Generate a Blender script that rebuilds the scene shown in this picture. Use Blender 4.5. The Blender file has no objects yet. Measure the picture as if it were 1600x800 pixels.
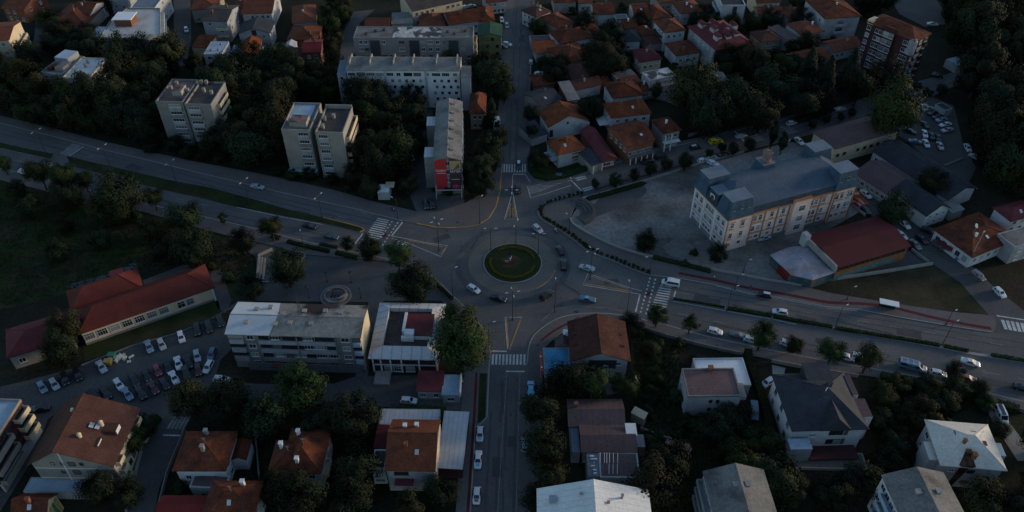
import bpy, math, random
from mathutils import Vector, Matrix
random.seed(7)
C = bpy.context.scene.collection
# ---------------------------------------------------------------- survey: camera pose and ground coordinates
H = 150.0; F = 1244.0; PITCH = math.radians(41.5)
SP, CP = math.sin(PITCH), math.cos(PITCH)
def G(px, py, h=0.0):
    """point of the survey sheet (1600 x 800 grid) at height h, in metres"""
    u = (px - 800) / F; v = (py - 400) / F
    dz = -(SP + v * CP)
    t = (h - H) / dz
    return Vector((u * t, (CP - v * SP) * t, h))
def G2(p, h=0.0):
    return G(p[0], p[1], h)
# ---------------------------------------------------------------- materials
M = {}
def mat(key, col, rough=0.85, var=0.22, scale=0.25, fine=2.5, fvar=0.12, rand=0.1, metal=0.0, lines=None, spec=0.08, tint=None):
    m = bpy.data.materials.new(key); m.use_nodes = True
    nt = m.node_tree; N = nt.nodes; L = nt.links
    b = N['Principled BSDF']
    b.inputs['Roughness'].default_value = rough; b.inputs['Metallic'].default_value = metal
    b.inputs['Specular IOR Level'].default_value = spec
    tc = N.new('ShaderNodeTexCoord')
    n1 = N.new('ShaderNodeTexNoise'); n1.inputs['Scale'].default_value = scale; n1.inputs['Detail'].default_value = 5; n1.inputs['Roughness'].default_value = 0.6
    n2 = N.new('ShaderNodeTexNoise'); n2.inputs['Scale'].default_value = fine; n2.inputs['Detail'].default_value = 3
    oi = N.new('ShaderNodeObjectInfo')
    off = N.new('ShaderNodeVectorMath'); off.operation = 'MULTIPLY_ADD'
    off.inputs[1].default_value = (60, 60, 60)
    cmb = N.new('ShaderNodeCombineXYZ')
    for i in range(2): L.new(oi.outputs['Random'], cmb.inputs[i])
    L.new(cmb.outputs[0], off.inputs[0]); L.new(tc.outputs['Object'], off.inputs[2])
    L.new(off.outputs[0], n1.inputs['Vector']); L.new(off.outputs[0], n2.inputs['Vector'])
    def rng(sock, lo, hi, a=0.3, z=0.7):
        r = N.new('ShaderNodeMapRange'); r.inputs['From Min'].default_value = a; r.inputs['From Max'].default_value = z
        r.inputs['To Min'].default_value = lo; r.inputs['To Max'].default_value = hi
        L.new(sock, r.inputs['Value']); return r.outputs['Result']
    def mul(a, c):
        k = N.new('ShaderNodeMath'); k.operation = 'MULTIPLY'; L.new(a, k.inputs[0]); L.new(c, k.inputs[1]); return k.outputs[0]
    s = mul(rng(n1.outputs['Fac'], 1 - var, 1 + var), rng(n2.outputs['Fac'], 1 - fvar, 1 + fvar))
    if rand: s = mul(s, rng(oi.outputs['Random'], 1 - rand, 1 + rand, 0, 1))
    if lines:
        ax, freq, amt = lines
        sx = N.new('ShaderNodeSeparateXYZ'); L.new(tc.outputs['Object'], sx.inputs[0])
        w = N.new('ShaderNodeMath'); w.operation = 'MULTIPLY'; w.inputs[1].default_value = freq
        L.new(sx.outputs[ax], w.inputs[0])
        fr = N.new('ShaderNodeMath'); fr.operation = 'FRACT'; L.new(w.outputs[0], fr.inputs[0])
        s = mul(s, rng(fr.outputs[0], 1 - amt, 1, 0.0, 0.18))
    mx = N.new('ShaderNodeVectorMath'); mx.operation = 'SCALE'; L.new(s, mx.inputs['Scale'])
    if tint:
        t2, sc, lo, hi = tint
        n3 = N.new('ShaderNodeTexNoise'); n3.inputs['Scale'].default_value = sc; n3.inputs['Detail'].default_value = 4
        L.new(off.outputs[0], n3.inputs['Vector'])
        mc = N.new('ShaderNodeMix'); mc.data_type = 'RGBA'
        mc.inputs['A'].default_value = (*col, 1); mc.inputs['B'].default_value = (*t2, 1)
        L.new(rng(n3.outputs['Fac'], 0, 1, lo, hi), mc.inputs['Factor'])
        L.new(mc.outputs['Result'], mx.inputs[0])
    else:
        mx.inputs[0].default_value = col
    L.new(mx.outputs[0], b.inputs['Base Color'])
    M[key] = m
    return m
def plain(key, col, rough=0.5, metal=0.0, spec=0.5, coat=0.0):
    m = bpy.data.materials.new(key); m.use_nodes = True
    b = m.node_tree.nodes['Principled BSDF']
    b.inputs['Base Color'].default_value = (*col, 1); b.inputs['Roughness'].default_value = rough
    b.inputs['Metallic'].default_value = metal; b.inputs['Specular IOR Level'].default_value = spec
    b.inputs['Coat Weight'].default_value = coat
    M[key] = m
# ground
mat('soil', (.017, .019, .012), .95, .45, .05, 1.2, .35, 0, tint=((.026, .022, .015), .03, .42, .62))
mat('asphalt', (.088, .086, .087), .85, .20, .035, 1.8, .14, 0, tint=((.104, .100, .097), .12, .45, .65))
mat('old_asphalt', (.067, .066, .067), .85, .18, .06, 1.4, .14, 0, tint=((.080, .078, .076), .1, .45, .62))
mat('apron', (.128, .113, .096), .9, .12, .2, 2.0, .13, 0)
mat('paving', (.104, .097, .096), .9, .13, .1, 2.2, .13, 0, tint=((.115, .096, .088), .06, .45, .7))
mat('plaza', (.078, .080, .085), .85, .16, .08, 2.2, .12, 0, tint=((.062, .064, .066), .1, .45, .65))
mat('dirt', (.168, .162, .155), .95, .28, .09, .9, .22, 0, tint=((.078, .075, .070), .05, .45, .6))
mat('pale_dirt', (.125, .12, .115), .95, .2, .2, 1.2, .15, 0)
mat('grass', (.022, .030, .011), .95, .35, .15, 2.5, .3, 0, tint=((.036, .032, .017), .09, .45, .65))
mat('dry_grass', (.040, .034, .020), .95, .35, .12, 2.0, .3, 0, tint=((.022, .024, .013), .07, .45, .6))
mat('lawn', (.024, .030, .011), .95, .3, .3, 3, .3, 0)
mat('kerb', (.23, .22, .205), .9, .1, .4, 3, .1, 0)
mat('paint_white', (.42, .42, .41), .8, .25, .5, 3, .2, 0)
mat('worn_white', (.19, .19, .19), .8, .3, .4, 3, .25, 0)
mat('paint_yellow', (.36, .20, .06), .8, .25, .5, 3, .2, 0)
mat('bike_red', (.09, .019, .023), .85, .15, .3, 2, .15, 0)
# roofs
mat('terracotta', (.145, .042, .018), .85, .25, .35, 3.0, .25, .18)
mat('weathered_tile', (.105, .032, .017), .9, .35, .4, 2.5, .3, .22, tint=((.055, .024, .018), .25, .46, .66))
mat('aged_orange', (.145, .042, .018), .9, .3, .4, 2.5, .3, .15, tint=((.075, .028, .017), .3, .52, .7))
mat('aged_wall', (.34, .345, .35), .88, .15, .25, 2.5, .1, .12, tint=((.25, .25, .25), .15, .48, .7))
mat('dark_tile', (.115, .040, .024), .85, .25, .35, 3.0, .25, .2)
mat('brown_tile', (.070, .033, .026), .85, .22, .35, 3.0, .22, .12)
mat('maroon_roof', (.100, .026, .030), .75, .2, .3, 3, .15, .12)
mat('rust_tile', (.112, .033, .017), .85, .35, .4, 2.5, .3, .1, tint=((.070, .025, .016), .25, .45, .6))
mat('red_metal', (.14, .022, .020), .6, .15, .25, 3, .08, .05, lines=(0, .9, .25))
mat('gym_red', (.070, .017, .018), .7, .15, .2, 3, .1, 0)
mat('slate', (.030, .033, .040), .75, .25, .3, 2.5, .2, .15)
mat('blue_slate', (.054, .080, .112), .6, .16, .25, 2.2, .16, 0)
mat('slate_pale', (.125, .155, .19), .6, .16, .3, 3, .12, 0, lines=(0, 1.1, .35))
mat('mansard_blue', (.040, .072, .108), .6, .3, .5, 2.5, .2, 0)
mat('mansard_dark', (.030, .042, .060), .6, .25, .5, 2.5, .2, 0)
mat('grey_roof', (.155, .150, .142), .9, .22, .25, 2.0, .18, .1, tint=((.085, .08, .075), .15, .5, .68))
mat('dark_felt', (.060, .052, .048), .9, .25, .25, 2, .2, .1)
mat('pink_felt', (.17, .115, .107), .9, .3, .3, 2, .2, .05, tint=((.06, .05, .048), .2, .5, .6))
mat('brown_metal', (.090, .062, .062), .7, .15, .25, 2, .12, .1, lines=(0, .8, .2))
mat('pale_roof', (.38, .38, .37), .75, .14, .2, 2, .1, .05, tint=((.28, .27, .26), .12, .5, .7))
mat('pale_metal', (.34, .36, .385), .55, .14, .3, 3, .08, .05, lines=(0, .95, .4))
mat('blue_metal', (.27, .34, .41), .55, .15, .3, 3, .1, .05)
mat('steel_sheet', (.40, .42, .44), .5, .1, .2, 2, .06, .0)
mat('white_membrane', (.62, .635, .65), .6, .07, .2, 2, .05, 0)
mat('soot', (.19, .18, .165), .9, .25, .12, 1.5, .2, 0, tint=((.035, .03, .03), .14, .5, .62))
mat('soot_stain', (.022, .014, .012), .95, .4, .5, 2.0, .3, 0, tint=((.10, .06, .035), .3, .5, .7))
mat('tarp_blue', (.055, .20, .34), .5, .22, .3, 1.5, .1, 0)
mat('green_roof', (.025, .060, .042), .8, .2, .3, 2, .15, 0)
mat('peeled', (.38, .37, .36), .8, .3, .5, 1.5, .3, 0, tint=((.06, .06, .06), .3, .46, .54))
# walls
mat('white_wall', (.45, .455, .455), .85, .12, .25, 2.5, .08, .08, tint=((.33, .33, .325), .15, .5, .75))
mat('pale_wall', (.275, .285, .295), .85, .15, .25, 2.5, .1, .08, tint=((.20, .205, .21), .15, .45, .7))
mat('grey_wall', (.175, .170, .163), .88, .14, .3, 2.5, .12, .08, lines=(2, .36, .12))
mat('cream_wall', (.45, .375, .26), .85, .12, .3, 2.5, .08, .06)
mat('tan_wall', (.215, .198, .176), .85, .15, .3, 2.5, .1, .08)
mat('brick_wall', (.17, .070, .042), .9, .2, .4, 4, .2, .1)
mat('maroon_wall', (.050, .022, .024), .85, .15, .4, 3, .12, .05)
mat('olive_wall', (.125, .135, .072), .85, .15, .3, 2.5, .1, 0)
mat('dull_teal', (.032, .075, .085), .9, .3, .4, 2, .2, 0, tint=((.09, .075, .065), .4, .5, .65))
mat('school_pink', (.58, .43, .375), .85, .12, .3, 2.5, .1, 0)
mat('school_trim', (.30, .135, .070), .85, .15, .5, 3, .12, 0)
mat('school_shade_tint', (.42, .38, .385), .85, .1, .3, 2.5, .1, 0)
mat('stone_base', (.16, .15, .145), .9, .2, .5, 3, .15, 0)
mat('turquoise', (.04, .135, .145), .8, .3, .5, 2, .2, 0, tint=((.09, .095, .085), .5, .5, .65))
mat('mural_orange', (.19, .088, .040), .8, .35, .5, 2, .2, 0, tint=((.10, .06, .05), .5, .5, .6))
mat('mural_red', (.13, .020, .018), .8, .2, .4, 2, .1, 0)
mat('dark_step', (.075, .072, .068), .9, .15, .3, 2.5, .12, 0)
mat('track_dark', (.072, .070, .071), .88, .18, .2, 2, .15, 0)
mat('patch_dark', (.056, .055, .056), .85, .15, .3, 2, .12, .2)
mat('patch_pale', (.115, .110, .105), .85, .15, .3, 2, .12, .12)
mat('concrete', (.23, .22, .205), .9, .15, .3, 2.5, .12, .06)
mat('trim_white', (.52, .53, .53), .7, .08, .5, 3, .05, .05)
mat('stair_glass', (.035, .040, .046), .3, .2, .6, 2, .1, .1)
mat('awning_grey', (.10, .11, .12), .7, .2, .5, 2, .1, .2)
plain('glass', (.016, .019, .024), .08, 0, .6)
plain('blind', (.22, .22, .21), .7)
plain('curtain', (.085, .08, .075), .6)
plain('dark_wood', (.05, .028, .018), .6)
plain('steel_dark', (.035, .037, .042), .5, .3)
plain('lamp_head', (.42, .43, .45), .4, .2)
plain('steel_pale', (.40, .42, .44), .4, .4)
plain('tyre', (.012, .012, .013), .85)
plain('rim', (.30, .31, .33), .35, .7)
plain('headlight', (.62, .66, .70), .12)
plain('tail_light', (.26, .012, .012), .25)
plain('sign_red', (.36, .018, .022), .6)
plain('sign_dark', (.055, .022, .026), .6)
plain('sign_tan', (.34, .24, .13), .7)
plain('sign_white', (.66, .64, .64), .6)
plain('sign_pink', (.45, .04, .10), .6)
plain('skin_tone', (.36, .21, .15), .6)
plain('cloth_dark', (.03, .032, .04), .9)
plain('cloth_blue', (.05, .09, .18), .9)
plain('cloth_pale', (.4, .4, .42), .9)
plain('bin_green', (.02, .13, .07), .5)
plain('bin_yellow', (.30, .19, .05), .6)
mat('rubbish', (.50, .50, .40), .8, .3, 1.5, 4, .3, 0)
mat('flower', (.085, .036, .016), .95, .5, .8, 4, .5, 0, tint=((.03, .035, .012), .4, .5, .65))
mat('bark', (.045, .036, .028), .95, .2, 1, 5, .2, .1)
for k, c in dict(car_white=(.52, .53, .545), car_silver=(.30, .32, .34), car_grey=(.09, .095, .105), car_black=(.012, .013, .016), car_red=(.20, .016, .024),
                 car_maroon=(.065, .014, .016), car_blue=(.05, .11, .17), car_steel=(.13, .20, .27), car_sky=(.09, .34, .52), car_yellow=(.55, .42, .012),
                 car_orange=(.42, .10, .03), car_teal=(.025, .05, .06), car_rust=(.20, .09, .05), car_green=(.02, .05, .035)).items():
    plain(k, c, .3, .0, .5, .5 if max(c) > .1 else .12)
def leaf_mat(key, col, tr=.25):
    m = bpy.data.materials.new(key); m.use_nodes = True
    nt = m.node_tree; N = nt.nodes; L = nt.links
    b = N['Principled BSDF']; b.inputs['Roughness'].default_value = .8; b.inputs['Specular IOR Level'].default_value = .08
    g = N.new('ShaderNodeTexCoord'); n = N.new('ShaderNodeTexNoise'); n.inputs['Scale'].default_value = 2.2; n.inputs['Detail'].default_value = 4
    L.new(g.outputs['Object'], n.inputs['Vector'])
    oi = N.new('ShaderNodeObjectInfo')
    hs = N.new('ShaderNodeHueSaturation'); hs.inputs['Color'].default_value = (*col, 1)
    r = N.new('ShaderNodeMapRange'); r.inputs['From Min'].default_value = .3; r.inputs['From Max'].default_value = .7
    r.inputs['To Min'].default_value = .42; r.inputs['To Max'].default_value = 1.7
    L.new(n.outputs['Fac'], r.inputs['Value'])
    r2 = N.new('ShaderNodeMapRange'); r2.inputs['To Min'].default_value = .65; r2.inputs['To Max'].default_value = 1.35
    L.new(oi.outputs['Random'], r2.inputs['Value'])
    k = N.new('ShaderNodeMath'); k.operation = 'MULTIPLY'; L.new(r.outputs[0], k.inputs[0]); L.new(r2.outputs[0], k.inputs[1])
    L.new(k.outputs[0], hs.inputs['Value'])
    r3 = N.new('ShaderNodeMapRange'); r3.inputs['To Min'].default_value = .475; r3.inputs['To Max'].default_value = .52
    L.new(oi.outputs['Random'], r3.inputs['Value']); L.new(r3.outputs[0], hs.inputs['Hue'])
    L.new(hs.outputs[0], b.inputs['Base Color'])
    M[key] = m
leaf_mat('leaf_dark', (.0115, .0175, .0088))
leaf_mat('leaf_green', (.018, .029, .0098))
leaf_mat('leaf_bright', (.022, .032, .0095))
leaf_mat('leaf_olive', (.019, .021, .0095))
leaf_mat('leaf_hedge', (.015, .025, .009))
leaf_mat('leaf_gold', (.14, .115, .012))
leaf_mat('leaf_fir', (.010, .016, .010))
# ---------------------------------------------------------------- mesh builder
class MB:
    def __init__(s): s.v = []; s.f = []; s.m = []
    def add(s, vs, fs, mi=0):
        o = len(s.v); s.v += [tuple(p) for p in vs]
        for f in fs: s.f.append([i + o for i in f]); s.m.append(mi)
        return s
    def box(s, x0, x1, y0, y1, z0, z1, mi=0):
        vs = [(x0, y0, z0), (x1, y0, z0), (x1, y1, z0), (x0, y1, z0), (x0, y0, z1), (x1, y0, z1), (x1, y1, z1), (x0, y1, z1)]
        return s.add(vs, [(3, 2, 1, 0), (4, 5, 6, 7), (0, 1, 5, 4), (1, 2, 6, 5), (2, 3, 7, 6), (3, 0, 4, 7)], mi)
    def obox(s, p, d, w, l, z0, z1, mi=0):
        """box centred at p (x,y), long axis along angle d"""
        c, n = math.cos(d), math.sin(d)
        pts = [(p[0] + a * c - b * n, p[1] + a * n + b * c) for a, b in ((-l / 2, -w / 2), (l / 2, -w / 2), (l / 2, w / 2), (-l / 2, w / 2))]
        return s.prism(pts, z0, z1, mi)
    def prism(s, pts, z0, z1, mi=0, mtop=None):
        a = sum(pts[i][0] * pts[(i + 1) % len(pts)][1] - pts[(i + 1) % len(pts)][0] * pts[i][1] for i in range(len(pts)))
        if a < 0: pts = pts[::-1]
        n = len(pts)
        vs = [(p[0], p[1], z0) for p in pts] + [(p[0], p[1], z1) for p in pts]
        s.add(vs, [tuple(range(n - 1, -1, -1))] + [(i, (i + 1) % n, n + (i + 1) % n, n + i) for i in range(n)], mi)
        o = len(s.v) - 2 * n
        s.f.append([o + n + i for i in range(n)]); s.m.append(mi if mtop is None else mtop)
        return s
    def face(s, pts, mi=0): return s.add(pts, [tuple(range(len(pts)))], mi)
    def tube(s, p0, p1, r0, r1, n=6, mi=0, cap=True):
        p0, p1 = Vector(p0), Vector(p1); d = (p1 - p0).normalized()
        a = d.orthogonal().normalized(); b = d.cross(a)
        vs = []
        for p, r in ((p0, r0), (p1, r1)):
            for i in range(n):
                t = 2 * math.pi * i / n; vs.append(p + (a * math.cos(t) + b * math.sin(t)) * r)
        fs = [(i, (i + 1) % n, n + (i + 1) % n, n + i) for i in range(n)]
        if cap: fs += [tuple(range(n - 1, -1, -1)), tuple(range(n, 2 * n))]
        return s.add(vs, fs, mi)
    def lathe(s, prof, n=20, mi=0, c=(0, 0)):
        vs = []
        for r, z in prof:
            for i in range(n):
                t = 2 * math.pi * i / n; vs.append((c[0] + r * math.cos(t), c[1] + r * math.sin(t), z))
        fs = []
        for k in range(len(prof) - 1):
            for i in range(n): fs.append((k * n + i, k * n + (i + 1) % n, (k + 1) * n + (i + 1) % n, (k + 1) * n + i))
        fs.append(tuple((len(prof) - 1) * n + i for i in range(n)))
        return s.add(vs, fs, mi)
    def mesh(s, name, mats):
        me = bpy.data.meshes.new(name); me.from_pydata(s.v, [], s.f)
        for k in (mats if isinstance(mats, (list, tuple)) else [mats]): me.materials.append(M[k])
        me.polygons.foreach_set('material_index', s.m); me.update()
        return me
    def build(s, name, mats, parent=None, smooth=False):
        o = bpy.data.objects.new(name, s.mesh(name, mats)); C.objects.link(o)
        if parent: o.parent = parent
        if smooth: o.data.polygons.foreach_set('use_smooth', [True] * len(o.data.polygons))
        return o
def tag(o, label=None, cat=None, group=None, kind=None):
    for k, v in (('label', label), ('category', cat), ('group', group), ('kind', kind)):
        if v: o[k] = v
    return o
def thing(name, label, cat, loc=(0, 0, 0), rz=0, group=None):
    o = bpy.data.objects.new(name, None); C.objects.link(o); o.empty_display_size = .5
    o.location = loc; o.rotation_euler = (0, 0, rz)
    return tag(o, label, cat, group)
def inst(name, me, parent=None, loc=(0, 0, 0), rz=0, sc=None):
    o = bpy.data.objects.new(name, me); C.objects.link(o)
    if parent: o.parent = parent
    o.location = loc; o.rotation_euler = (0, 0, rz)
    if sc: o.scale = sc
    return o
def clone(o, parent=None):
    c = o.copy(); C.objects.link(c)
    if parent: c.parent = parent
    for ch in list(o.children): clone(ch, c)
    return c
def sheet(name, pts, z, m, z0=None, side=None):
    """a level sheet (or a slab down to z0) over survey points, part of the setting"""
    w = [G2(p) for p in pts]
    b = MB()
    if z0 is None:
        a = sum(w[i].x * w[(i + 1) % len(w)].y - w[(i + 1) % len(w)].x * w[i].y for i in range(len(w)))
        if a < 0: w = w[::-1]
        b.face([(p.x, p.y, z) for p in w]); o = b.build(name, m)
    else:
        b.prism([(p.x, p.y) for p in w], z0, z, 1 if side else 0, 0); o = b.build(name, [m, side] if side else m)
    return tag(o, kind='structure')
def smooth_line(pts, n=4):
    """Catmull-Rom through 2-D points"""
    out = []
    for i in range(len(pts) - 1):
        p0 = pts[max(i - 1, 0)]; p1 = pts[i]; p2 = pts[i + 1]; p3 = pts[min(i + 2, len(pts) - 1)]
        for k in range(n):
            t = k / n
            out.append(tuple(.5 * (2 * p1[j] + (p2[j] - p0[j]) * t + (2 * p0[j] - 5 * p1[j] + 4 * p2[j] - p3[j]) * t * t + (3 * p1[j] - p0[j] - 3 * p2[j] + p3[j]) * t ** 3) for j in (0, 1)))
    out.append(tuple(pts[-1])); return out
def ribbon(b, pts, w, z, mi=0, z0=None):
    """band of width w along world points; a wall when z0 is given"""
    n = len(pts); lft = []; rgt = []
    for i, p in enumerate(pts):
        a = Vector(pts[max(i - 1, 0)][:2]); c = Vector(pts[min(i + 1, n - 1)][:2]); d = (c - a).normalized()
        q = Vector((-d.y, d.x)) * w / 2
        lft.append((p[0] + q.x, p[1] + q.y)); rgt.append((p[0] - q.x, p[1] - q.y))
    for i in range(n - 1):
        q = [rgt[i], rgt[i + 1], lft[i + 1], lft[i]]
        if z0 is None: b.face([(x, y, z) for x, y in q], mi)
        else:
            vs = [(x, y, z0) for x, y in q] + [(x, y, z) for x, y in q]
            fs = [(4, 5, 6, 7), (0, 1, 5, 4), (2, 3, 7, 6)]
            if i == 0: fs.append((3, 0, 4, 7))
            if i == n - 2: fs.append((1, 2, 6, 5))
            b.add(vs, fs, mi)
    return b
# ================================================================ GROUND, ROADS, PAVEMENTS
b = MB(); b.face([(-2500, -600, 0), (2500, -600, 0), (2500, 4000, 0), (-2500, 4000, 0)]); tag(b.build('ground', 'soil'), kind='structure')
W_TOP = [(-200, 143), (0, 193), (80, 213), (160, 234), (240, 253), (300, 268), (360, 282), (430, 299), (500, 315), (560, 328), (629, 346)]
NW_CURVE = [(629, 346), (651, 349.5), (681, 355.6), (707, 356.6), (730, 355), (749, 351), (764, 341), (775, 323), (781.6, 297), (784, 262)]
N_LEFT = [(784, 262), (788, 200), (795, 130), (799, 60), (802, 0), (806, -80)]
N_RIGHT = [(838, -80), (831.5, 0), (830.6, 56), (827, 112), (825, 196), (823, 242), (824, 268), (829, 281), (842, 288), (859, 290), (885, 284), (902, 277)]
NE_TOP = [(902, 277), (930, 266), (979, 250), (1024, 236), (1080, 223), (1145, 206), (1179, 198), (1227, 187), (1302, 168), (1340, 157), (1416, 131), (1480, 116), (1540, 95), (1640, 50)]
NE_BOT = [(1640, 80), (1560, 116), (1500, 131), (1420, 160), (1340, 184), (1250, 207), (1165, 226), (1080, 250), (1000, 272), (935, 293), (909, 301)]
ISL = smooth_line([(909, 301), (882, 308), (857, 315), (845, 323), (840.5, 332), (846, 343), (864, 354), (885, 367), (900, 378), (916, 391), (936, 400), (960, 409), (985, 420), (1012, 430)], 3)
E_TOP = [(1012, 430), (1060, 435.5), (1115, 445), (1171, 458), (1227, 467), (1293, 480), (1340, 484), (1394, 494), (1450, 504), (1506, 513), (1600, 527), (1800, 560)]
E_BOT = [(1800, 670), (1600, 628), (1515, 608), (1450, 592), (1371, 578), (1300, 566), (1200, 547), (1100, 525), (1040, 508), (979, 494)]
SE_CURVE = smooth_line([(979, 494), (950, 490.5), (922, 490), (896, 492), (870, 499), (847, 513), (832, 528), (826, 545), (824, 567)], 3)
S_RIGHT = [(824, 567), (834, 578), (848, 592), (846, 700), (842, 800), (838, 900)]
S_LEFT = [(722, 900), (735, 800), (743, 668), (754, 661), (761, 652), (764, 582), (766, 552), (762, 531)]
SW_CURVE = smooth_line([(762, 531), (752, 511), (735, 489), (709, 464), (685, 440), (665, 425), (640, 413), (600, 404), (540, 392)], 3)
W_BOT = [(540, 392), (470, 376), (420, 363), (340, 344), (260, 326), (148, 300), (24, 269), (0, 264), (-200, 214)]
ROAD = W_TOP + NW_CURVE[1:] + N_LEFT[1:] + N_RIGHT + NE_TOP[1:] + NE_BOT + ISL[1:] + E_TOP[1:] + E_BOT + SE_CURVE[1:] + S_RIGHT[1:] + S_LEFT + SW_CURVE[1:] + W_BOT[1:]
sheet('road', ROAD, .060, 'asphalt')
# yards, lots and lanes
sheet('school_yard', [(909, 313), (1000, 285), (1100, 257), (1162, 240), (1235, 222), (1290, 225), (1340, 290), (1345, 330), (1265, 376), (1205, 400), (1240, 441), (1199, 438), (1152, 429), (1106, 421), (1042, 407), (1014, 401), (977, 391), (949, 381), (930, 371), (911, 361), (896, 351), (891, 342)], .020, 'dirt')
sheet('worn_patch', smooth_line([(915, 345), (985, 318), (1010, 300), (1000, 292), (945, 305), (925, 325), (915, 345)], 3)[:-1], .030, 'old_asphalt')
sheet('sand_patch', smooth_line([(1035, 385), (1060, 372), (1082, 384), (1105, 402), (1076, 406), (1046, 399), (1035, 385)], 3)[:-1], .030, 'pale_dirt')
0 and sheet('sand_patch', smooth_line([(1020, 300), (1060, 292), (1075, 312), (1058, 340), (1030, 335), (1020, 300)], 3)[:-1], .034, 'pale_dirt')
sheet('grass_triangle', [(1245, 449), (1300, 438), (1380, 427), (1456, 415), (1478, 427), (1500, 441), (1530, 467), (1553, 492), (1487, 487), (1412, 476), (1356, 467), (1300, 458), (1263, 450)], .030, 'dry_grass')
sheet('gym_yard', [(1306, 434), (1420, 392), (1456, 413), (1300, 437), (1245, 446), (1236, 438)], .024, 'old_asphalt')
sheet('side_street', [(1338, 300), (1372, 300), (1396, 312), (1440, 358), (1462, 368), (1512, 410), (1560, 455), (1640, 516), (1640, 534), (1600, 528), (1548, 520), (1546, 494), (1500, 441), (1456, 412), (1425, 385), (1380, 350), (1345, 325)], .050, 'old_asphalt')
sheet('car_park', [(1396, 208), (1425, 165), (1452, 150), (1490, 165), (1505, 225), (1525, 262), (1507, 300), (1460, 256), (1412, 216)], .040, 'old_asphalt')
sheet('plaza', [(354, 369), (430, 386), (478, 399), (560, 405), (600, 408), (640, 417), (665, 429), (690, 450), (712, 472), (720, 500), (690, 470), (600, 470), (592, 480), (574, 590), (556, 590), (562, 530), (576, 472), (372, 470), (340, 492), (395, 470), (402, 440), (400, 402)], .036, 'plaza')
sheet('lane', [(335, 592), (400, 600), (520, 600), (556, 588), (575, 588), (650, 586), (722, 618), (722, 642), (640, 640), (590, 634), (520, 634), (400, 628), (330, 612)], .044, 'old_asphalt')
sheet('car_park', [(-150, 640), (0, 604), (34, 597), (131, 571), (206, 541), (281, 520), (345, 491), (358, 515), (362, 545), (345, 562), (335, 592), (318, 622), (300, 650), (281, 680), (249, 762), (235, 830), (180, 830), (197, 792), (216, 706), (235, 660), (205, 640), (95, 640), (75, 655), (50, 720), (0, 800), (-150, 800)], .040, 'old_asphalt')
sheet('street', [(271, -20), (297, -20), (299, 60), (291, 104), (267, 104), (272, 60)], .04, 'old_asphalt')
sheet('street', [(56, 26), (72, 32), (74, 55), (70, 80), (48, 82), (54, 55)], .04, 'old_asphalt')
sheet('street', [(553, 18), (586, 15), (562, 36), (556, 80), (542, 96), (530, 92), (536, 50)], .04, 'old_asphalt')
sheet('paved_square', [(1375, -30), (1480, -30), (1476, 38), (1445, 42), (1405, 22)], .04, 'asphalt')
sheet('service_yard', [(640, 262), (662, 262), (676, 300), (724, 305), (726, 319), (685, 331), (651, 331), (640, 305)], .040, 'old_asphalt')
sheet('alley', [(640, 262), (655, 215), (664, 170), (676, 170), (676, 260), (662, 264)], .036, 'old_asphalt')
sheet('paved_yard', [(780, 60), (797, 60), (794, 130), (770, 130), (772, 80)], .03, 'old_asphalt')
sheet('park_path', [(103, 447), (110, 443), (170, 428), (212, 408), (215, 421), (165, 436), (112, 452)], .03, 'plaza')
sheet('park_path', [(223, 438), (292, 412), (300, 420), (226, 446)], .03, 'plaza')
sheet('park_path', [(328, 425), (345, 420), (362, 470), (352, 490), (338, 478)], .03, 'plaza')
sheet('bare_ground', smooth_line([(-10, 350), (15, 340), (40, 343), (36, 362), (8, 374), (-10, 372), (-10, 350)], 3)[:-1], .02, 'dry_grass')
for pts in ([(150, 330), (190, 338), (230, 360), (200, 372), (160, 355), (150, 330)], [(330, 372), (352, 376), (380, 430), (352, 440), (335, 400), (330, 372)], [(20, 420), (80, 415), (70, 450), (15, 455), (20, 420)], [(225, 395), (262, 372), (268, 378), (232, 402), (225, 395)]): sheet('dry_patch', smooth_line(pts, 3)[:-1], .022, 'dry_grass')
sheet('garden_path', [(1403, 600), (1412, 605), (1440, 660), (1428, 664)], .03, 'plaza')
sheet('driveway', [(1537, 632), (1556, 634), (1600, 690), (1612, 720), (1590, 720), (1556, 668)], .03, 'concrete')
sheet('driveway', [(1206, 570), (1227, 575), (1224, 592), (1208, 592)], .03, 'concrete')
sheet('paved_yard', [(942, 590), (972, 590), (968, 614), (948, 618)], .03, 'paving')
sheet('lawn', smooth_line([(832, 245), (834, 270), (846, 281), (862, 283), (885, 277), (917, 264), (911, 252), (880, 262), (850, 255), (832, 245)], 2)[:-1], .05, 'lawn')
sheet('roadside_verge', [(905, 306), (1000, 279), (1012, 287), (960, 300), (922, 312), (908, 315)], .04, 'grass')
sheet('park_lawn', [(-150, 250), (0, 284), (50, 296), (148, 316), (230, 335), (316, 362), (352, 372), (396, 402), (394, 460), (340, 480), (300, 405), (60, 470), (-150, 520)], .015, 'grass')
sheet('garden', [(990, 508), (1060, 545), (1062, 640), (990, 690), (985, 560)], .012, 'dry_grass')
sheet('school_verge', [(131, 569), (206, 539), (281, 518), (345, 490), (342, 472), (332, 462), (130, 540)], .03, 'grass')
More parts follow.
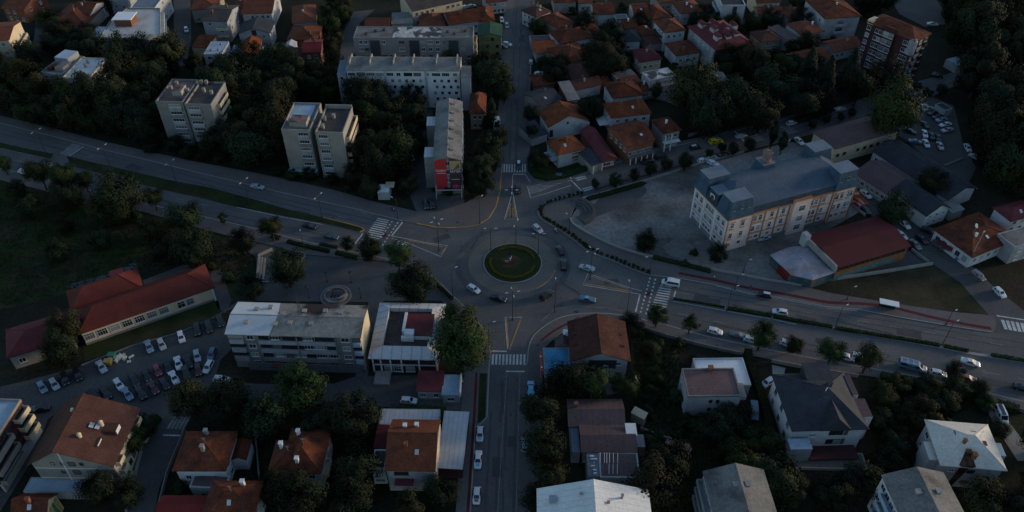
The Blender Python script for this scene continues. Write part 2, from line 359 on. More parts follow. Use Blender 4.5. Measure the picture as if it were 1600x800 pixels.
# raised pavements with kerbs
def pave(pts, m='paving', z=.19, name='pavement'): return sheet(name, pts, z, m, .0, 'kerb')
pave(W_TOP + NW_CURVE[1:] + [(779, 260), (766, 279), (758, 301), (726, 318), (685, 331), (651, 331), (586, 316), (520, 297), (460, 284), (400, 271), (300, 252), (240, 239), (160, 221), (80, 200), (0, 181), (-200, 132)])
pave([(784, 262)] + N_LEFT[1:] + [(795, -80), (789, 0), (785, 60), (781, 130), (777, 200), (776, 262)])
pave(N_RIGHT[1:] + NE_TOP[1:9] + [(1300, 164), (1226, 183), (1178, 194), (1144, 201), (1079, 218), (1023, 231), (978, 244), (928, 260), (900, 270), (884, 277), (859, 283), (845, 281), (833, 276), (829, 266), (828, 242), (829, 196), (831, 112), (834.5, 56), (836, 0)])
pave(NE_BOT[2:] + [(908, 311), (1000, 281), (1080, 259), (1165, 235), (1250, 214), (1340, 192), (1420, 168)], 'plaza')
pave(ISL + E_TOP[1:10] + [(1550, 519.6), (1554, 516), (1556, 503), (1553, 493.5), (1487, 488), (1412, 477), (1356, 468), (1300, 459), (1263, 450), (1237, 445), (1199, 439), (1152, 430), (1106, 422), (1042, 408), (1014, 402), (977, 392), (949, 381.5), (930, 372), (911, 362), (896, 352), (890.6, 342.5), (897, 326), (903, 313)])
pave(E_BOT + SE_CURVE[1:] + [(834, 578), (848, 592), (850, 545), (866, 529), (888, 512), (905, 503), (930, 501), (979, 505), (1040, 523), (1096, 538), (1162, 553), (1263, 574), (1371, 590), (1450, 604), (1515, 620), (1600, 643), (1800, 690)])
pave(S_LEFT + SW_CURVE[1:] + W_BOT[1:] + [(-200, 232), (0, 281), (51, 293), (90, 304), (148, 314), (230, 333), (316, 358), (354, 368), (430, 385), (478, 398), (560, 404), (600, 408), (640, 417), (664, 430), (690, 455), (705, 475), (716, 520), (722, 587), (720, 670), (712, 800), (700, 900)])
# medians and islands
pave([(104, 244), (150, 255.5), (215, 270), (260, 281), (335, 295), (391, 310.6), (447, 327), (505, 340.6), (545, 350.5), (566, 356.5), (569, 360), (562, 363), (504, 349), (438, 337), (361, 322), (322, 312), (272, 301), (212, 287), (159, 272), (112, 261)], 'grass', .17, 'median')
pave([(-200, 172), (0, 223), (37, 232), (84, 241), (80, 249), (66, 246), (0, 232), (-200, 181)], 'grass', .17, 'median')
pave([(1051, 466), (1134, 480.5), (1134, 484), (1051, 469.5)], 'kerb', .17, 'median')
pave([(1136, 481.5), (1209, 494), (1302, 511.5), (1340, 518), (1469, 540.5), (1510, 549.5), (1600, 563), (1800, 600), (1800, 606), (1600, 567.5), (1510, 553.5), (1469, 544.5), (1340, 521.5), (1302, 515), (1209, 497.5), (1136, 484.5)], 'kerb', .17, 'median')
pave([(568.5, 327.5), (587, 331.5), (586, 336.5), (572, 335), (553, 329)], 'pale_dirt', .075, 'repair_patch')
# roundabout
RC = (G(755, 412.5) + G(847, 412.5)) / 2; RC.y = (G(801, 382).y + G(801, 442.3).y) / 2; RC.z = 0
RR = (G(847, 412.5).x - G(755, 412.5).x) / 2
def disc(name, r, z, m, z0=None, side=None, r_in=0):
    n = 72; b = MB()
    p = [(RC.x + r * math.cos(2 * math.pi * i / n), RC.y + r * math.sin(2 * math.pi * i / n)) for i in range(n)]
    if z0 is None: b.face([(x, y, z) for x, y in p])
    else: b.prism(p, z0, z, 1, 0)
    return tag(b.build(name, [m, side or m]), kind='structure')
disc('roundabout_apron', RR * 1.5, .085, 'apron', .02, 'kerb')
disc('roundabout_kerb', RR, .30, 'kerb', .02, 'kerb')
disc('roundabout_bed', RR * .965, .34, 'lawn', .05, 'lawn')
b = MB(); pp = [(RC.x - .6 + 2.7 * (1 + .22 * math.sin(3 * t + 1)) * math.cos(t), RC.y + .3 + 2.5 * (1 + .2 * math.sin(2 * t)) * math.sin(t)) for t in [i * math.pi / 20 for i in range(40)]]
b.face([(x, y, .352) for x, y in pp]); tag(b.build('flower_bed', 'flower'), kind='structure')
# ---------------------------------------------------------------- painted markings
def line(b, pts, w=.16, z=.072): ribbon(b, [G2(p) for p in pts], w, z)
def bar(b, p, q, w, z=.072): ribbon(b, [G2(p), G2(q)], w, z)
def crosswalk(p0, p1, q0, q1, n, w=.55, m='paint_white', skip=()):
    """n stripes: the first runs p0-p1, the last q0-q1"""
    b = MB(); a0, a1, c0, c1 = map(G2, (p0, p1, q0, q1))
    for i in range(n):
        if i in skip: continue
        t = i / (n - 1); ribbon(b, [a0.lerp(c0, t), a1.lerp(c1, t)], w, .074)
    tag(b.build('crosswalk', m), kind='structure')
crosswalk((770.5, 554), (769.5, 570), (819.5, 554), (819, 570), 10, .50)
crosswalk((784, 256.5), (783.5, 269.5), (820.5, 256.5), (820.5, 269.5), 10, .45)
crosswalk((590, 341.5), (608, 345), (571, 368.5), (593, 373.5), 10, .42)
crosswalk((1034.5, 439), (1052, 441.5), (1019, 476), (1041, 480), 11, .42)
crosswalk((899, 279.5), (914.5, 275.5), (912, 298.5), (927, 294.5), 8, .5, 'paint_white', (2, 3, 4, 5))
crosswalk((1566, 500), (1572, 515), (1604, 506), (1608, 521), 6, .8)
crosswalk((112, 225), (127, 228.5), (94, 240), (108, 243.5), 9, .5, 'worn_white')
crosswalk((274, 651), (262, 670), (296, 651.5), (286, 671), 5, .6, 'worn_white')
crosswalk((1172, 214), (1185, 210.5), (1184, 223), (1197, 219.5), 5, .5, 'worn_white')
crosswalk((1219, 200), (1232, 197), (1232, 209), (1246, 205.5), 5, .5, 'worn_white')
crosswalk((1488, 118), (1500, 123), (1474, 133), (1466, 136), 6, .5, 'worn_white')
w = MB()   # stop lines and edge lines
for p, q in (((629, 347.5), (612, 369)), ((567, 365), (554, 382)), ((1000, 460), (993, 488)), ((1055.6, 455), (1053, 464)), ((893, 282.5), (909, 298.5)), ((765.5, 548.7), (792, 549.2)), ((790.5, 580.5), (820, 580.7)), ((801.5, 272.5), (821, 272.5)), ((1557, 493.5), (1600, 500)), ((255, 680), (286, 681)), ((1148, 205), (1163, 221)), ((1235, 217), (1232, 222)), ((108, 244), (131, 229))):
    bar(w, p, q, .38)
for pts in (((612, 369), (676, 381), (699, 384), (689, 401.5), (640, 381), (612, 372.5)), ((801, 300), (788, 343.5), (809, 343.5), (801, 300)), ((816, 496), (789, 496), (793, 545.5), (798.5, 545.5)),
            ((918.5, 428), (911, 445.5), (1001, 460.3)), ((926, 430), (984, 450), (1003, 455)), ((801, 274), (800.5, 300)), ((821, 273), (829, 286)),
            ((819.5, 571), (824, 567)), ((438, 338.5), (504, 351)), ((370, 324), (438, 338.5)), ((1136, 486.5), (1209, 499.5), (1244, 507)), ((1118, 446.3), (1171, 459.5), (1227, 468.5), (1293, 481.5), (1340, 485.5)),
            ((1052, 471), (1134, 486)), ((824, 291), (892, 282.5)), ((824, 291), (829, 309.5), (852, 303), (892, 290))):
    line(w, pts, .17, .076)
for i in range(7):
    t = i / 7; a = G(824 + 2 * t, 291 + 14 * t); c = G(882 - 40 * t, 284.5 + 16 * t); ribbon(w, [a, c], .12, .076)
def dashed(p, q, on, off, wd=.14, z=.074, n0=0):
    a, c = G2(p), G2(q); L_ = (c - a).length; d = (c - a).normalized(); s = n0
    while s + on < L_: ribbon(w, [a + d * s, a + d * (s + on)], wd, z); s += on + off
for p, q in (((613, 345.5), (592, 376)), ((622, 347.5), (596, 386)), ((1016, 434), (1000, 491)), ((1024, 436), (1009, 493))): dashed(p, q, .7, .8, .42)
tag(w.build('road_line', 'paint_white'), kind='structure')
w = MB()
for p, q, on, off in (((0, 228), (560, 345), 3, 6), ((1060, 457), (1340, 501), 3, 5), ((1340, 501), (1640, 552), 3, 5), ((1060, 490), (1300, 540), 3, 6), ((1480, 570), (1640, 601), 4, 4), ((800, 250), (818, -40), 3, 5), ((930, 281), (1400, 147), 3, 6), ((24, 250), (380, 335), 3, 6)): dashed(p, q, on, off, .14)
line(w, [(792, 582), (784, 700), (776, 820)], .12, .076); line(w, [(812.5, 582), (809, 700), (806, 820)], .12, .076); line(w, [(0, 266), (24, 271), (148, 302), (340, 346), (420, 365)], .15, .076)
line(w, [(846, 502), (868, 482.5), (902, 477.5), (949, 482), (992, 489)], .14, .076)
line(w, [(734, 790), (741, 690), (745, 672)], .14, .076)
tag(w.build('lane_line', 'worn_white'), kind='structure')
w = MB()
for pts in (((639, 376), (676, 383), (692, 386)), ((798, 318), (790.5, 341), (806.5, 341), (802.5, 312)), ((814, 498), (797.5, 543)), ((791, 498), (794.5, 543)), ((921, 431), (981, 451)), ((914, 443.5), (988, 455.5)), ((697.5, 386), (688, 399))):
    line(w, pts, .30, .077)
for t in range(5):
    ribbon(w, [G(798 + t * 1.4, 325 + 0 * t), G(796 + t * 2.6, 340)], .14, .078)
n = 14
ribbon(w, [(RC.x + RR * 1.47 * math.cos(a), RC.y + RR * 1.47 * math.sin(a), 0) for a in [math.radians(-58 + 45 * i / n) for i in range(n + 1)]], .30, .092)
tag(w.build('yellow_line', 'paint_yellow'), kind='structure')
w = MB()   # yellow kerb paint
for pts in (NW_CURVE[1:], SW_CURVE[:4] + [(762, 532)][:0], [(766, 552), (762, 531)], [(505, 340.4), (545, 350.2), (566, 356.2), (569, 360), (562, 363.2)]):
    if len(pts) > 1: ribbon(w, [G2(p) for p in pts], .34, .205, 0, .02)
tag(w.build('painted_kerb', 'paint_yellow'), kind='structure')
w = MB()   # red cycle tracks on the pavements
line(w, smooth_line([(1060, 427.5), (1115, 438), (1171, 451), (1227, 460.5), (1293, 473), (1340, 475), (1380, 478), (1401, 482.5), (1450, 495), (1506, 507), (1548, 514)], 4), 1.05, .197)
line(w, [(744.5, 583), (741, 650), (731, 800), (726, 880)], .6, .197)
line(w, [(930, 281 - 10), (979, 256)], .01, .197)
line(w, smooth_line([(930, 297), (960, 288), (1000, 277), (1080, 255)], 3), .8, .197)
line(w, smooth_line([(845, 533), (868, 516), (896, 502), (905, 497)], 3), .6, .197)
tag(w.build('cycle_track', 'bike_red'), kind='structure')
w = MB(); bar(w, (602, 365), (599, 371), 1.1, .073); bar(w, (1013.5, 456), (1011.5, 463), 1.1, .073); tag(w.build('cycle_crossing', 'bike_red'), kind='structure')
sheet('planted_verge', [(749.5, 584), (761, 584), (758.5, 652), (751, 660), (746, 662)], .197, 'grass')
w = MB()   # kerb stones along the pavements
for pts in (W_TOP, ISL, E_TOP[:10] + [(1549, 519.4)], E_BOT, SE_CURVE, SW_CURVE, W_BOT, S_LEFT[1:], NE_TOP[:9]): ribbon(w, [G2(p) for p in pts], .32, .196)
tag(w.build('kerb', 'kerb'), kind='structure')
# repairs, worn wheel tracks, covers and seams in the asphalt
w = MB(); R_ = random.Random(21)
def track(b, pts, wd, z, jit=0):
    p = [G2(q) for q in smooth_line(pts, 4)]; ribbon(b, p, wd, z)
for pts in ([(0, 205), (240, 265), (430, 312), (600, 352)], [(0, 252), (300, 328), (480, 366), (600, 388)], [(812, 0), (806, 120), (801, 250)], [(1080, 240), (1250, 197), (1400, 150)], [(1060, 449), (1293, 491), (1600, 541)], [(1040, 494), (1300, 551), (1600, 612)], [(775, 640), (766, 800)], [(800, 590), (794, 800)]):
    for dx in (-1.1, 1.1):
        p = [G2(q) for q in smooth_line(pts, 4)]; n_ = (p[-1] - p[0]).normalized(); n_ = Vector((-n_.y, n_.x, 0)) * dx; ribbon(w, [q + n_ for q in p], .55, .0640)
for r_ in (1.86,): ribbon(w, [(RC.x + RR * r_ * math.cos(a), RC.y + RR * r_ * math.sin(a), 0) for a in [2 * math.pi * i / 64 for i in range(65)]], 1.6, .0645)
tag(w.build('wheel_track', 'track_dark'), kind='structure')
def bits(name, m, z, spots):
    w = MB()
    for px, py, l, wd, a in spots:
        p = G(px, py); w.obox((p.x, p.y), a, wd, l, z - .002, z)
    tag(w.build(name, m), kind='structure')
bits('asphalt_patch', 'patch_dark', .0682, [(690, 372, 5, 2.2, .5), (745, 375, 9, .7, 1.2), (830, 372, 3, 1.6, .2), (890, 450, 6, .8, 2.4), (955, 440, 4, 2, .1), (872, 478, 3, 1.2, .4), (1105, 468, 7, 3, -.3), (1180, 485, 12, .8, -.35), (1260, 500, 5, 2.4, -.3), (1350, 512, 14, .7, -.35), (1420, 520, 6, 3, -.3), (1500, 545, 10, .8, -.3), (1140, 512, 8, .8, -.3), (1290, 535, 5, 2, -.3), (1440, 575, 9, .8, -.3), (1560, 600, 7, 2.5, -.3), (785, 620, 10, .7, 1.6), (800, 690, 3, 2, 1.6), (777, 730, 5, 2.2, 1.6), (806, 160, 12, .8, 1.6), (815, 60, 6, 2.4, 1.6), (340, 300, 14, .8, -.4), (210, 262, 6, 3, -.4), (90, 232, 12, .8, -.4), (470, 335, 5, 2.6, -.3), (250, 312, 9, .8, -.4), (420, 350, 4, 2, -.3), (1010, 262, 8, 2.4, .35), (1140, 222, 10, .8, .35), (1290, 185, 6, 2.4, .3)])
bits('asphalt_patch', 'patch_pale', .0684, [(720, 400, 4, 1.5, .9), (860, 430, 3, 1.4, 1.7), (700, 420, 7, .7, .9), (930, 470, 8, .7, .1), (1075, 450, 6, 2.2, -.25), (1228, 478, 5, 1.4, -.3), (1395, 530, 9, .7, -.3), (1330, 498, 4, 2.5, -.3), (1530, 580, 6, 1.6, -.3), (1200, 530, 7, .8, -.3), (790, 760, 8, .8, 1.6), (779, 672, 4, 1.5, 1.6), (811, 110, 5, 2, 1.6), (150, 245, 6, 2, -.4), (390, 318, 8, .8, -.4), (560, 372, 5, 1.6, -.3), (60, 262, 7, 2, -.35), (1070, 242, 5, 2, .3), (640, 362, 4, 1.6, -.3)])
w = MB()
for px, py in ((720, 385), (698, 361), (852, 377), (905, 460), (876, 436), (948, 483), (1118, 477), (1222, 505), (1318, 505), (1480, 556), (1105, 520), (1388, 556), (782, 600), (798, 648), (803, 200), (812, 90), (520, 340), (330, 290), (120, 238), (460, 362), (180, 300), (1040, 246), (1200, 203), (670, 330), (715, 348), (902, 487), (840, 540), (1120, 540), (1000, 500), (868, 375)):
    p = G(px, py); w.lathe([(.42, .0), (.42, .0705 if not (py in (330, 348, 487, 540, 500)) else .2)], 12, 0, (p.x, p.y))
tag(w.build('manhole_cover', 'steel_dark'), kind='structure')
# low walls and kerb edges that stand up
def low_wall(label, pts, w_, h, m, smooth=0):
    p = [G2(q) for q in (smooth_line(pts, smooth) if smooth else pts)]
    o = ribbon(MB(), p, w_, h, 0, 0.0).build('low_wall', m); return tag(o, label, 'wall')
low_wall('long curving white low wall between the pavement and the school yard', [(890.6, 342), (896, 351.5), (911, 361.5), (930, 371.5), (949, 381), (977, 391.5), (1014, 401.5), (1042, 407.5), (1106, 421.5), (1152, 429.7), (1199, 438.7), (1237, 444.5), (1250, 447)], .45, .75, 'concrete', 3)
low_wall('straight pale low wall along the edge of the dry grass triangle', [(1250, 447), (1300, 438), (1380, 426), (1456, 413.5)], .5, .9, 'concrete')
low_wall('pale low wall along the north side of the school yard', [(909, 312), (1009, 282.5), (1090, 258), (1162, 238)], .4, .7, 'concrete')
low_wall('short pale wall beside the cars near the red hall roof', [(1424, 391), (1450, 411)], .35, .8, 'concrete')
low_wall('short pale wall near the parked orange truck', [(1331, 322), (1352, 338)], .35, .8, 'concrete')
for lb, pts, h_, m_ in (('pale garden wall behind the white apartment building', [(1100, 36), (1135, 40), (1180, 36), (1235, 33)], 1.6, 'pale_wall'), ('grey garden wall beside the round olive tree', [(1008, 150), (1040, 158), (1062, 168)], 1.5, 'concrete'), ('pale yard wall between the orange roofs and the slate house', [(930, 60), (955, 72), (972, 82)], 1.5, 'pale_wall'), ('white yard wall below the plain orange roof', [(925, 34), (962, 33), (984, 37)], 1.6, 'white_wall'), ('yard wall along the north road gardens', [(829, 105), (828, 130), (827, 160), (826, 190)], 1.7, 'tan_wall'), ('dark fence wall beside the ambulance street', [(1075, 214), (1110, 205), (1160, 192)], 1.3, 'stone_base'), ('grey garden wall beside the rusty truck', [(1000, 672), (1030, 684), (1050, 690)], 1.2, 'stone_base'), ('pale fence along the southern pavement gardens', [(1205, 566), (1262, 577), (1340, 590)], 1.1, 'concrete'), ('long fence along the southern pavement beyond the villa', [(1378, 592), (1450, 606), (1530, 625), (1600, 645)], 1.1, 'stone_base'), ('fence of the dry garden by the boulevard', [(985, 508), (1040, 526), (1100, 542), (1160, 555)], 1.0, 'stone_base'), ('garden wall between the two orange hipped houses', [(400, 672), (404, 720), (408, 770)], 1.5, 'stone_base'), ('pale wall of the lower street', [(222, 706), (206, 770), (198, 800)], 1.2, 'concrete'), ('grey wall at the far side of the lower street', [(290, 672), (262, 742), (250, 790)], 1.2, 'stone_base'), ('white pale mast fence in the dark garden corner at the top street', [(40, 86), (46, 58)], 1.6, 'trim_white'), ('dark wall round the red building lawn', [(128, 572), (206, 542), (281, 521), (345, 493)], .5, 'stone_base')):
    o = ribbon(MB(), [G2(q) for q in pts], .25, h_, 0, 0.0).build('garden_wall', m_); tag(o, lb, 'wall')
low_wall('thin pale wall dividing the car park at the dark hillside', [(1475, 260), (1503, 249)], .3, .6, 'concrete')
# stepped seats
st = thing('stepped_seating', 'curved dark stepped seating at the tip of the school plaza', 'seating', G(902, 333))
for k in range(4):
    bb = MB(); R_ = 3.2 + k * 1.15
    c0 = G(894, 332); pts = [(c0.x + R_ * math.cos(a) - st.location.x, c0.y + R_ * .95 * math.sin(a) - st.location.y) for a in [math.radians(-62 + 11 * i) for i in range(13)]]
    ribbon(bb, pts, 1.1, .2 + .28 * k, 0, 0.0); bb.build('step', 'dark_step', st)
sq = thing('stepped_seating', 'pale stepped seating with long parallel steps beside the plaza tree', 'seating', G(410, 422))
for k, (xa, xb) in enumerate(((402.5, 405), (406.5, 409), (411, 413))):
    ribbon(MB(), [G(xa + 3, 404) - sq.location, G(xa, 438) - sq.location], .55, .9 - .28 * k, 0, 0.0).build('step', 'tan_wall', sq)
ribbon(MB(), [p - sq.location for p in (G(404, 403), G(405, 400.5), G(426, 391))], .35, .95, 0, 0.0).build('edge_wall', 'tan_wall', sq)
ribbon(MB(), [p - sq.location for p in (G(463, 396), G(478, 399.5), G(469, 413))], .4, .95, 0, 0.0).build('edge_wall', 'tan_wall', sq)
ribbon(MB(), [p - sq.location for p in (G(402, 442), G(428, 441.5))], .35, .5, 0, 0.0).build('edge_wall', 'concrete', sq)
# fountain
fo = thing('fountain', 'round stepped stone fountain in the middle of the plaza', 'fountain', G(525, 463))
MB().lathe([(4.2, 0), (4.2, .25), (3.7, .25), (3.7, .12)], 28).build('outer_ring', 'stone_base', fo)
MB().lathe([(3.1, .05), (3.1, .7), (2.6, .7), (2.6, .2)], 28).build('basin', 'stone_base', fo)
bb = MB()
for k in range(4): bb.box(-1.3 + k * .9, -1.0 + k * .9, -.8 + .2 * k, 1.7 - .1 * k, .2, 1.15 - .12 * k)
bb.build('fins', 'steel_dark', fo)
bb = MB(); bb.prism([(.6, -1.9), (2.6, -1.2), (3.2, .2), (2.6, .3), (1.6, -.8)], .05, .95); bb.build('stone_slab', 'tan_wall', fo)
# roundabout planting
stt = thing('monument', 'small white bird sculpture on a stone block amid red flowers on the roundabout', 'sculpture', (RC.x - .7, RC.y + .6, .35))
MB().box(-1.5, -.4, -.9, -.3, 0, .55).build('stone_block', 'stone_base', stt)
bb = MB(); bb.tube((0, 0, 0), (.1, .1, .7), .09, .06); bb.tube((.1, .1, .7), (.45, .5, 1.5), .16, .04); bb.tube((.1, .1, .7), (-.35, -.25, 1.3), .15, .03); bb.build('figure', 'sign_white', stt)
# ================================================================ BUILDINGS
FOOT = []      # footprints, to keep trees out of houses
_win = {}
def win_mesh(w, h, style='white', pane='glass'):
    k = (round(w, 2), round(h, 2), style, pane)
    if k in _win: return _win[k]
    fm = {'white': 'trim_white', 'dark': 'dark_wood', 'grey': 'concrete', 'none': 'stair_glass'}[style]
    b = MB(); t = .065 if style != 'none' else .05
    b.box(-w / 2 + t, w / 2 - t, -.03, .02, -h / 2 + t, h / 2 - t, 1)
    b.box(-w / 2, -w / 2 + t, -.09, .02, -h / 2, h / 2, 0); b.box(w / 2 - t, w / 2, -.09, .02, -h / 2, h / 2, 0)
    b.box(-w / 2 + t, w / 2 - t, -.09, .02, h / 2 - t, h / 2, 0); b.box(-w / 2 + t, w / 2 - t, -.12, .02, -h / 2, -h / 2 + t, 0)
    if style != 'none':
        n = 1 if w < 2 else 3
        for i in range(n):
            x = -w / 2 + w * (i + 1) / (n + 1); b.box(x - .025, x + .025, -.07, .015, -h / 2 + t, h / 2 - t, 0)
        if h > 1.7: b.box(-w / 2 + t, w / 2 - t, -.065, .015, h * .14 - .03, h * .14 + .03, 0)
        b.box(-w / 2 - .08, w / 2 + .08, -.18, .0, -h / 2 - .1, -h / 2 - .02, 0)
    _win[k] = b.mesh('window', [fm, pane]); return _win[k]
class Bld:
    def __init__(s, name, label, A, B, Cc, h, cat='house', group=None):
        a = G2(A, h); bb = G2(B, h); c = G2(Cc, h)
        d = (bb - a); s.L = d.length; d.normalize(); nrm = Vector((-d.y, d.x, 0))
        s.W = abs((c - a).dot(nrm)); s.h = h; s.d = d; s.n = nrm; s.rz = math.atan2(d.y, d.x)
        s.o = Vector((a.x, a.y, 0)); s.nw = 0
        s.root = thing(name, label, cat, s.o, s.rz, group)
        FOOT.append((s.o, d, nrm, s.L, s.W))
    def P(s, x, y): return s.o + s.d * x + s.n * y
    def loc(s, px, py, z=0):
        q = G(px, py, z) - s.o; return q.dot(s.d), q.dot(s.n)
    def win(s, face, x, z, w, h, style='white', name='window'):
        if s.nw >= 96: return
        s.nw += 1
        if face == 'f': p, r = (x, -.01, z), 0
        elif face == 'r': p, r = (s.L + .01, x, z), math.pi / 2
        elif face == 'l': p, r = (-.01, s.W - x, z), -math.pi / 2
        else: p, r = (s.L - x, s.W + .01, z), math.pi
        pn = random.choice(('glass', 'glass', 'glass', 'glass', 'curtain', 'curtain', 'blind')) if style != 'dark' else 'glass'
        return inst(name, win_mesh(w, h, style, pn), s.root, p, r)
    def wins(s, face, rows, cols, w=1.2, h=1.4, style='white', x0=None, x1=None, z0=0, z1=None, skip=.0):
        ln = s.L if face in 'fb' else s.W
        x0 = .6 if x0 is None else x0; x1 = ln - .6 if x1 is None else x1; z1 = s.h if z1 is None else z1
        fh = (z1 - z0) / rows
        for r in range(rows):
            for c in range(cols):
                if random.random() < skip: continue
                s.win(face, x0 + (x1 - x0) * (c + .5) / cols, z0 + fh * (r + .52), w, min(h, fh * .72), style)
    def balcony(s, face, x, z, w, dp=1.2, hh=1.0, m='cream_wall', dark=True):
        b = MB(); b.box(-w / 2, w / 2, -dp, 0, -.15, 0); b.box(-w / 2, w / 2, -dp, -dp + .12, 0, hh); b.box(-w / 2, -w / 2 + .12, -dp + .12, 0, 0, hh); b.box(w / 2 - .12, w / 2, -dp + .12, 0, 0, hh)
        o = b.build('balcony', m, s.root)
        if face == 'f': o.location = (x, -.01, z); r = 0
        elif face == 'r': o.location = (s.L + .01, x, z); r = math.pi / 2
        else: o.location = (-.01, s.W - x, z); r = -math.pi / 2
        o.rotation_euler = (0, 0, r)
        return o
    def block(s, name, x0, x1, y0, y1, z0, z1, m, mtop=None, parent=None):
        b = MB(); b.prism([(x0, y0), (x1, y0), (x1, y1), (x0, y1)], z0, z1, 0, 1 if mtop else 0)
        return b.build(name, [m, mtop] if mtop else m, parent or s.root)
    def chimney(s, x, y, z, m='brick_wall', w=.7, hh=1.5):
        b = MB(); b.box(-w / 2, w / 2, -w / 2, w / 2, -1.4, hh); b.box(-w / 2 - .1, w / 2 + .1, -w / 2 - .1, w / 2 + .1, hh, hh + .15)
        o = b.build('chimney', m, getattr(s, 'roof', None) or s.root); o.location = (x, y, z); return o
    def walls(s, m, gable=None, rh=0, base=None):
        L_, W_, h = s.L, s.W, s.h; b = MB()
        b.add([(0, 0, -.3), (L_, 0, -.3), (L_, W_, -.3), (0, W_, -.3), (0, 0, h), (L_, 0, h), (L_, W_, h), (0, W_, h)],
              [(0, 1, 5, 4), (1, 2, 6, 5), (2, 3, 7, 6), (3, 0, 4, 7), (4, 5, 6, 7)])
        if gable == 'x':
            for x in (0, L_): b.face([(x, 0, h), (x, W_, h), (x, W_ * s.rp, h + rh)])
        if gable == 'y':
            for y in (0, W_): b.face([(0, y, h), (L_, y, h), (L_ * s.rp, y, h + rh)])
        s.wall = b.build('wall', m, s.root)
        if base:
            MB().box(-.06, L_ + .06, -.06, W_ + .06, -.3, base[1]).build('plinth', base[0], s.root)
    def make(s, roof, m, wall, rh=2.0, ov=.5, rp=.5, t=.2, ph=.5, base=None, deck=None, ridge=True):
        L_, W_, h = s.L, s.W, s.h; s.rp = rp
        if roof == 'flat':
            s.walls(wall, base=base)
            b = MB(); p = .28
            for x0, x1, y0, y1 in ((-.06, L_ + .06, -.06, p), (-.06, L_ + .06, W_ - p, W_ + .06), (-.06, p, p, W_ - p), (L_ - p, L_ + .06, p, W_ - p)):
                b.box(x0, x1, y0, y1, h - .25, h + ph, 1)
            b.box(p, L_ - p, p, W_ - p, h + .005, h + .06, 0)
            s.roof = b.build('roof', [m, deck or wall], s.root)
        elif roof in ('gable_x', 'gable_y'):
            ax = roof[-1]; s.walls(wall, ax, rh, base)
            X, Y = (L_, W_) if ax == 'x' else (W_, L_)
            def q(u, v, z): return (u, v, z) if ax == 'x' else (v, u, z)
            b = MB(); rpos = Y * rp; s1 = rh / rpos; s2 = rh / (Y - rpos)
            for (ya, za, yb, zb) in ((-ov, h - ov * s1, rpos, h + rh), (Y + ov, h - ov * s2, rpos, h + rh)):
                vs = [q(u, y, z + dz) for dz in (.01, t) for u, y, z in ((-ov, ya, za), (X + ov, ya, za), (X + ov, yb, zb), (-ov, yb, zb))]
                fs = [(0, 1, 2, 3), (7, 6, 5, 4), (0, 4, 5, 1), (1, 5, 6, 2), (3, 2, 6, 7), (0, 3, 7, 4)]
                b.add(vs, fs)
            if ridge:
                p0, p1 = q(-ov, rpos, h + rh + t - .02), q(X + ov, rpos, h + rh + t - .02)
                b.tube(p0, p1, .13, .13, 6)
            s.roof = b.build('roof', m, s.root)
        elif roof == 'hip':
            s.walls(wall, base=base)
            b = MB(); z0 = h - .02; z1 = h + t; x0, x1, y0, y1 = -ov, L_ + ov, -ov, W_ + ov
            if L_ >= W_: k = min((W_ / 2 + ov), (L_ / 2 + ov) * .98); r0, r1 = (x0 + k, W_ / 2), (x1 - k, W_ / 2)
            else: k = min(L_ / 2 + ov, (W_ / 2 + ov) * .98); r0, r1 = (L_ / 2, y0 + k), (L_ / 2, y1 - k)
            vs = [(x0, y0, z0), (x1, y0, z0), (x1, y1, z0), (x0, y1, z0), (x0, y0, z1), (x1, y0, z1), (x1, y1, z1), (x0, y1, z1), (*r0, h + rh), (*r1, h + rh)]
            fs = [(3, 2, 1, 0), (0, 1, 5, 4), (1, 2, 6, 5), (2, 3, 7, 6), (3, 0, 4, 7)]
            if L_ >= W_: fs += [(4, 5, 9, 8), (5, 6, 9), (6, 7, 8, 9), (7, 4, 8)]
            else: fs += [(4, 5, 8), (5, 6, 9, 8), (6, 7, 9), (7, 4, 8, 9)]
            b.add(vs, fs)
            if ridge:
                cs = vs[4:8]; R0, R1 = vs[8], vs[9]
                prs = [(R0, R1)] + ([(cs[0], R0), (cs[3], R0), (cs[1], R1), (cs[2], R1)] if L_ >= W_ else [(cs[0], R0), (cs[1], R0), (cs[2], R1), (cs[3], R1)])
                for p, q in prs:
                    if (Vector(p) - Vector(q)).length > .1: b.tube(p, q, .11, .11, 5)
            s.roof = b.build('roof', m, s.root)
        elif roof == 'shed':   # high at the back
            s.walls(wall, base=base)
            b = MB(); sl = rh / W_
            b.add([(x, y, z) for dz in (.01, t) for x, y, z in ((-ov, -ov, h - ov * sl + dz), (L_ + ov, -ov, h - ov * sl + dz), (L_ + ov, W_ + ov, h + rh + ov * sl + dz), (-ov, W_ + ov, h + rh + ov * sl + dz))],
                  [(3, 2, 1, 0), (4, 5, 6, 7), (0, 1, 5, 4), (1, 2, 6, 5), (2, 3, 7, 6), (3, 0, 4, 7)])
            s.roof = b.build('roof', m, s.root)
            b = MB(); b.add([(0, 0, h), (0, W_, h), (0, W_, h + rh)], [(0, 1, 2)]); b.add([(L_, 0, h), (L_, W_, h), (L_, W_, h + rh)], [(0, 1, 2)]); b.add([(0, W_, h), (L_, W_, h), (L_, W_, h + rh), (0, W_, h + rh)], [(0, 1, 2, 3)])
            b.build('upper_wall', wall, s.root)
        return s
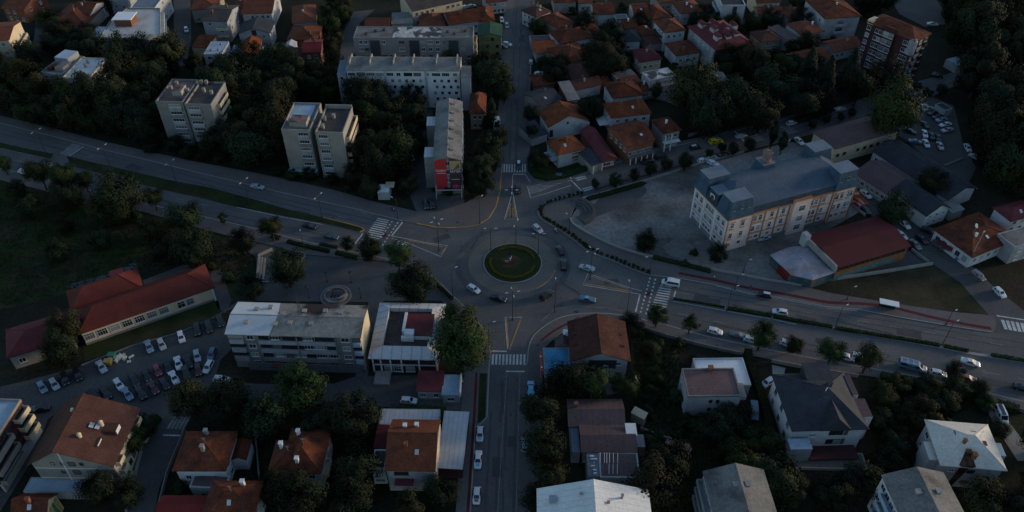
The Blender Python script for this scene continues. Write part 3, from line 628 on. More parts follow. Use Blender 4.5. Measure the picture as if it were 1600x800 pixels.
def B_(name, label, A, B, Cc, h, roof, m, wall, cat='house', wf=None, wr=None, wl=None, ch=(), cm='brick_wall', style='white', skip=.12, group=None, **k):
    s = Bld(name, label, A, B, Cc, h, cat, group).make(roof, m, wall, **k)
    for f, w in (('f', wf), ('r', wr), ('l', wl)):
        if w: s.wins(f, w[0], w[1], *(w[2:4] if len(w) > 2 else (1.2, 1.4)), style=style, skip=skip)
    for u, v in ch:
        rh = k.get('rh', 2.0) if roof != 'flat' else .1
        z = s.h + (rh * (1 - abs(v - .5) * 1.6) if roof != 'flat' else 0)
        s.chimney(u * s.L, v * s.W, z, cm)
    if roof in ('gable_x', 'hip') and cat == 'house':
        rh = k.get('rh', 2.0); R_ = random.Random(label); zz = lambda v: s.h + .2 + rh * min(1, 2 * v)
        if not ch and R_.random() < .7: s.chimney(R_.uniform(.3, .7) * s.L, .36 * s.W, zz(.36) - .1, R_.choice(('brick_wall', 'concrete', 'trim_white')), .55, 1.0)
        if R_.random() < .5:
            o = MB().tube((0, 0, -.6), (0, 0, 1.9), .03, .025, 4).tube((-.5, 0, 1.7), (.5, 0, 1.7), .02, .02, 4).tube((-.35, 0, 1.4), (.35, 0, 1.4), .02, .02, 4).build('aerial', 'steel_pale', s.roof); o.location = (s.L * R_.uniform(.35, .65), s.W * .48, s.h + rh)
        if R_.random() < .35:
            o = MB().box(-.4, .4, -.55, .55, 0, .1).build('roof_window', 'steel_pale', s.roof); o.location = (s.L * R_.uniform(.35, .65), s.W * .25, zz(.25) + .02); o.rotation_euler = (math.atan2(rh, s.W / 2), 0, 0)
    return s
# ------------------------------------------------ top left quarter
def poly_block(name, label, cat, pts, h, wall, roof, deck, ph=.4):
    """building on a free footprint; the outline is surveyed at roof height"""
    w = [G2(p, h) for p in pts]; o = Vector((w[0].x, w[0].y, 0)); t = thing(name, label, cat, o); q = [((p - o).x, (p - o).y) for p in w]; n = len(q)
    MB().prism(q, -.3, h).build('wall', wall, t)
    cx, cy = sum(p[0] for p in q) / n, sum(p[1] for p in q) / n
    MB().prism([(cx + (x - cx) * .97, cy + (y - cy) * .97) for x, y in q], h + .01, h + .06).build('roof', roof, t)
    ribbon(MB(), [Vector((x, y, 0)) for x, y in q + [q[0]]], .3, h + ph, 0, h - .2).build('parapet', deck, t)
    xs = [p.x for p in w]; ys = [p.y for p in w]; FOOT.append((Vector((min(xs), min(ys), 0)), Vector((1, 0, 0)), Vector((0, 1, 0)), max(xs) - min(xs), max(ys) - min(ys)))
    def edge_wins(i, rows, cols, ww=1.4, hh=1.3):
        a, b_ = Vector((*q[i], 0)), Vector((*q[(i + 1) % n], 0)); d = (b_ - a); L_ = d.length; d.normalize()
        for r in range(rows):
            for c in range(cols): p = a + d * (L_ * (c + .5) / cols); inst('window', win_mesh(ww, hh), t, (p.x + d.y * .01, p.y - d.x * .01, h / rows * (r + .55)), math.atan2(d.y, d.x))
    return t, edge_wins, q
t, ew, q = poly_block('apartment_block', 'broad pale block whose flat roof carries a small brick stair house', 'apartment block', [(157, 59), (231, 62), (251, 55), (250, 14), (199, 14), (172, 35)], 11, 'grey_wall', 'pale_roof', 'concrete')
ew(0, 3, 7); ew(2, 3, 6); a, b_ = Vector((*q[2], 0)), Vector((*q[3], 0)); d = (b_ - a).normalized()
for z in (3.2, 6.6, 9.6): ribbon(MB(), [a + d * 2 + Vector((.7, 0, 0)), b_ - d * 2 + Vector((.7, 0, 0))], 1.3, z + 1.0, 0, z).build('balcony', 'pale_wall', t)
p0 = G(181, 42, 11) - t.location; sh = MB().box(p0.x, p0.x + 6.5, p0.y, p0.y + 6, 11.07, 14).build('stair_house', 'brick_wall', t); MB().box(p0.x - .5, p0.x + 7, p0.y - .5, p0.y + 6.5, 14, 14.25).build('stair_roof', 'white_membrane', sh)
B_('annex', 'low blue grey annex beside the broad pale flat roofed block', (137, 59), (154, 59), (146, 42), 10.6, 'flat', 'blue_metal', 'grey_wall', 'building', ph=.2, wf=(3, 2))
s = B_('apartment_block', 'small block with two pale roof terraces half sunk in trees', (98, 122), (139, 123), (128, 91), 13, 'flat', 'steel_sheet', 'pale_wall', 'apartment block', wf=(4, 1, 3.2, 1.2), wr=(4, 3), wl=None, deck='cream_wall', ph=.3)
for z in (3, 6.2, 9.4): s.balcony('r', s.W * .6, z, s.W * .7, 1.6, 1.1, 'cream_wall')
for u, v in ((.45, .75), (.5, .55), (.35, .25)): s.chimney(u * s.L, v * s.W, 13, 'concrete', .8, 1.2)
s = B_('apartment_block', 'grey block with stepped roof and blue top box beside the two pale terraces', (64, 113), (96, 117), (88, 84), 12.4, 'flat', 'grey_roof', 'pale_wall', 'apartment block', wf=(4, 3), ph=.3)
s.block('roof_box', s.L * .1, s.L * .75, s.W * .55, s.W, 12.46, 14.6, 'pale_wall', 'blue_metal'); s.block('stair_house', s.L * .55, s.L * .95, s.W * .15, s.W * .5, 12.46, 14.0, 'tan_wall', 'grey_roof'); s.block('lift_shed', s.L * .2, s.L * .42, s.W * .12, s.W * .34, 12.46, 13.6, 'weathered_tile')
s = B_('apartment_block', 'cream block with stacked balconies cut by the edge of the photo', (-40, 66), (13, 62), (-28, 38), 14, 'gable_x', 'dark_tile', 'cream_wall', 'apartment block', wf=(4, 3), rh=1.6)
for z in (2.6, 5.8, 9): s.balcony('r', s.W * .5, z, s.W * .8, 1.5, 1.1, 'cream_wall'); s.win('r', s.W * .35, z + 1.6, 1.5, 1.5); s.win('r', s.W * .7, z + 1.6, 1.2, 1.5)
B_('house', 'brick house with red roof and pale gable trim in the top corner', (4, 12), (37, 15), (12, -12), 6, 'gable_x', 'dark_tile', 'brick_wall', wf=(2, 3), wr=(2, 2), rh=2.2)
B_('house', 'wide dark red hipped roof beside the dead end street', (76, 39), (133, 40), (90, 6), 4.6, 'hip', 'dark_tile', 'tan_wall', wf=(1, 4), rh=2.6, ch=((.5, .4),))
B_('shed', 'low maroon lean-to between the dark red roofs and the broad pale block', (114, 58), (138, 59), (120, 42), 3.4, 'shed', 'maroon_roof', 'brick_wall', 'shed', rh=1, ov=.3)
B_('house', 'dark red house with small white dormer beside the wide hipped roof', (112, 20), (140, 22), (116, 0), 6, 'gable_x', 'dark_tile', 'aged_wall', wf=(2, 2), wr=(2, 2), rh=2)
B_('apartment_block', 'grey blue flat roofed block with white lit end at the top of the street', (203, 13), (242, 13), (210, -14), 9, 'flat', 'slate_pale', 'aged_wall', 'apartment block', wf=(3, 4), wr=(3, 3), ph=.3)
B_('house', 'pale blue plastered house wall beside the grey blue block', (170, -2), (198, -1), (172, -18), 7, 'flat', 'grey_roof', 'pale_wall', wf=(1, 2), ph=.3)
s = B_('house', 'tall house with worn grey brown roof and bright cream end wall', (316, 32), (354, 33), (325, 8), 9, 'gable_x', 'dark_felt', 'pale_wall', wf=(3, 2, 1.2, 1.2), rh=1.6, ch=((.3, .3), (.7, .7)))
s.wins('r', 3, 2); s.balcony('f', s.L * .75, 5.4, s.L * .45, 1.1); s.balcony('f', s.L * .75, 2.5, s.L * .45, 1.1); s.wall.data.materials[0] = M['pale_wall']
B_('house', 'dark red roof behind the tall grey brown roofed house', (299, 15), (338, 13), (302, -10), 6, 'hip', 'dark_tile', 'tan_wall', wf=(2, 3), rh=2.4)
s = B_('house', 'large dark red roofed house with white walls behind the slate gable', (379, 21), (424, 20), (384, -8), 7, 'gable_x', 'dark_tile', 'aged_wall', wf=(2, 5), wr=(2, 2), rh=2.5, ch=((.5, .7),))
B_('house', 'narrow dark red wing with plain grey wall beside the large white walled house', (367, 13), (378, 13), (368, -8), 7, 'gable_x', 'dark_tile', 'pale_wall', rh=1.6, ov=.3)
s = B_('house', 'white gabled house under a black slate roof', (373, 52), (421, 51), (381, 35), 6.6, 'gable_y', 'slate', 'aged_wall', wf=(2, 3), wr=(2, 2), rh=2.0)
s.win('f', s.L * .5, 6.8, 1.9, 2.0, 'dark', 'loggia')
s = B_('house', 'small orange tiled gable house with one bright white side', (373, 87), (400, 86), (389, 63), 5, 'gable_y', 'aged_orange', 'aged_wall', wf=(1, 2), wr=(2, 2), rh=1.7)
s.balcony('r', s.W * .55, 2.6, s.W * .5, 1, 1, 'cream_wall')
s = B_('house', 'little house with pale blue flat roof and two roof vents', (318, 85), (346, 85), (326, 65), 6.2, 'flat', 'blue_metal', 'aged_wall', wf=(2, 2, 1.4, 1.4), wr=(2, 2, 1.0, 1.5), ph=.12)
for u, v in ((.3, .3), (.7, .3), (.65, .75)): s.chimney(u * s.L, v * s.W, 6.2, 'concrete', .6, .5)
B_('shed', 'orange roofed shed with a cream end behind the pale blue flat roof', (300, 73), (324, 75), (302, 58), 4, 'shed', 'weathered_tile', 'cream_wall', 'shed', rh=1.2, ov=.3)
B_('shed', 'pale blue tin shed roof beside the orange gable house', (361, 82), (372, 82), (364, 73), 3, 'shed', 'blue_metal', 'pale_wall', 'shed', rh=.4, ov=.2)
s = B_('house', 'dark maroon house with white front bay among the trees', (458, 36), (493, 33), (460, 10), 5, 'hip', 'dark_tile', 'pale_wall', wf=(1, 3), rh=2)
B_('house', 'dark brown tiled roof with a white gable box at its edge', (450, 62), (494, 62), (456, 40), 5, 'hip', 'dark_tile', 'brick_wall', wf=(1, 3), rh=2.2, ch=((.75, .2),))
B_('shed', 'white gable box poking out of the dark brown roofs', (445, 74), (460, 74), (446, 66), 5, 'gable_y', 'pale_metal', 'aged_wall', 'shed', rh=1.0, ov=.2)
s = B_('house', 'house with bright red roof, orange chimney and dark brick walls', (474, 82), (500, 81), (482, 63), 7.5, 'gable_x', 'red_metal', 'brick_wall', wf=(2, 2), wr=(2, 2), rh=1.4, ch=((.55, .75),))
s.balcony('f', s.L * .75, 3.4, s.L * .4, 1.2, 1, 'trim_white')
B_('house', 'low dark brown roof with pale grey front below the bright red roof', (434, 97), (474, 97), (441, 75), 4.6, 'hip', 'brown_tile', 'pale_wall', wf=(1, 4), rh=2)
B_('shed', 'tiny pale metal canopy beside the low dark brown roof', (425, 95), (433, 95), (427, 89), 3, 'shed', 'pale_metal', 'pale_wall', 'shed', rh=.3, ov=.1)
# ------------------------------------------------ long blocks
s = B_('apartment_block', 'long grey apartment block with peeling white roof felt and three dark stair shafts', (552, 60), (739, 60), (562, 42), 15, 'flat', 'grey_roof', 'grey_wall', 'apartment block', ph=.25)
for u in (.175, .505, .835): s.block('stair_shaft', u * s.L - 1.8, u * s.L + 1.8, -.25, .0, 3, 14.2, 'stair_glass')
x0, y0 = s.loc(613, 59, 15); x1, y1 = s.loc(688, 59, 15); s.block('roof_felt', x0, x1, .5, s.W - .5, 15.07, 15.12, 'peeled')
for c, u in enumerate((.06, .10, .25, .31, .40, .58, .64, .70, .76, .91, .96)):
    for r in range(5):
        if random.random() < .8: s.win('f', u * s.L, 1.9 + r * 2.9, random.choice((1.4, 2.2)), 1.4, random.choice(('white', 'white', 'grey')))
for r in range(4): s.balcony('r', s.W * .5, 2.8 + r * 2.9, s.W * .6, 1.2, 1.1, 'cream_wall')
for u in (.1, .17, .24, .78, .84, .93): s.chimney(u * s.L, s.W * random.uniform(.3, .7), 15, 'dark_felt', .9, .7)
s = Bld('apartment_block', 'long white apartment block dotted with small paired windows', (541, 110), (718, 111), (545, 89), 14.6, 'apartment block').make('gable_x', 'grey_roof', 'white_wall', rh=1.6, ov=.25, rp=.66, ridge=False)
for r in range(5):
    for c in range(16):
        u = (c + .5 + (.18 if r % 2 else -.1)) / 16
        if c in (5, 11) : continue
        s.win('f', u * s.L, 1.3 + r * 2.35, .95, 1.0, 'none'); 
for c in range(12): s.win('f', (c + .5) / 12 * s.L, 13.2, random.choice((1.5, 2.6, 3.0)), 1.3, random.choice(('white', 'none')))
for u in (.34, .70): s.block('recess', u * s.L - .5, u * s.L + .5, -.06, .02, 0, 14.3, 'pale_wall')
for u in (.02, .2, .41, .58, .79, .97): s.block('fire_wall', u * s.L - .2, u * s.L + .2, s.W * .25, s.W * .9, 14.8, 16.6, 'concrete')
B_('apartment_block', 'lower white stair wing at the near tree end of the long white block', (527, 117), (540, 117), (536, 101), 13.2, 'shed', 'slate_pale', 'pale_wall', 'apartment block', rh=1.5, ov=.1, wf=(5, 1, .9, .9), style='none')
B_('apartment_block', 'lower white end wing with tan roof strip beside the long white block', (720, 121), (735, 121), (737, 104), 13.2, 'gable_x', 'grey_roof', 'pale_wall', 'apartment block', rh=1, ov=.1, rp=.6, ridge=False)
B_('house', 'olive green block with dark green roof beside the north road', (748, 56), (783, 56), (750, 39), 9, 'gable_y', 'green_roof', 'olive_wall', wf=(3, 4), style='none', rh=1.2)
# ------------------------------------------------ top middle
s = B_('row_house', 'long cream building with dark roof and shop windows at the top edge', (645, 17), (722, 0), (640, -6), 7.5, 'gable_x', 'dark_felt', 'cream_wall', 'building', wf=(2, 9, 1.2, 1.5), rh=2.2)
B_('house', 'orange hipped roof with broad white gable wall behind the grey block', (703, 38), (751, 31), (703, 19), 5.2, 'gable_x', 'weathered_tile', 'aged_wall', wf=(1, 4), wr=(1, 2), rh=2.2)
B_('house', 'bright orange roof with cream wall beside the north road', (751, 34), (772, 33), (748, 12), 4.4, 'hip', 'aged_orange', 'cream_wall', wf=(1, 3), rh=1.8)
B_('house', 'white shopfront under a red roof at the top of the north road', (761, 4), (791, 1), (760, -12), 5.5, 'gable_x', 'dark_tile', 'aged_wall', wf=(2, 4), rh=1.6)
B_('house', 'low dark red roof behind the peeling grey block', (571, 42), (607, 42), (576, 28), 4.5, 'gable_x', 'dark_tile', 'tan_wall', wf=(1, 3), rh=1.8)
B_('house', 'wide dark red roof between the cream shops and the peeling grey block', (657, 41), (694, 40), (654, 22), 4.5, 'hip', 'dark_tile', 'tan_wall', wf=(1, 3), rh=2)
B_('shed', 'grey tin roof beside the wide dark red roof', (612, 38), (645, 37), (616, 24), 4, 'shed', 'grey_roof', 'pale_wall', 'shed', rh=1, ov=.2)
s = B_('house', 'brown hipped house with tan wall behind the spruce', (735, 177), (757, 177), (729, 148), 6.5, 'hip', 'weathered_tile', 'tan_wall', wf=(2, 2), rh=2.5, ch=((.5, .5),))
B_('kiosk', 'white roofed box kiosk at the side of the north road', (769, 196), (783, 195), (772, 182), 3, 'flat', 'white_membrane', 'aged_wall', 'kiosk', ph=.05)
B_('shed', 'pale tin shed roof in the alley by the trees', (642, 225), (653, 225), (646, 216), 2.8, 'shed', 'pale_metal', 'tan_wall', 'shed', rh=.3, ov=.1)
B_('shed', 'second pale tin shed roof nearer the boulevard in the alley', (634, 253), (647, 252), (633, 244), 2.8, 'shed', 'pale_metal', 'tan_wall', 'shed', rh=.3, ov=.1)
# towers
def tower(label, A, B, Cc, h, bx, rows, roofm, wall, lit=False):
    s = Bld('tower_block', label, A, B, Cc, h, 'tower block').make('flat', roofm, wall, ph=.7, deck='tan_wall' if lit else wall)
    fh = h / rows
    for r in range(rows):
        z = fh * r
        b = MB(); b.box(bx[0] * s.L, bx[1] * s.L, -.35, -.02, z + .1, z + fh * .42); b.build('balcony', 'pale_wall' if r % 2 else 'stone_base', s.root)
        s.win('f', (bx[0] + bx[1]) / 2 * s.L, z + fh * .68, (bx[1] - bx[0]) * s.L * .92, fh * .42, 'white')
        for v in (.2, .8): s.win('l', v * s.W, z + fh * .6, 1.3, 1.3)
    return s
s = tower('grey tower block half with pink roof felt near the boulevard', (244, 161), (286, 162), (265, 126), 16, (.42, .9), 6, 'pink_felt', 'grey_wall')
s.block('stair_house', s.L * .45, s.L * .8, s.W * .3, s.W * .6, 16.06, 18, 'concrete', 'pink_felt'); s.block('roof_step', .3, s.L - .3, .3, s.W * .22, 16.06, 16.3, 'dark_felt')
for u, v in ((.2, .6), (.3, .8), (.9, .5)): s.chimney(u * s.L, v * s.W, 16, 'tan_wall', .9, 1.3)
s = tower('darker roofed grey tower block half with lit cream cornice near the boulevard', (289, 165), (330, 166), (311, 130), 16, (.08, .55), 6, 'dark_felt', 'grey_wall')
for r in range(3): s.balcony('r', s.W * .55, 8 + r * 2.6, s.W * .55, 1.2, 1.2, 'cream_wall')
for u, v in ((.1, .95), (.3, .95), (.4, .6), (.75, .5)): s.chimney(u * s.L, v * s.W, 16, 'tan_wall', .8, 1.4)
s = tower('tan tower block half with pale blue roof sheet and rooftop hut', (440, 205), (484, 206), (464, 163), 16.5, (.55, .95), 6, 'grey_roof', 'tan_wall')
s.block('roof_sheet', .4, s.L * .82, s.W * .45, s.W - .4, 16.57, 16.7, 'blue_metal'); s.block('stair_house', s.L * .25, s.L * .85, s.W * .12, s.W * .4, 16.56, 18.6, 'tan_wall', 'pink_felt'); s.block('glass_canopy', -.3, s.L + .3, -1.6, -.02, 2.4, 2.6, 'blue_metal')
s = tower('tan tower block half with dark roof and lit cream balcony bands', (493, 209), (536, 210), (512, 169), 16.5, (.08, .45), 6, 'dark_felt', 'tan_wall', True)
for r in range(5): s.balcony('r', s.W * .55, 1.8 + r * 2.75, s.W * .86, 1.3, 1.5, 'cream_wall')
s.block('rear_upstand', 0, s.L, s.W - .5, s.W, 17.2, 18.0, 'grey_wall')
for u, v in ((.45, .6), (.2, .2), (.15, .5)): s.chimney(u * s.L, v * s.W, 16.5, 'tan_wall', .8, 1.4)
B_('link_block', 'narrow recessed link between the two grey tower halves', (288, 158), (296, 158), (300, 140), 15.2, 'flat', 'pink_felt', 'grey_wall', 'building', ph=.3)
B_('link_block', 'narrow recessed link between the two tan tower halves', (487, 198), (496, 199), (502, 178), 15.7, 'flat', 'pink_felt', 'tan_wall', 'building', ph=.3)
s = B_('kiosk', 'small kiosk under a white and yellow awning by the boulevard trees', (590, 301), (608, 301), (593, 288), 2.8, 'flat', 'white_membrane', 'aged_wall', 'kiosk', ph=.06)
s.block('awning', s.L * .55, s.L + 1.2, s.W * .55, s.W + 1, 2.95, 3.05, 'cream_wall')
# block with the banners
s = Bld('apartment_block', 'long grey ridged roof block ending in two tall advertising banners', (677, 252), (721, 251), (692, 160), 12.4, 'apartment block').make('gable_y', 'grey_roof', 'grey_wall', rh=1.5, ov=.15)
s.roof.data.materials[0] = M['pale_metal'] if False else M['grey_roof']
for r in range(4): s.win('f', s.L * .5, 2.2 + r * 3.1, 1.7, 1.7, 'white')
for r in range(4):
    for c in range(9): s.win('r', s.W * (c + .5) / 9, 2.0 + r * 3.2, 1.4, 1.4); 
for v in (.12, .3, .46, .6, .74, .9): s.chimney(s.L * .66, v * s.W, 13.2, 'concrete', .9, .9)
for v, zz in ((.1, 11.6), (.62, 11.6)):
    x = s.block('stair_bay', -3.0, -.02, v * s.W, v * s.W + 5.5, -.3, zz, 'grey_wall', 'pale_metal')
cn = MB(); cn.box(.2, s.L - .2, -2.6, -2.4, 3.2, 3.5); cn.box(.2, .5, -2.6, -2.3, 0, 3.2); cn.box(s.L - .5, s.L - .2, -2.6, -2.3, 0, 3.2); cn.box(.2, .5, -2.3, 0, 3.2, 3.5); cn.box(s.L - .5, s.L - .2, -2.3, 0, 3.2, 3.5); cn.build('canopy_frame', 'steel_pale', s.root)
BAN = s
def text(body, size, m, loc, rz, parent, name='lettering', sx=1):
    cu = bpy.data.curves.new('lettering', 'FONT'); cu.body = body; cu.size = size; cu.extrude = .015; cu.align_x = 'CENTER'; cu.align_y = 'CENTER'
    t = bpy.data.objects.new('tmp', cu); C.objects.link(t)
    bpy.context.view_layer.update(); me = bpy.data.meshes.new_from_object(t); me.materials.clear(); me.materials.append(M[m])
    bpy.data.objects.remove(t); bpy.data.curves.remove(cu)
    o = bpy.data.objects.new(name, me); C.objects.link(o); o.parent = parent; o.location = loc
    o.rotation_euler = (math.pi / 2, 0, rz); o.scale = (sx, 1, 1); return o
bw = s.L * .42
q = thing('banner', 'tall red advertising banner with white lettering on the end of the ridged block', 'banner', s.P(.25, -.2), s.rz)
MB().add([(0, 0, 1.6), (bw, 0, 1.6), (bw, 0, 13.3), (0, 0, 12.6), (0, .12, 1.6), (bw, .12, 1.6), (bw, .12, 13.3), (0, .12, 12.6)], [(0, 1, 2, 3), (7, 6, 5, 4), (0, 4, 5, 1), (1, 5, 6, 2), (2, 6, 7, 3), (3, 7, 4, 0)]).build('sheet', 'sign_red', q)
text('ТКИВА!', bw * .25, 'sign_white', (bw / 2, -.04, 9.0), 0, q); MB().box(.5, bw - .3, -.03, -.005, 8.0, 8.12).build('underline', 'sign_white', q)
q = thing('banner', 'dark maroon advertising banner with a tan picture and pink badge', 'banner', s.P(s.L - bw - .25, -.2), s.rz)
MB().add([(0, 0, 1.6), (bw, 0, 1.6), (bw, 0, 12.6), (0, 0, 13.3), (0, .12, 1.6), (bw, .12, 1.6), (bw, .12, 12.6), (0, .12, 13.3)], [(0, 1, 2, 3), (7, 6, 5, 4), (0, 4, 5, 1), (1, 5, 6, 2), (2, 6, 7, 3), (3, 7, 4, 0)]).build('sheet', 'sign_dark', q)
MB().prism([(.1, -.03), (bw - .1, -.03), (bw - .1, -.005), (.1, -.005)], 9.3, 12.5).build('picture', 'sign_tan', q)
MB().add([(bw * .35, -.05, 9.3), (bw * .9, -.05, 9.9), (bw * .8, -.05, 11.8), (bw * .62, -.05, 10.8)], [(0, 1, 2, 3)]).build('picture_figure', 'brick_wall', q)
text('МУЗА', bw * .33, 'sign_white', (bw / 2, -.06, 8.6), 0, q); MB().box(.5, bw - .6, -.03, -.005, 5.6, 5.75).build('small_print', 'sign_white', q)
bb = MB(); bb.add([(bw * .5 + 1.15 * math.cos(a), -.03, 3.0 + .7 * math.sin(a)) for a in [i * math.pi / 10 for i in range(20)]], [tuple(range(20))]); bb.build('badge', 'sign_pink', q)
# ------------------------------------------------ north-east quarter
B_('house', 'white house with dark roof and pale rear slope at the north road top', (838, 27), (860, 18), (835, 9), 6, 'hip', 'brown_tile', 'aged_wall', wf=(2, 3), wl=(2, 3), rh=2)
B_('house', 'orange roof squeezed between the north road and the garden trees', (872, 45), (898, 37), (862, 22), 5, 'hip', 'weathered_tile', 'tan_wall', rh=2, wf=(1, 2))
B_('house', 'wide orange hipped house with white wall and pale roof ridge', (876, 68), (928, 58), (864, 49), 5, 'hip', 'weathered_tile', 'aged_wall', wf=(1, 5), wl=(1, 2), rh=2.4, ch=((.4, .7),))
B_('house', 'long brown roof with bright orange rear slope beside the garden trees', (886, 99), (928, 86), (871, 72), 4.2, 'hip', 'weathered_tile', 'tan_wall', rh=2.3)
B_('house', 'little bright orange roof with white wall beside the parked white car', (838, 83), (870, 80), (835, 71), 4, 'shed', 'aged_orange', 'aged_wall', wf=(1, 2), rh=1.2)
B_('shed', 'flat brown shed roof beside the north road', (831, 69), (864, 67), (833, 56), 3, 'flat', 'brown_metal', 'tan_wall', 'shed', ph=.1)
B_('house', 'dark brown roof with one orange slope behind the long white wall', (897, 127), (937, 122), (885, 103), 4.4, 'hip', 'brown_tile', 'tan_wall', rh=2.4, ch=((.8, .2),), cm='concrete')
B_('house', 'dark roof above a long plain white wall', (893, 141), (939, 131), (889, 127), 4.2, 'gable_x', 'brown_tile', 'aged_wall', rh=1.5)
B_('house', 'small dark roof with glowing orange rear slope by the north road', (836, 134), (866, 131), (838, 118), 4, 'hip', 'weathered_tile', 'brick_wall', rh=1.8)
B_('house', 'grey sheet roof over a brick wall', (889, 157), (904, 155), (868, 132), 5.5, 'shed', 'grey_roof', 'brick_wall', rh=.5, wf=(2, 2))
B_('house', 'dark slate roof beside the grey sheet roof', (846, 166), (877, 154), (838, 141), 4.6, 'gable_x', 'slate', 'tan_wall', rh=1.4)
s = B_('house', 'orange tiled gable house with a broad blank white gable', (858, 198), (918, 188), (850, 175), 5, 'gable_y', 'aged_orange', 'aged_wall', rh=3.2, ov=.5)
s.win('f', s.L * .48, 5.4, .7, .7, 'dark'); s.win('f', s.L * .06, 2.2, 1.2, 2.6, 'dark', 'door'); s.block('white_bay', s.L * .86, s.L + .5, -.8, -.02, 2.2, 4.6, 'aged_wall')
B_('shed', 'slate blue lean-to against the blank white gable house', (831, 217), (855, 209), (838, 190), 3.0, 'shed', 'slate', 'pale_wall', 'shed', rh=.8, ov=.2)
s = B_('house', 'orange hipped house with white and brick front behind the corner lawn', (873, 242), (912, 231), (857, 222), 5.2, 'hip', 'aged_orange', 'aged_wall', rh=2.6, ch=((.5, .4),))
s.block('brick_front', s.L * .55, s.L + .02, -.04, 0, .2, 5.1, 'brick_wall'); s.wins('f', 2, 4, .9, 1.2, x0=s.L * .55); s.wins('l', 2, 3); s.block('porch_roof', -2.0, -.02, 1, s.W * .8, 2.6, 2.8, 'blue_metal')
s = B_('row_house', 'long dark maroon roof running down to the street in two pitches', (941, 250), (962, 246), (900, 206), 4, 'gable_y', 'maroon_roof', 'brick_wall', 'building', rh=1.4, wf=(1, 3))
s = B_('shed', 'low slate roof on white posts facing the street', (925, 259), (941, 253), (911, 238), 3.2, 'shed', 'slate', 'tan_wall', 'shed', rh=.9, ov=.3)
for u in (.1, .95): s.block('post', u * s.L - .12, u * s.L + .12, -.5, -.25, 0, 3.0, 'trim_white')
s = B_('house', 'large white house with orange hipped roof above the brick shop row', (956, 184), (1016, 177), (938, 164), 7, 'hip', 'aged_orange', 'aged_wall', rh=3.2, wl=(2, 3), ch=((.3, .35), (.75, .4)))
s.wins('f', 2, 4, 1.3, 1.3); s.block('white_terrace', -3.5, -.02, s.W * .2, s.W * .85, 3.2, 3.4, 'trim_white')
B_('house', 'orange hipped roof directly behind the large white house', (958, 153), (1004, 148), (943, 131), 6, 'hip', 'weathered_tile', 'aged_wall', wl=(2, 3), rh=2.4)
s = B_('shop_row', 'brick shop row with double orange roof facing the street', (980, 229), (1022, 218), (954, 198), 6.6, 'gable_x', 'aged_orange', 'brick_wall', 'building', rh=2.4, wf=(1, 6, 1.1, 1.3), ov=.4)
s.roof.data.materials[0] = M['weathered_tile']; s.block('roof_window', s.L * .62, s.L * .70, s.W * .18, s.W * .26, 7.4, 8.0, 'trim_white')
s.block('shop_awning', .2, s.L - .2, -1.8, -.02, 2.6, 2.8, 'awning_grey')
for i in range(5): s.block('shop_post', s.L * (.08 + .21 * i) - .15, s.L * (.08 + .21 * i) + .15, -1.7, -1.5, 0, 2.6, 'trim_white')
for u in (.2, .45, .7, .9): s.win('l', u * s.W, 4.6, 1.2, 1.3)
s = B_('house', 'orange hipped corner house with white posts on its open balcony', (1037, 208), (1062, 203), (1029, 187), 6.6, 'hip', 'weathered_tile', 'tan_wall', rh=2.3, wf=(2, 3))
for u in (.02, .4): s.block('post', u * s.L - .15, u * s.L + .15, -1.6, -1.3, 0, 6.4, 'trim_white')
s.block('balcony', 0, s.L, -1.6, -.02, 3.1, 3.3, 'trim_white')
B_('house', 'white house under a plain orange roof at the top of the garden quarter', (929, 22), (960, 21), (924, 6), 5.4, 'gable_x', 'weathered_tile', 'aged_wall', wf=(1, 2, .9, .9), rh=2)
B_('house', 'orange roofed house with white side wall and hedge behind it', (992, 24), (1014, 23), (986, 7), 6, 'gable_x', 'weathered_tile', 'aged_wall', wl=(2, 3), wf=(1, 2), rh=2)
B_('house', 'dark orange hipped roof beside the orange house with white side wall', (1020, 30), (1047, 26), (1014, 9), 6, 'hip', 'weathered_tile', 'tan_wall', rh=2.2)
s = B_('house', 'tall white house with brown roof and blue side balconies', (1039, 51), (1070, 47), (1023, 33), 8.2, 'hip', 'weathered_tile', 'aged_wall', wl=(3, 3), wf=(2, 3), rh=2.4)
for z in (2.6, 5.2): s.balcony('l', s.W * .5, z, s.W * .6, 1.1, .9, 'steel_dark')
B_('house', 'brown hipped roof with orange chimney below the tall white house', (1057, 87), (1093, 82), (1045, 68), 5, 'hip', 'weathered_tile', 'aged_wall', wf=(1, 3), rh=2.2, ch=((.35, .15),), cm='mural_orange')
B_('house', 'slate roofed white house with a cream rear slope', (975, 65), (1000, 64), (960, 49), 5, 'hip', 'slate', 'aged_wall', wf=(1, 2), wl=(1, 2), rh=2.2)
B_('house', 'maroon roofed house with one glowing orange slope and cream front', (1002, 97), (1033, 92), (985, 80), 5, 'hip', 'maroon_roof', 'cream_wall', wf=(1, 3), wl=(2, 3), rh=2.6)
s = B_('workshop', 'long pale building with broken white flat roof beside the round tree', (1016, 126), (1056, 118), (1006, 113), 7.5, 'flat', 'peeled', 'pale_wall', 'building', wf=(2, 4), wl=(1, 2), ph=.15)
B_('shed', 'grey sloping tin roof in front of the broken white flat roof', (1028, 137), (1056, 131), (1024, 124), 5, 'shed', 'grey_roof', 'pale_wall', 'shed', rh=1.2, ov=.2, wf=(1, 3))
B_('shed', 'flat grey roof behind the low dark red sheds', (964, 124), (995, 118), (955, 114), 4, 'flat', 'grey_roof', 'tan_wall', 'shed', ph=.1)
B_('shed', 'low dark red shed roof beside the broken white flat roof', (976, 134), (1001, 128), (968, 126), 3.6, 'shed', 'dark_tile', 'brick_wall', 'shed', rh=.9, ov=.2)
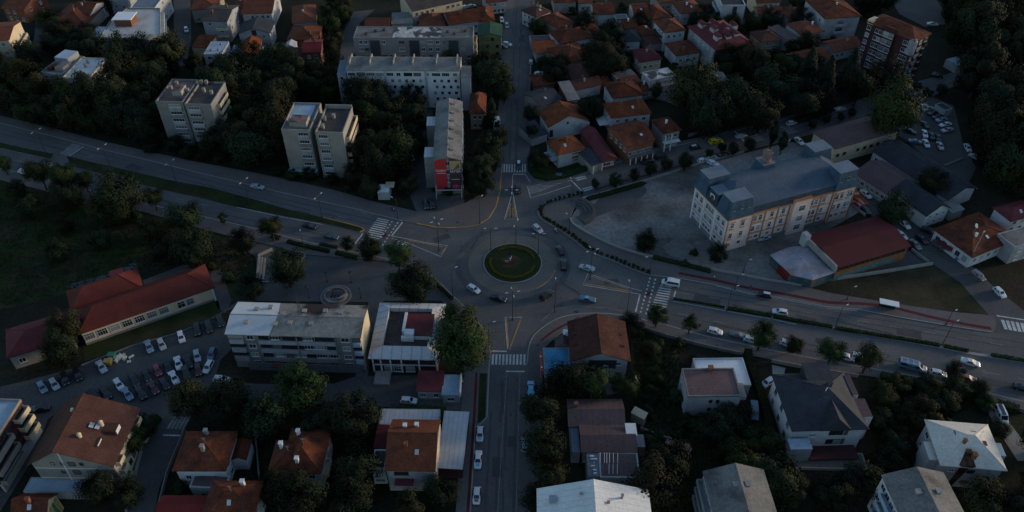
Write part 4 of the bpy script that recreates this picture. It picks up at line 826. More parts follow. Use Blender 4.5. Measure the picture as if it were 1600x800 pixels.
B_('house', 'white house with dark red roof beside the white apartment building', (1064, 21), (1098, 18), (1052, 4), 5.2, 'hip', 'dark_tile', 'aged_wall', wf=(1, 3), wl=(1, 3), rh=2.2)
s = B_('apartment_block', 'white apartment building with one dark vertical stair strip', (1128, 9), (1165, 9), (1112, -12), 10, 'flat', 'slate', 'aged_wall', 'apartment block', wl=(3, 4), ph=.3)
s.block('stair_strip', s.L * .48, s.L * .66, -.1, 0, .5, 9.6, 'stair_glass')
for z in (3, 6): s.balcony('l', s.W * .5, z, s.W * .7, 1.3, 1, 'blue_metal')
B_('house', 'long dark red roof over a pale blue wall beside the white stair strip building', (1186, 23), (1223, 22), (1181, 11), 5, 'gable_x', 'dark_tile', 'pale_wall', wf=(1, 4), rh=1.6)
B_('house', 'cream house with red roof behind the long dark red roof', (1183, 4), (1219, 3), (1180, -14), 6.5, 'gable_x', 'dark_tile', 'cream_wall', wf=(2, 4), rh=1.8)
s = B_('apartment_block', 'large maroon roofed apartment house with many dormers and a blue white side', (1119, 78), (1174, 68), (1095, 39), 9, 'hip', 'maroon_roof', 'brick_wall', 'apartment block', wl=(3, 6), rh=4.0, ov=.6)
for i, (u, v) in enumerate(((.2, .25), (.45, .22), (.7, .25), (.3, .5), (.6, .5), (.85, .5), (.2, .8), (.5, .78))):
    bb = MB(); bb.box(-1.1, 1.1, -1.6, 1.2, -.6, 1.2); bb.add([(-1.3, -1.8, 1.2), (1.3, -1.8, 1.2), (1.3, 1.6, 1.2), (-1.3, 1.6, 1.2), (0, -1.8, 2.1), (0, 1.6, 2.1)], [(0, 1, 4), (1, 2, 5, 4), (3, 0, 4, 5), (2, 3, 5)], 1)
    o = bb.build('dormer', ['aged_wall', 'maroon_roof'], s.root); o.location = (u * s.L, v * s.W, 10.2 + 1.4 * (1 - abs(v - .5) * 2))
for z in (3, 6): s.balcony('f', s.L * .3, z, s.L * .5, 1.3, 1, 'aged_wall'); s.balcony('f', s.L * .78, z, s.L * .3, 1.3, 1, 'tan_wall')
s.block('pale_side', -.08, -.02, .4, s.W - .4, 0, 8.8, 'pale_wall')  # pale panel covering the brick left wall
B_('house', 'brown tiled house with rows of small attic windows beside the maroon apartment house', (1190, 66), (1219, 62), (1180, 50), 5, 'hip', 'brown_tile', 'tan_wall', wf=(2, 5, .9, 1.1), rh=2.6)
B_('house', 'white flat brown roofed house with a narrow front', (1236, 65), (1249, 61), (1209, 44), 5, 'shed', 'brown_metal', 'aged_wall', wf=(1, 2), wl=(1, 3), rh=.6)
B_('house', 'brown hipped house behind the flat brown roof', (1253, 55), (1286, 49), (1229, 38), 6, 'hip', 'dark_tile', 'aged_wall', wf=(2, 4), wl=(1, 3), rh=2.4)
s = B_('house', 'big white house with orange roof and central balcony stack', (1289, 29), (1344, 25), (1260, 0), 9, 'hip', 'weathered_tile', 'aged_wall', wl=(2, 3), rh=3)
for z in (2.6, 5.6): s.balcony('f', s.L * .48, z, s.L * .34, 1.2, 1, 'aged_wall'); s.win('f', s.L * .48, z + 1.3, 3, 1.8, 'white')
B_('house', 'long dark roof with white wall below the big white house', (1304, 81), (1346, 71), (1285, 66), 4, 'gable_x', 'dark_tile', 'aged_wall', wf=(1, 5), rh=1.8)
B_('house', 'dark red roof with a thin white gable edge half hidden by dark firs', (1256, 102), (1300, 90), (1241, 82), 5, 'gable_x', 'dark_tile', 'pale_wall', wl=(1, 2), rh=1.8)
s = Bld('apartment_block', 'tall dark maroon apartment block with white framed windows and a reddish roof', (1356, 34), (1429, 64), (1467, 58), 17.5, 'apartment block').make('hip', 'weathered_tile', 'maroon_wall', rh=2.6, ov=.5, ridge=False)
for r in range(6):
    for u in (.06, .24, .31, .84, .92): s.win('f', u * s.L, 1.7 + r * 2.78, 1.6, 1.6, 'white')
    for u in (.15, .5, .85):
        s.win('r', u * s.W, 1.7 + r * 2.78, 1.4, 1.6, 'white')
    if r < 5: s.balcony('r', s.W * .32, 2.6 + r * 2.75, s.W * .3, 1.0, 1, 'tan_wall'); s.balcony('r', s.W * .78, 2.6 + r * 2.75, s.W * .2, 1.0, 1, 'maroon_wall')
bay = s.block('bay', s.L * .40, s.L * .62, -1.0, -.02, 0, 19.2, 'maroon_wall', 'weathered_tile')
for r in range(6):
    for u in (.45, .56):
        w_ = s.win('f', u * s.L, 2.0 + r * 2.85, 2.0, 1.9, 'white')
        if w_: w_.location.y = -1.02
s.block('corner_box', -.1, s.L * .12, -.12, 4, 17.0, 18.6, 'cream_wall')
co = MB().lathe([(1.5, 12), (1.5, 17), (1.0, 17.9)], 10).build('corner_turret', 'pale_wall', s.root); co.location = (s.L - .6, .6, 0)
B_('kiosk', 'pale blue flat canopy kiosk under the trees beyond the maroon block', (1496, 103), (1513, 99), (1489, 90), 3.2, 'flat', 'blue_metal', 'pale_wall', 'kiosk', ph=.06)
B_('house', 'maroon roofed white house at the far edge beneath the wooded slope', (1562, 143), (1606, 137), (1558, 118), 4.6, 'hip', 'maroon_roof', 'pale_wall', wf=(1, 3), rh=2)
B_('shed', 'small pale shed at the upper end of the car park', (1477, 173), (1488, 170), (1473, 160), 2.8, 'flat', 'slate', 'pale_wall', 'shed', ph=.08)

# more of the tightly packed roofs in the north-east quarter
for a in (('house', 'small dark red roof tucked behind the wide orange hipped house', (915, 50), (936, 48), (911, 38), 4, 'hip', 'weathered_tile', 'tan_wall'), ('shed', 'little red roof wedged beside the long white wall', (940, 130), (953, 127), (937, 119), 3.2, 'shed', 'weathered_tile', 'brick_wall'), ('house', 'low maroon shop canopy roof below the maroon apartment house', (1152, 92), (1179, 88), (1150, 79), 4, 'shed', 'maroon_roof', 'tan_wall'),
 ('house', 'grey pitched roof half hidden between the two large olive and dark trees', (1119, 136), (1140, 130), (1113, 112), 5, 'gable_x', 'grey_roof', 'pale_wall'), ('house', 'orange roof between the slate house and the white balconied house', (1004, 56), (1022, 53), (1000, 42), 4.4, 'hip', 'weathered_tile', 'tan_wall'), ('house', 'orange brown roof behind the slate roofed white house', (975, 44), (996, 42), (972, 30), 4.4, 'gable_x', 'weathered_tile', 'tan_wall'),
 ('house', 'grey walled small house beside the plain orange roof', (964, 36), (984, 35), (962, 24), 4.6, 'flat', 'grey_roof', 'pale_wall'), ('house', 'dark orange roof at the very top of the garden quarter', (866, 4), (900, 3), (864, -12), 5, 'hip', 'weathered_tile', 'tan_wall'), ('house', 'dark red roof at the top edge beside the plain orange one', (905, 5), (925, 4), (902, -10), 5, 'gable_x', 'dark_tile', 'aged_wall'), ('house', 'brown roof at the top edge between two white walled houses', (1030, 4), (1052, 2), (1027, -12), 5, 'hip', 'dark_tile', 'tan_wall'),
 ('house', 'rust coloured roof squeezed behind the brown hipped roof with chimney', (1092, 66), (1112, 62), (1086, 52), 5, 'hip', 'dark_tile', 'tan_wall'), ('shed', 'long low red roof beside the dark brown roof with one orange slope', (930, 112), (948, 108), (922, 100), 3.2, 'shed', 'weathered_tile', 'tan_wall'), ('house', 'orange roof at the bend behind the orange hipped roof', (1003, 142), (1022, 138), (998, 130), 4, 'hip', 'weathered_tile', 'tan_wall'), ('house', 'brown red roof beside the long dark red roof at the hedge', (1232, 28), (1256, 25), (1226, 12), 5, 'hip', 'dark_tile', 'tan_wall'), ('shed', 'dark lean-to roof before the tall white house', (1012, 70), (1040, 66), (1008, 58), 3.4, 'shed', 'brown_tile', 'tan_wall')):
    B_(*a[:9], 'shed' if a[0] == 'shed' else 'house', wf=(1, 2) if a[0] == 'house' else None, rh=1.8 if a[6] != 'shed' else .8, ov=.4)
# ------------------------------------------------ school and neighbours
s = Bld('school', 'large old school with pink brick front and steep blue slate mansard roof', (1138, 344), (1336, 290), (1081, 292), 11.5, 'school'); SCH = s
s.walls('school_pink'); L_, W_ = s.L, s.W
s.block('left_face', -.06, -.01, 0, W_, -.3, 11.4, 'school_shade_tint')  # left face coloured lilac to stand in for its cooler light
MB().box(-.25, L_ + .25, -.25, W_ + .25, 11.1, 11.55).build('cornice', 'school_trim', s.root)
MB().box(-.12, L_ + .12, -.12, W_ + .12, 3.7, 3.95).build('string_course', 'school_trim', s.root)
MB().box(-.18, L_ + .18, -.18, W_ + .18, -.3, 1.3).build('plinth', 'stone_base', s.root)
MB().box(-.10, L_ + .10, -.10, W_ + .10, 7.3, 7.5).build('string_course', 'school_trim', s.root)
def mansard(name, x0, x1, y0, y1, z0, z1, inset, mside, mtop, parent):
    b = MB(); i = inset
    b.add([(x0, y0, z0), (x1, y0, z0), (x1, y1, z0), (x0, y1, z0), (x0 + i, y0 + i, z1), (x1 - i, y0 + i, z1), (x1 - i, y1 - i, z1), (x0 + i, y1 - i, z1)], [(0, 1, 5, 4), (1, 2, 6, 5), (2, 3, 7, 6), (3, 0, 4, 7)], 0)
    b.box(x0 + i - .25, x1 - i + .25, y0 + i - .25, y1 - i + .25, z1, z1 + .2, 1)
    return b.build(name, [mside, mtop], parent)
b = MB(); z0 = 11.56; z1 = 13.4; zr = 17.4; i = .5   # main roof: steep foot, then two slopes
b.add([(0, 0, z0), (L_, 0, z0), (L_, W_, z0), (0, W_, z0), (i, i, z1), (L_ - i, i, z1), (L_ - i, W_ - i, z1), (i, W_ - i, z1)], [(0, 1, 5, 4), (1, 2, 6, 5), (2, 3, 7, 6), (3, 0, 4, 7)], 1)
b.add([(i, i, z1), (L_ - i, i, z1), (L_ - i, W_ - i, z1), (i, W_ - i, z1), (W_ * .42, W_ / 2, zr), (L_ - W_ * .42, W_ / 2, zr)], [(0, 1, 5, 4), (1, 2, 5), (2, 3, 4, 5), (3, 0, 4)], 0)
s.roof = b.build('roof', ['blue_slate', 'mansard_dark'], s.root)
pw = L_ * .185; pd = W_ * .34
for x0, x1 in ((-.35, pw), (L_ - pw * .92, L_ + .35)):
    for y0, y1 in ((-.35, pd), (W_ - pd, W_ + .35)):
        p = mansard('pavilion_roof', x0, x1, y0, y1, 11.57, 17.2, .9, 'mansard_blue', 'slate_pale', s.root)
        if y0 < 0:
            MB().box(x0 + .05, x1 - .05, y0, -.01, -.3, 11.1).build('pavilion_front', 'school_pink', s.root)
            for k in range(3):
                u = x0 + (x1 - x0) * (.2 + .3 * k); w_ = inst('window', win_mesh(.9, 1.1, 'grey'), p, (u, y0 + .42, 13.6 + (1.4 if k == 1 else 0)), 0)
for u0, m_ in ((.0, 0), (1, 0)):
    pass
mansard('link_roof', -.3, pw * .9, pd, W_ - pd, 11.57, 15.4, .8, 'mansard_dark', 'slate_pale', s.root)
bb = MB(); bb.tube((-.5 + .9, W_ / 2 - .9, 13.4), (.1 + .3, W_ / 2 - .9, 14.6), .14, .14); bb.tube((.4, W_ / 2 + .9, 13.4), (.4, W_ / 2 + .9, 14.6), .14, .14); bb.tube((.4, W_ / 2 - .9, 14.6), (.4, W_ / 2 + .9, 14.6), .14, .14); o = bb.build('roof_emblem', 'trim_white', s.root); o.location = (-.45, 0, -.3)
rx0, rx1 = L_ * .50, L_ * .635   # central bay
s.block('centre_bay', rx0, rx1, -.9, -.01, -.3, 12.2, 'school_pink', 'mansard_dark'); MB().box(rx0 - .15, rx1 + .15, -1.05, -.01, 12.2, 12.45).build('bay_cornice', 'school_trim', s.root)
for z in (2.4, 5.6, 9.3):
    for u in (.035, .075 + .04, .215, .255, .345, .435, .66, .695, .76, .86, .90, .955, .995 - .02):
        w_ = s.win('f', u * L_, z, 1.15, 1.9 if z > 3 else 1.3, 'white')
        if u < .185 or u > .83: w_.location.y = -.37
    w_ = s.win('f', (rx0 + rx1) / 2, z, 2.2, 1.9, 'white'); w_.location.y = -.92
    for v in (.10, .24, .42, .5, .58, .76, .9): s.win('l', v * W_, z, 1.2, 1.9 if z > 3 else 1.3, 'white').location.x = -.07
for u in (.035, .115, .215, .255, .345, .435, .66, .695, .76, .86, .90, .955):
    y_ = -.37 if u < .185 or u > .83 else -.01
    for z_ in (4.15, 7.75): MB().box(u * L_ - .7, u * L_ + .7, y_ - .1, y_ - .002, z_, z_ + .42).build('brick_apron', 'school_trim', s.root)
    MB().box(u * L_ - .85, u * L_ + .85, y_ - .13, y_ - .002, 10.42, 10.62).build('window_hood', 'school_trim', s.root)
for u in (.19, .29, .39, .48, .645, .73, .825): MB().box(u * L_ - .22, u * L_ + .22, -.16, -.01, 1.3, 11.1).build('pilaster', 'school_trim', s.root)
for x in (-.36, pw - .05, L_ - pw * .92 + .3, L_ + .0): MB().box(x - .05, x + .4, -.5, -.36, -.2, 11.1).build('corner_pier', 'school_trim', s.root)
for v in (.02, .33, .67, .97): MB().box(-.2, -.07, v * W_ - .3, v * W_ + .3, -.2, 11.1).build('corner_pier', 'trim_white', s.root)
cx, cy = s.loc(1187, 252, 15); cup = mansard('cupola_base', cx - 2.8, cx + 2.8, W_ - 5.6, W_ + .3, 11.6, 16.6, 1.0, 'mansard_blue', 'slate_pale', s.root)
dr = MB().lathe([(1.3, 16.8), (1.35, 17.2), (1.25, 17.3), (1.35, 19.6), (1.5, 19.7), (1.2, 20.2), (.3, 20.4)], 14).build('cupola_drum', 'pink_felt', cup); dr.location = (cx, W_ - 2.9, 0)
# gym hall and its annex
s = Bld('sports_hall', 'low hall with wide dark red roof and orange turquoise painted wall', (1308, 417), (1420, 384), (1265, 369), 5.5, 'sports hall').make('gable_x', 'gym_red', 'mural_orange', rh=1.3, ov=.5); HALL = s
b = MB(); b.box(.2, s.L * .42, -.05, -.01, .0, 2.0); b.box(s.L * .3, s.L * .86, -.06, -.02, .8, 2.4); b.build('painted_mural', 'turquoise', s.root)
s.wins('f', 1, 13, 1.5, 1.0, 'dark', z0=3.4, z1=5.2)
s.block('curved_parapet', -1.1, -.55, -.6, s.W * .95, 4.6, 6.6, 'concrete'); s.block('vent_box', -2.2, -.6, s.W * .84, s.W * 1.0, 4.0, 8.0, 'pale_wall')
pts = [(1203, 399), (1236, 430), (1270, 438), (1305, 426), (1288, 404), (1268, 381), (1230, 388)]
o0 = G(1254, 420); an = thing('hall_annex', 'many sided annex with pale lilac tin roof and painted walls', 'building', (o0.x, o0.y, 0))
w = [G2(p, 3.3) - o0 for p in pts]; w = [(p.x, p.y) for p in w]
MB().prism([(x * .965, y * .965) for x, y in w], -.2, 3.3).build('wall', 'dull_teal', an)
pk = G(1254, 406, 5.6) - o0; b = MB(); n = len(w)
b.add([(x, y, 3.3) for x, y in w] + [(x, y, 3.5) for x, y in w] + [(pk.x, pk.y, 5.6)], [tuple(range(n))] + [(i, n + i, n + (i + 1) % n, (i + 1) % n) for i in range(n)] + [(n + i, n + (i + 1) % n, 2 * n) for i in range(n)])
for i in range(n): b.tube((*w[i], 3.51), (pk.x, pk.y, 5.62), .09, .09, 5)
mat('lilac_tin', (.30, .27, .30), .6, .22, .3, 2, .12, 0, tint=((.30, .20, .18), .25, .55, .7))
b.build('roof', 'lilac_tin', an)
q0, q1 = Vector((*w[0], 0)), Vector((*w[1], 0)); d_ = (q1 - q0).normalized(); b = MB()
ribbon(b, [(q0 + d_ * 3.5) * .97, (q0 + d_ * 8) * .97], .25, 2.9, 0, 0.05); b.build('red_panel', 'mural_red', an)
FOOT.append((Vector((o0.x - 9, o0.y - 7, 0)), Vector((1, 0, 0)), Vector((0, 1, 0)), 18, 15))
s = B_('warehouse', 'long brown hipped roof with cream wall behind the school', (1305, 232), (1404, 204), (1272, 207), 6.5, 'hip', 'brown_metal', 'cream_wall', 'warehouse', wf=(1, 9, 1.2, 1.0), style='dark', rh=3.2, ridge=False)
s = B_('warehouse', 'very long black slate roof running down beside the car park', (1365, 236), (1482, 311), (1389, 211), 4.6, 'gable_x', 'slate', 'pale_wall', 'warehouse', wf=(1, 10), rh=2.2)
s.block('gutter', -.5, s.L + .5, s.W + .5, s.W + .7, 4.3, 4.5, 'trim_white')
s = B_('house', 'dark roofed row with white windows behind the parked orange truck', (1337, 270), (1388, 303), (1368, 246), 4.2, 'gable_x', 'brown_metal', 'pale_wall', 'building', wf=(1, 6), rh=2.2)
s = B_('house', 'white gable house with black slate roof at the bend of the lane', (1448, 336), (1483, 324), (1396, 297), 5, 'gable_y', 'slate', 'white_wall', wf=(2, 3, .9, 1.1), wl=(1, 5), rh=2.4)
s.roof.data.materials[0] = M['slate']
B_('shed', 'grey corrugated lean-to between the white gable house and the brown hipped house', (1488, 333), (1506, 327), (1484, 316), 3, 'shed', 'grey_roof', 'tan_wall', 'shed', rh=.5, ov=.2)
s = B_('house', 'reddish brown hipped house with white walls and a thin white mast', (1519, 401), (1588, 373), (1460, 360), 4.2, 'hip', 'rust_tile', 'white_wall', wf=(1, 6), rh=2.4)
s.wins('l', 1, 5, 1.4, 1.6, 'grey'); s.block('maroon_awning', -2.0, -.02, s.W * .45, s.W * .8, 2.4, 2.6, 'maroon_roof')
bb = MB(); bb.tube((0, 0, 0), (0, 0, 8.5), .12, .08); bb.box(-.3, .3, -.1, .1, 8.0, 8.6); o = bb.build('mast', 'steel_pale', s.root); o.location = (1.2, .8, 3.8)
bb = MB().lathe([(.05, 0), (.5, .12), (.7, .3)], 12).build('satellite_dish', 'trim_white', s.root); bb.location = (s.L * .45, s.W * .55, 7.2); bb.rotation_euler = (.9, .3, 0)
B_('house', 'white walled house with maroon roof at the far edge above the lane', (1579, 345), (1622, 334), (1570, 322), 5, 'hip', 'maroon_roof', 'white_wall', wf=(2, 3), rh=2)
B_('house', 'two storey pale house cut by the edge below the maroon roof', (1586, 387), (1640, 372), (1580, 360), 6, 'flat', 'grey_roof', 'pale_wall', wf=(2, 3), ph=.2)
# ------------------------------------------------ south-west quarter
s = B_('school', 'long single storey building with red hipped roof and cream wall of white windows', (126, 520), (332, 449), (317, 417), 4.6, 'hip', 'red_metal', 'cream_wall', 'school', rh=3.2, ov=.6, base=('stone_base', .7))
s.roof.data.materials[0] = M['maroon_roof']
for k in range(7): s.win('f', s.L * (.045 + .0925 * k), 2.6, 2.35, 2.1, 'white')
for u in (.735, .805): s.win('f', s.L * u, 2.5, 1.9, 2.1, 'white')
s.block('drain_post', s.L * .985, s.L, -.3, -.05, 0, 4.4, 'trim_white')
M['red_roof'] = None; mat('red_roof', (.082, .021, .017), .75, .18, .3, 3, .14, 0); s.roof.data.materials[0] = M['red_roof']; RS = s
s = B_('school_wing', 'rear wing with lit red hipped roof joined to the long red roofed building', (114, 487), (222, 451), (213, 422), 4.7, 'hip', 'red_roof', 'cream_wall', 'school', rh=3.6, ov=.5)
s.block('dormer', s.L * .63, s.L * .83, s.W * .75, s.W + .4, 4.8, 6.8, 'maroon_wall', 'maroon_roof')
B_('school_wing', 'low maroon roofed end of the red building half hidden by a tree', (14, 558), (112, 528), (5, 519), 4.4, 'hip', 'maroon_roof', 'tan_wall', 'school', rh=2.6, wf=(1, 4, 1.6, 1.4))
# apartment block by the plaza
s = Bld('apartment_block', 'grey apartment block with half white half sooty ribbed roof beside the plaza', (354, 521), (562, 527), (373, 474), 12, 'apartment block').make('gable_x', 'soot', 'grey_wall', rh=1.2, ov=.35, rp=.5)
x1, _ = s.loc(421, 522, 12); sl = 1.2 / (s.W / 2)
b = MB()
for ya, yb in ((-.37, s.W / 2 - .14), (s.W + .37, s.W / 2 + .14)):
    f = lambda y: 12.23 + sl * (y if y < s.W / 2 else s.W - y)
    b.add([(-.37, ya, f(ya)), (x1, ya, f(ya)), (x1 + 1.0, yb, f(yb)), (-.37, yb, f(yb)), (-.37, ya, f(ya) - .1), (x1, ya, f(ya) - .1)], [(0, 1, 2, 3), (0, 4, 5, 1)])
b.build('white_roof_sheet', 'steel_sheet', s.roof)
s.block('sun_tinted_end', s.L, s.L + .06, .2, s.W - .2, -.2, 11.9, 'cream_wall')  # cream skin on the grey wall paints in the warm low sun
ex = s.L
for r in range(4):
    z = 3.0 * r
    for u, wd in ((.17, 1.7), (.885, 1.9)): s.win('f', u * ex, z + 1.9, wd, 1.4, 'white')
    for u in (.28, .36, .44, .52, .61, .69, .77):
        s.win('f', u * ex, z + 2.0, 2.9, 1.25, random.choice(('white', 'dark', 'none')))
    if r:
        MB().box(.23 * ex, .81 * ex, -.5, -.02, z + .05, z + 1.15).build('balcony', 'grey_wall' if r == 1 else 'pale_wall', s.root)
        MB().box(.01 * ex, .115 * ex, -.6, -.02, z + .05, z + 1.2).build('balcony', 'pale_wall', s.root); s.win('f', .06 * ex, z + 2.0, 4.0, 1.2, 'none')
        MB().box(.945 * ex, .999 * ex, -.6, -.02, z + .05, z + 1.2).build('balcony', 'blue_metal', s.root); s.win('f', .97 * ex, z + 2.0, 2.0, 1.2, 'none')
for u in (.215, .525, .815): s.block('drain_pipe', u * ex - .12, u * ex + .12, -.62, -.5, 0, 11.8, 'stone_base')
s.block('shop_awning', .3 * ex, .38 * ex, -2, -.02, 2.4, 2.6, 'maroon_roof'); s.block('shop_front', .1 * ex, ex * .98, -.9, -.64, .1, 2.7, 'awning_grey')
for u, v in ((.17, .72), (.13, .28), (.27, .8), (.38, .6), (.46, .3), (.54, .7), (.62, .3), (.7, .72), (.82, .68), (.35, .25)): s.chimney(u * ex, v * s.W, 12.4, 'concrete', .9, .8)
bb = MB()
for k in range(4):
    a = math.pi / 2 * k; bb.tube((.5 * math.cos(a), .5 * math.sin(a), 0), (.12 * math.cos(a), .12 * math.sin(a), 7.5), .05, .04, 4)
for k in range(6):
    z = .6 + 1.15 * k; r_ = .5 - .38 * z / 7.5
    for q in range(4): a = math.pi / 2 * q; a2 = a + math.pi / 2; bb.tube((r_ * math.cos(a), r_ * math.sin(a), z), (r_ * math.cos(a2), r_ * math.sin(a2), z), .035, .035, 4)
o = bb.build('antenna_mast', 'steel_dark', s.roof); x, y = s.loc(470, 492, 13); o.location = (x, y, 12.8)
# courtyard building
s = Bld('civic_building', 'two storey maroon brick building with pale metal roof around a courtyard', (580, 557), (682, 559), (597, 476), 5.6, 'building'); s.rp = .5
s.walls('maroon_wall'); L_, W_ = s.L, s.W; e = 2.4
b = MB(); b.box(.3, L_ - .3, .3, W_ - .3, 5.0, 5.62, 0); b.build('court_deck', 'dark_felt', s.root)
b = MB(); zo, zi = 5.65, 6.9; o_ = .7
O = [(-o_, -o_), (L_ + o_, -o_), (L_ + o_, W_ + o_), (-o_, W_ + o_)]; I = [(e, e), (L_ - e, e), (L_ - e, W_ - e), (e, W_ - e)]
for k in range(4):
    a, c = O[k], O[(k + 1) % 4]; d_, f_ = I[(k + 1) % 4], I[k]
    b.add([(*a, zo), (*c, zo), (*d_, zi), (*f_, zi), (*f_, 5.63), (*d_, 5.63), (*a, zo - .25), (*c, zo - .25)], [(0, 1, 2, 3), (3, 2, 5, 4), (6, 7, 1, 0)], 0 if k in (0, 2) else 1)
mat('seam_x', (.40, .42, .44), .5, .1, .2, 2, .1, 0, lines=(0, .42, .45)); mat('seam_y', (.40, .42, .44), .5, .1, .2, 2, .1, 0, lines=(1, .42, .45), tint=((.32, .20, .12), .2, .55, .75))
b.build('roof', ['seam_x', 'seam_y'], s.root)
x0, y0 = s.loc(629, 532, 7.5); x1, y1 = s.loc(680, 494, 7.5)
s.block('inner_block', x0, L_ - 1.6, y0 + 2, W_ - 4.2, 5.62, 6.9, 'white_wall', 'maroon_roof'); s.block('white_edge', x0 - .7, x0 - .01, y0 + 3.5, W_ - 4.0, 5.62, 7.1, 'trim_white'); s.block('white_edge', x0 - .6, L_ - 6, y0 + 1.3, y0 + 1.98, 5.62, 7.1, 'trim_white'); s.block('vent_box', L_ - 8.3, L_ - 6.0, y0 + 1.6, y0 + 3.4, 6.92, 8.0, 'trim_white')
b = MB()
for u in (.0, .12, .27, .44, .71, .98): b.box(u * L_ - .18 + .2, u * L_ + .18 + .2, -.14, -.01, 0, 5.4)
b.box(.55, L_, -.1, -.01, 2.6, 2.95); b.box(.55, L_, -.1, -.01, 5.1, 5.4); b.build('white_frame', 'trim_white', s.root)
for u in (.25, .36, .58): s.win('f', u * L_, 1.3, 2.2, 1.8, 'white')
for u in (.08, .2, .35, .5, .6, .8): s.win('f', u * L_, 4.0, 2.4, 1.3, 'dark')
s.block('entrance_slab', .6, L_ * .28, -4.2, -.2, -.1, .6, 'concrete')
s = B_('house', 'low dark maroon roofed hut under the big round tree', (652, 610), (690, 611), (656, 585), 3.2, 'shed', 'maroon_roof', 'pale_wall', 'building', rh=.9, ov=.3, wf=(1, 3))
s = B_('kiosk', 'pale blue metal roofed shop beside the south road pavement', (691, 617), (717, 617), (694, 589), 3.2, 'shed', 'blue_metal', 'pale_wall', 'kiosk', rh=.5, ov=.15, wf=(1, 1, 1.6, 1.2))
s.block('white_edge', s.L + .16, s.L + .45, -.2, s.W + .2, 2.6, 4.4, 'trim_white')
# house with the brown saddle roof
s = B_('house', 'tall brown saddle roofed house wrapped in white metal roofed annexes', (604, 733), (678, 734), (614, 657), 8, 'gable_x', 'brown_tile', 'pale_wall', rh=3.0, rp=.56, ov=.4)
mat('saddle_tile', (.105, .036, .020), .9, .25, .35, 2.5, .25, 0); s.roof.data.materials[0] = M['saddle_tile']; s.win('f', s.L * .3, 6.6, 3.0, 1.1, 'dark'); s.block('maroon_canopy', s.L * .15, s.L * .55, -1.6, -.02, 4.4, 4.7, 'maroon_roof'); s.block('side_strip', s.L + .02, s.L + .3, .5, s.W - .5, 0, 8.2, 'cream_wall'); s.chimney(s.L * .38, s.W * .35, 9.6); s.chimney(s.L * .3, s.W * .75, 9.2, 'trim_white'); s.chimney(s.L * .55, s.W * .78, 9.0, 'trim_white'); s.win('r', s.W * .65, 5.4, 1.4, 1.6, 'dark')
B_('annex', 'white and grey tin annex along the rear of the brown saddle roofed house', (592, 664), (685, 665), (594, 639), 3.8, 'flat', 'pale_metal', 'pale_wall', 'annex', ph=.05)
s = B_('annex', 'ribbed pale tin annex with red side wall along the south road', (683, 731), (722, 733), (721, 648), 3.6, 'shed', 'pale_metal', 'maroon_wall', 'annex', rh=.8, ov=.15)  # dark maroon walls also stand in for the shadow on the front
B_('annex', 'dark maroon lean-to on the tree side of the brown saddle roofed house', (584, 700), (601, 701), (589, 667), 4.2, 'shed', 'maroon_roof', 'pale_wall', 'annex', rh=.6, ov=.15)
s = B_('annex', 'flat grey roofed annex with white front beside the brown saddle roofed house', (581, 733), (602, 733), (583, 703), 5.5, 'flat', 'dark_felt', 'white_wall', 'annex', ph=.15, wf=(2, 1, 2, 1))
s = B_('house', 'orange hipped house with white chimneys left of the tree row', (441, 737), (499, 738), (457, 673), 6.6, 'hip', 'terracotta', 'white_wall', rh=3.0, ov=.5, wf=(2, 3), wr=(2, 3), ch=((.25, .8), (.4, .15)), cm='trim_white')
s.roof.data.materials[0] = M['rust_tile']; s.balcony('r', s.W * .3, 3.2, 4, 1.2, 1, 'cream_wall')
B_('house_wing', 'lower orange hipped wing of the house with white chimneys', (422, 737.5), (470, 738), (434, 692), 6.4, 'hip', 'rust_tile', 'white_wall', 'house', rh=2.5, wf=(2, 2), ch=((.25, .7),), cm='trim_white')
s = B_('house', 'orange hipped house with pointed white chimney and small red annex', (274, 733), (350, 733), (298, 678), 6, 'hip', 'terracotta', 'white_wall', rh=3.2, ov=.6, wf=(1, 3), wr=(2, 2), ch=((.55, .35), (.45, .9)), cm='concrete')
s.roof.data.materials[0] = M['rust_tile']
B_('annex', 'small red roofed annex with white wall behind the pointed chimney house', (362, 718), (384, 718), (369, 689), 3.8, 'gable_y', 'rust_tile', 'white_wall', 'annex', rh=.8, ov=.2)
B_('shed', 'dark flat roofed shed in front of the pointed chimney house', (296, 761), (352, 764), (303, 741), 3.4, 'flat', 'brown_metal', 'pale_wall', 'shed', ph=.08)
B_('house', 'brown pyramid roofed house at the bottom edge beside the red tin roof', (319, 806), (394, 806), (330, 755), 6.6, 'hip', 'rust_tile', 'white_wall', rh=3.2, wr=(2, 2), ch=((.7, .8),), cm='trim_white')
B_('shed', 'bright red tin roof at the bottom edge of the photo', (243, 812), (318, 812), (256, 776), 3.8, 'gable_x', 'red_metal', 'pale_wall', 'shed', rh=1.2, ov=.3, ridge=False)
s = Bld('apartment_house', 'big brown roofed house with sand coloured gable and lit balcony side', (48, 722), (174, 724), (211, 641), 9, 'apartment house').make('gable_y', 'brown_tile', 'tan_wall', rh=4.6, ov=.7, rp=.40)
for r, us in enumerate(((.30, .52, .64, .8), (.33, .5, .66, .8), (.26, .38, .5, .62))):
    for u in us: s.win('f', u * s.L, 2.0 + r * 3.6 - (.6 if r == 2 else 0), 1.5 if u in (.52, .5) else .8, 1.4 if u in (.52, .5) else .9, 'none')
b = MB()
for z in (3.4, 6.9): b.box(.2, s.L - .2, -.08, -.01, z, z + .22)
b.add([(s.L * .36, -.06, 0), (s.L * .38, -.06, 0), (s.L * .42, -.06, 12.6), (s.L * .40, -.06, 12.6)], [(0, 1, 2, 3)]); b.build('plaster_band', 'trim_white', s.root)
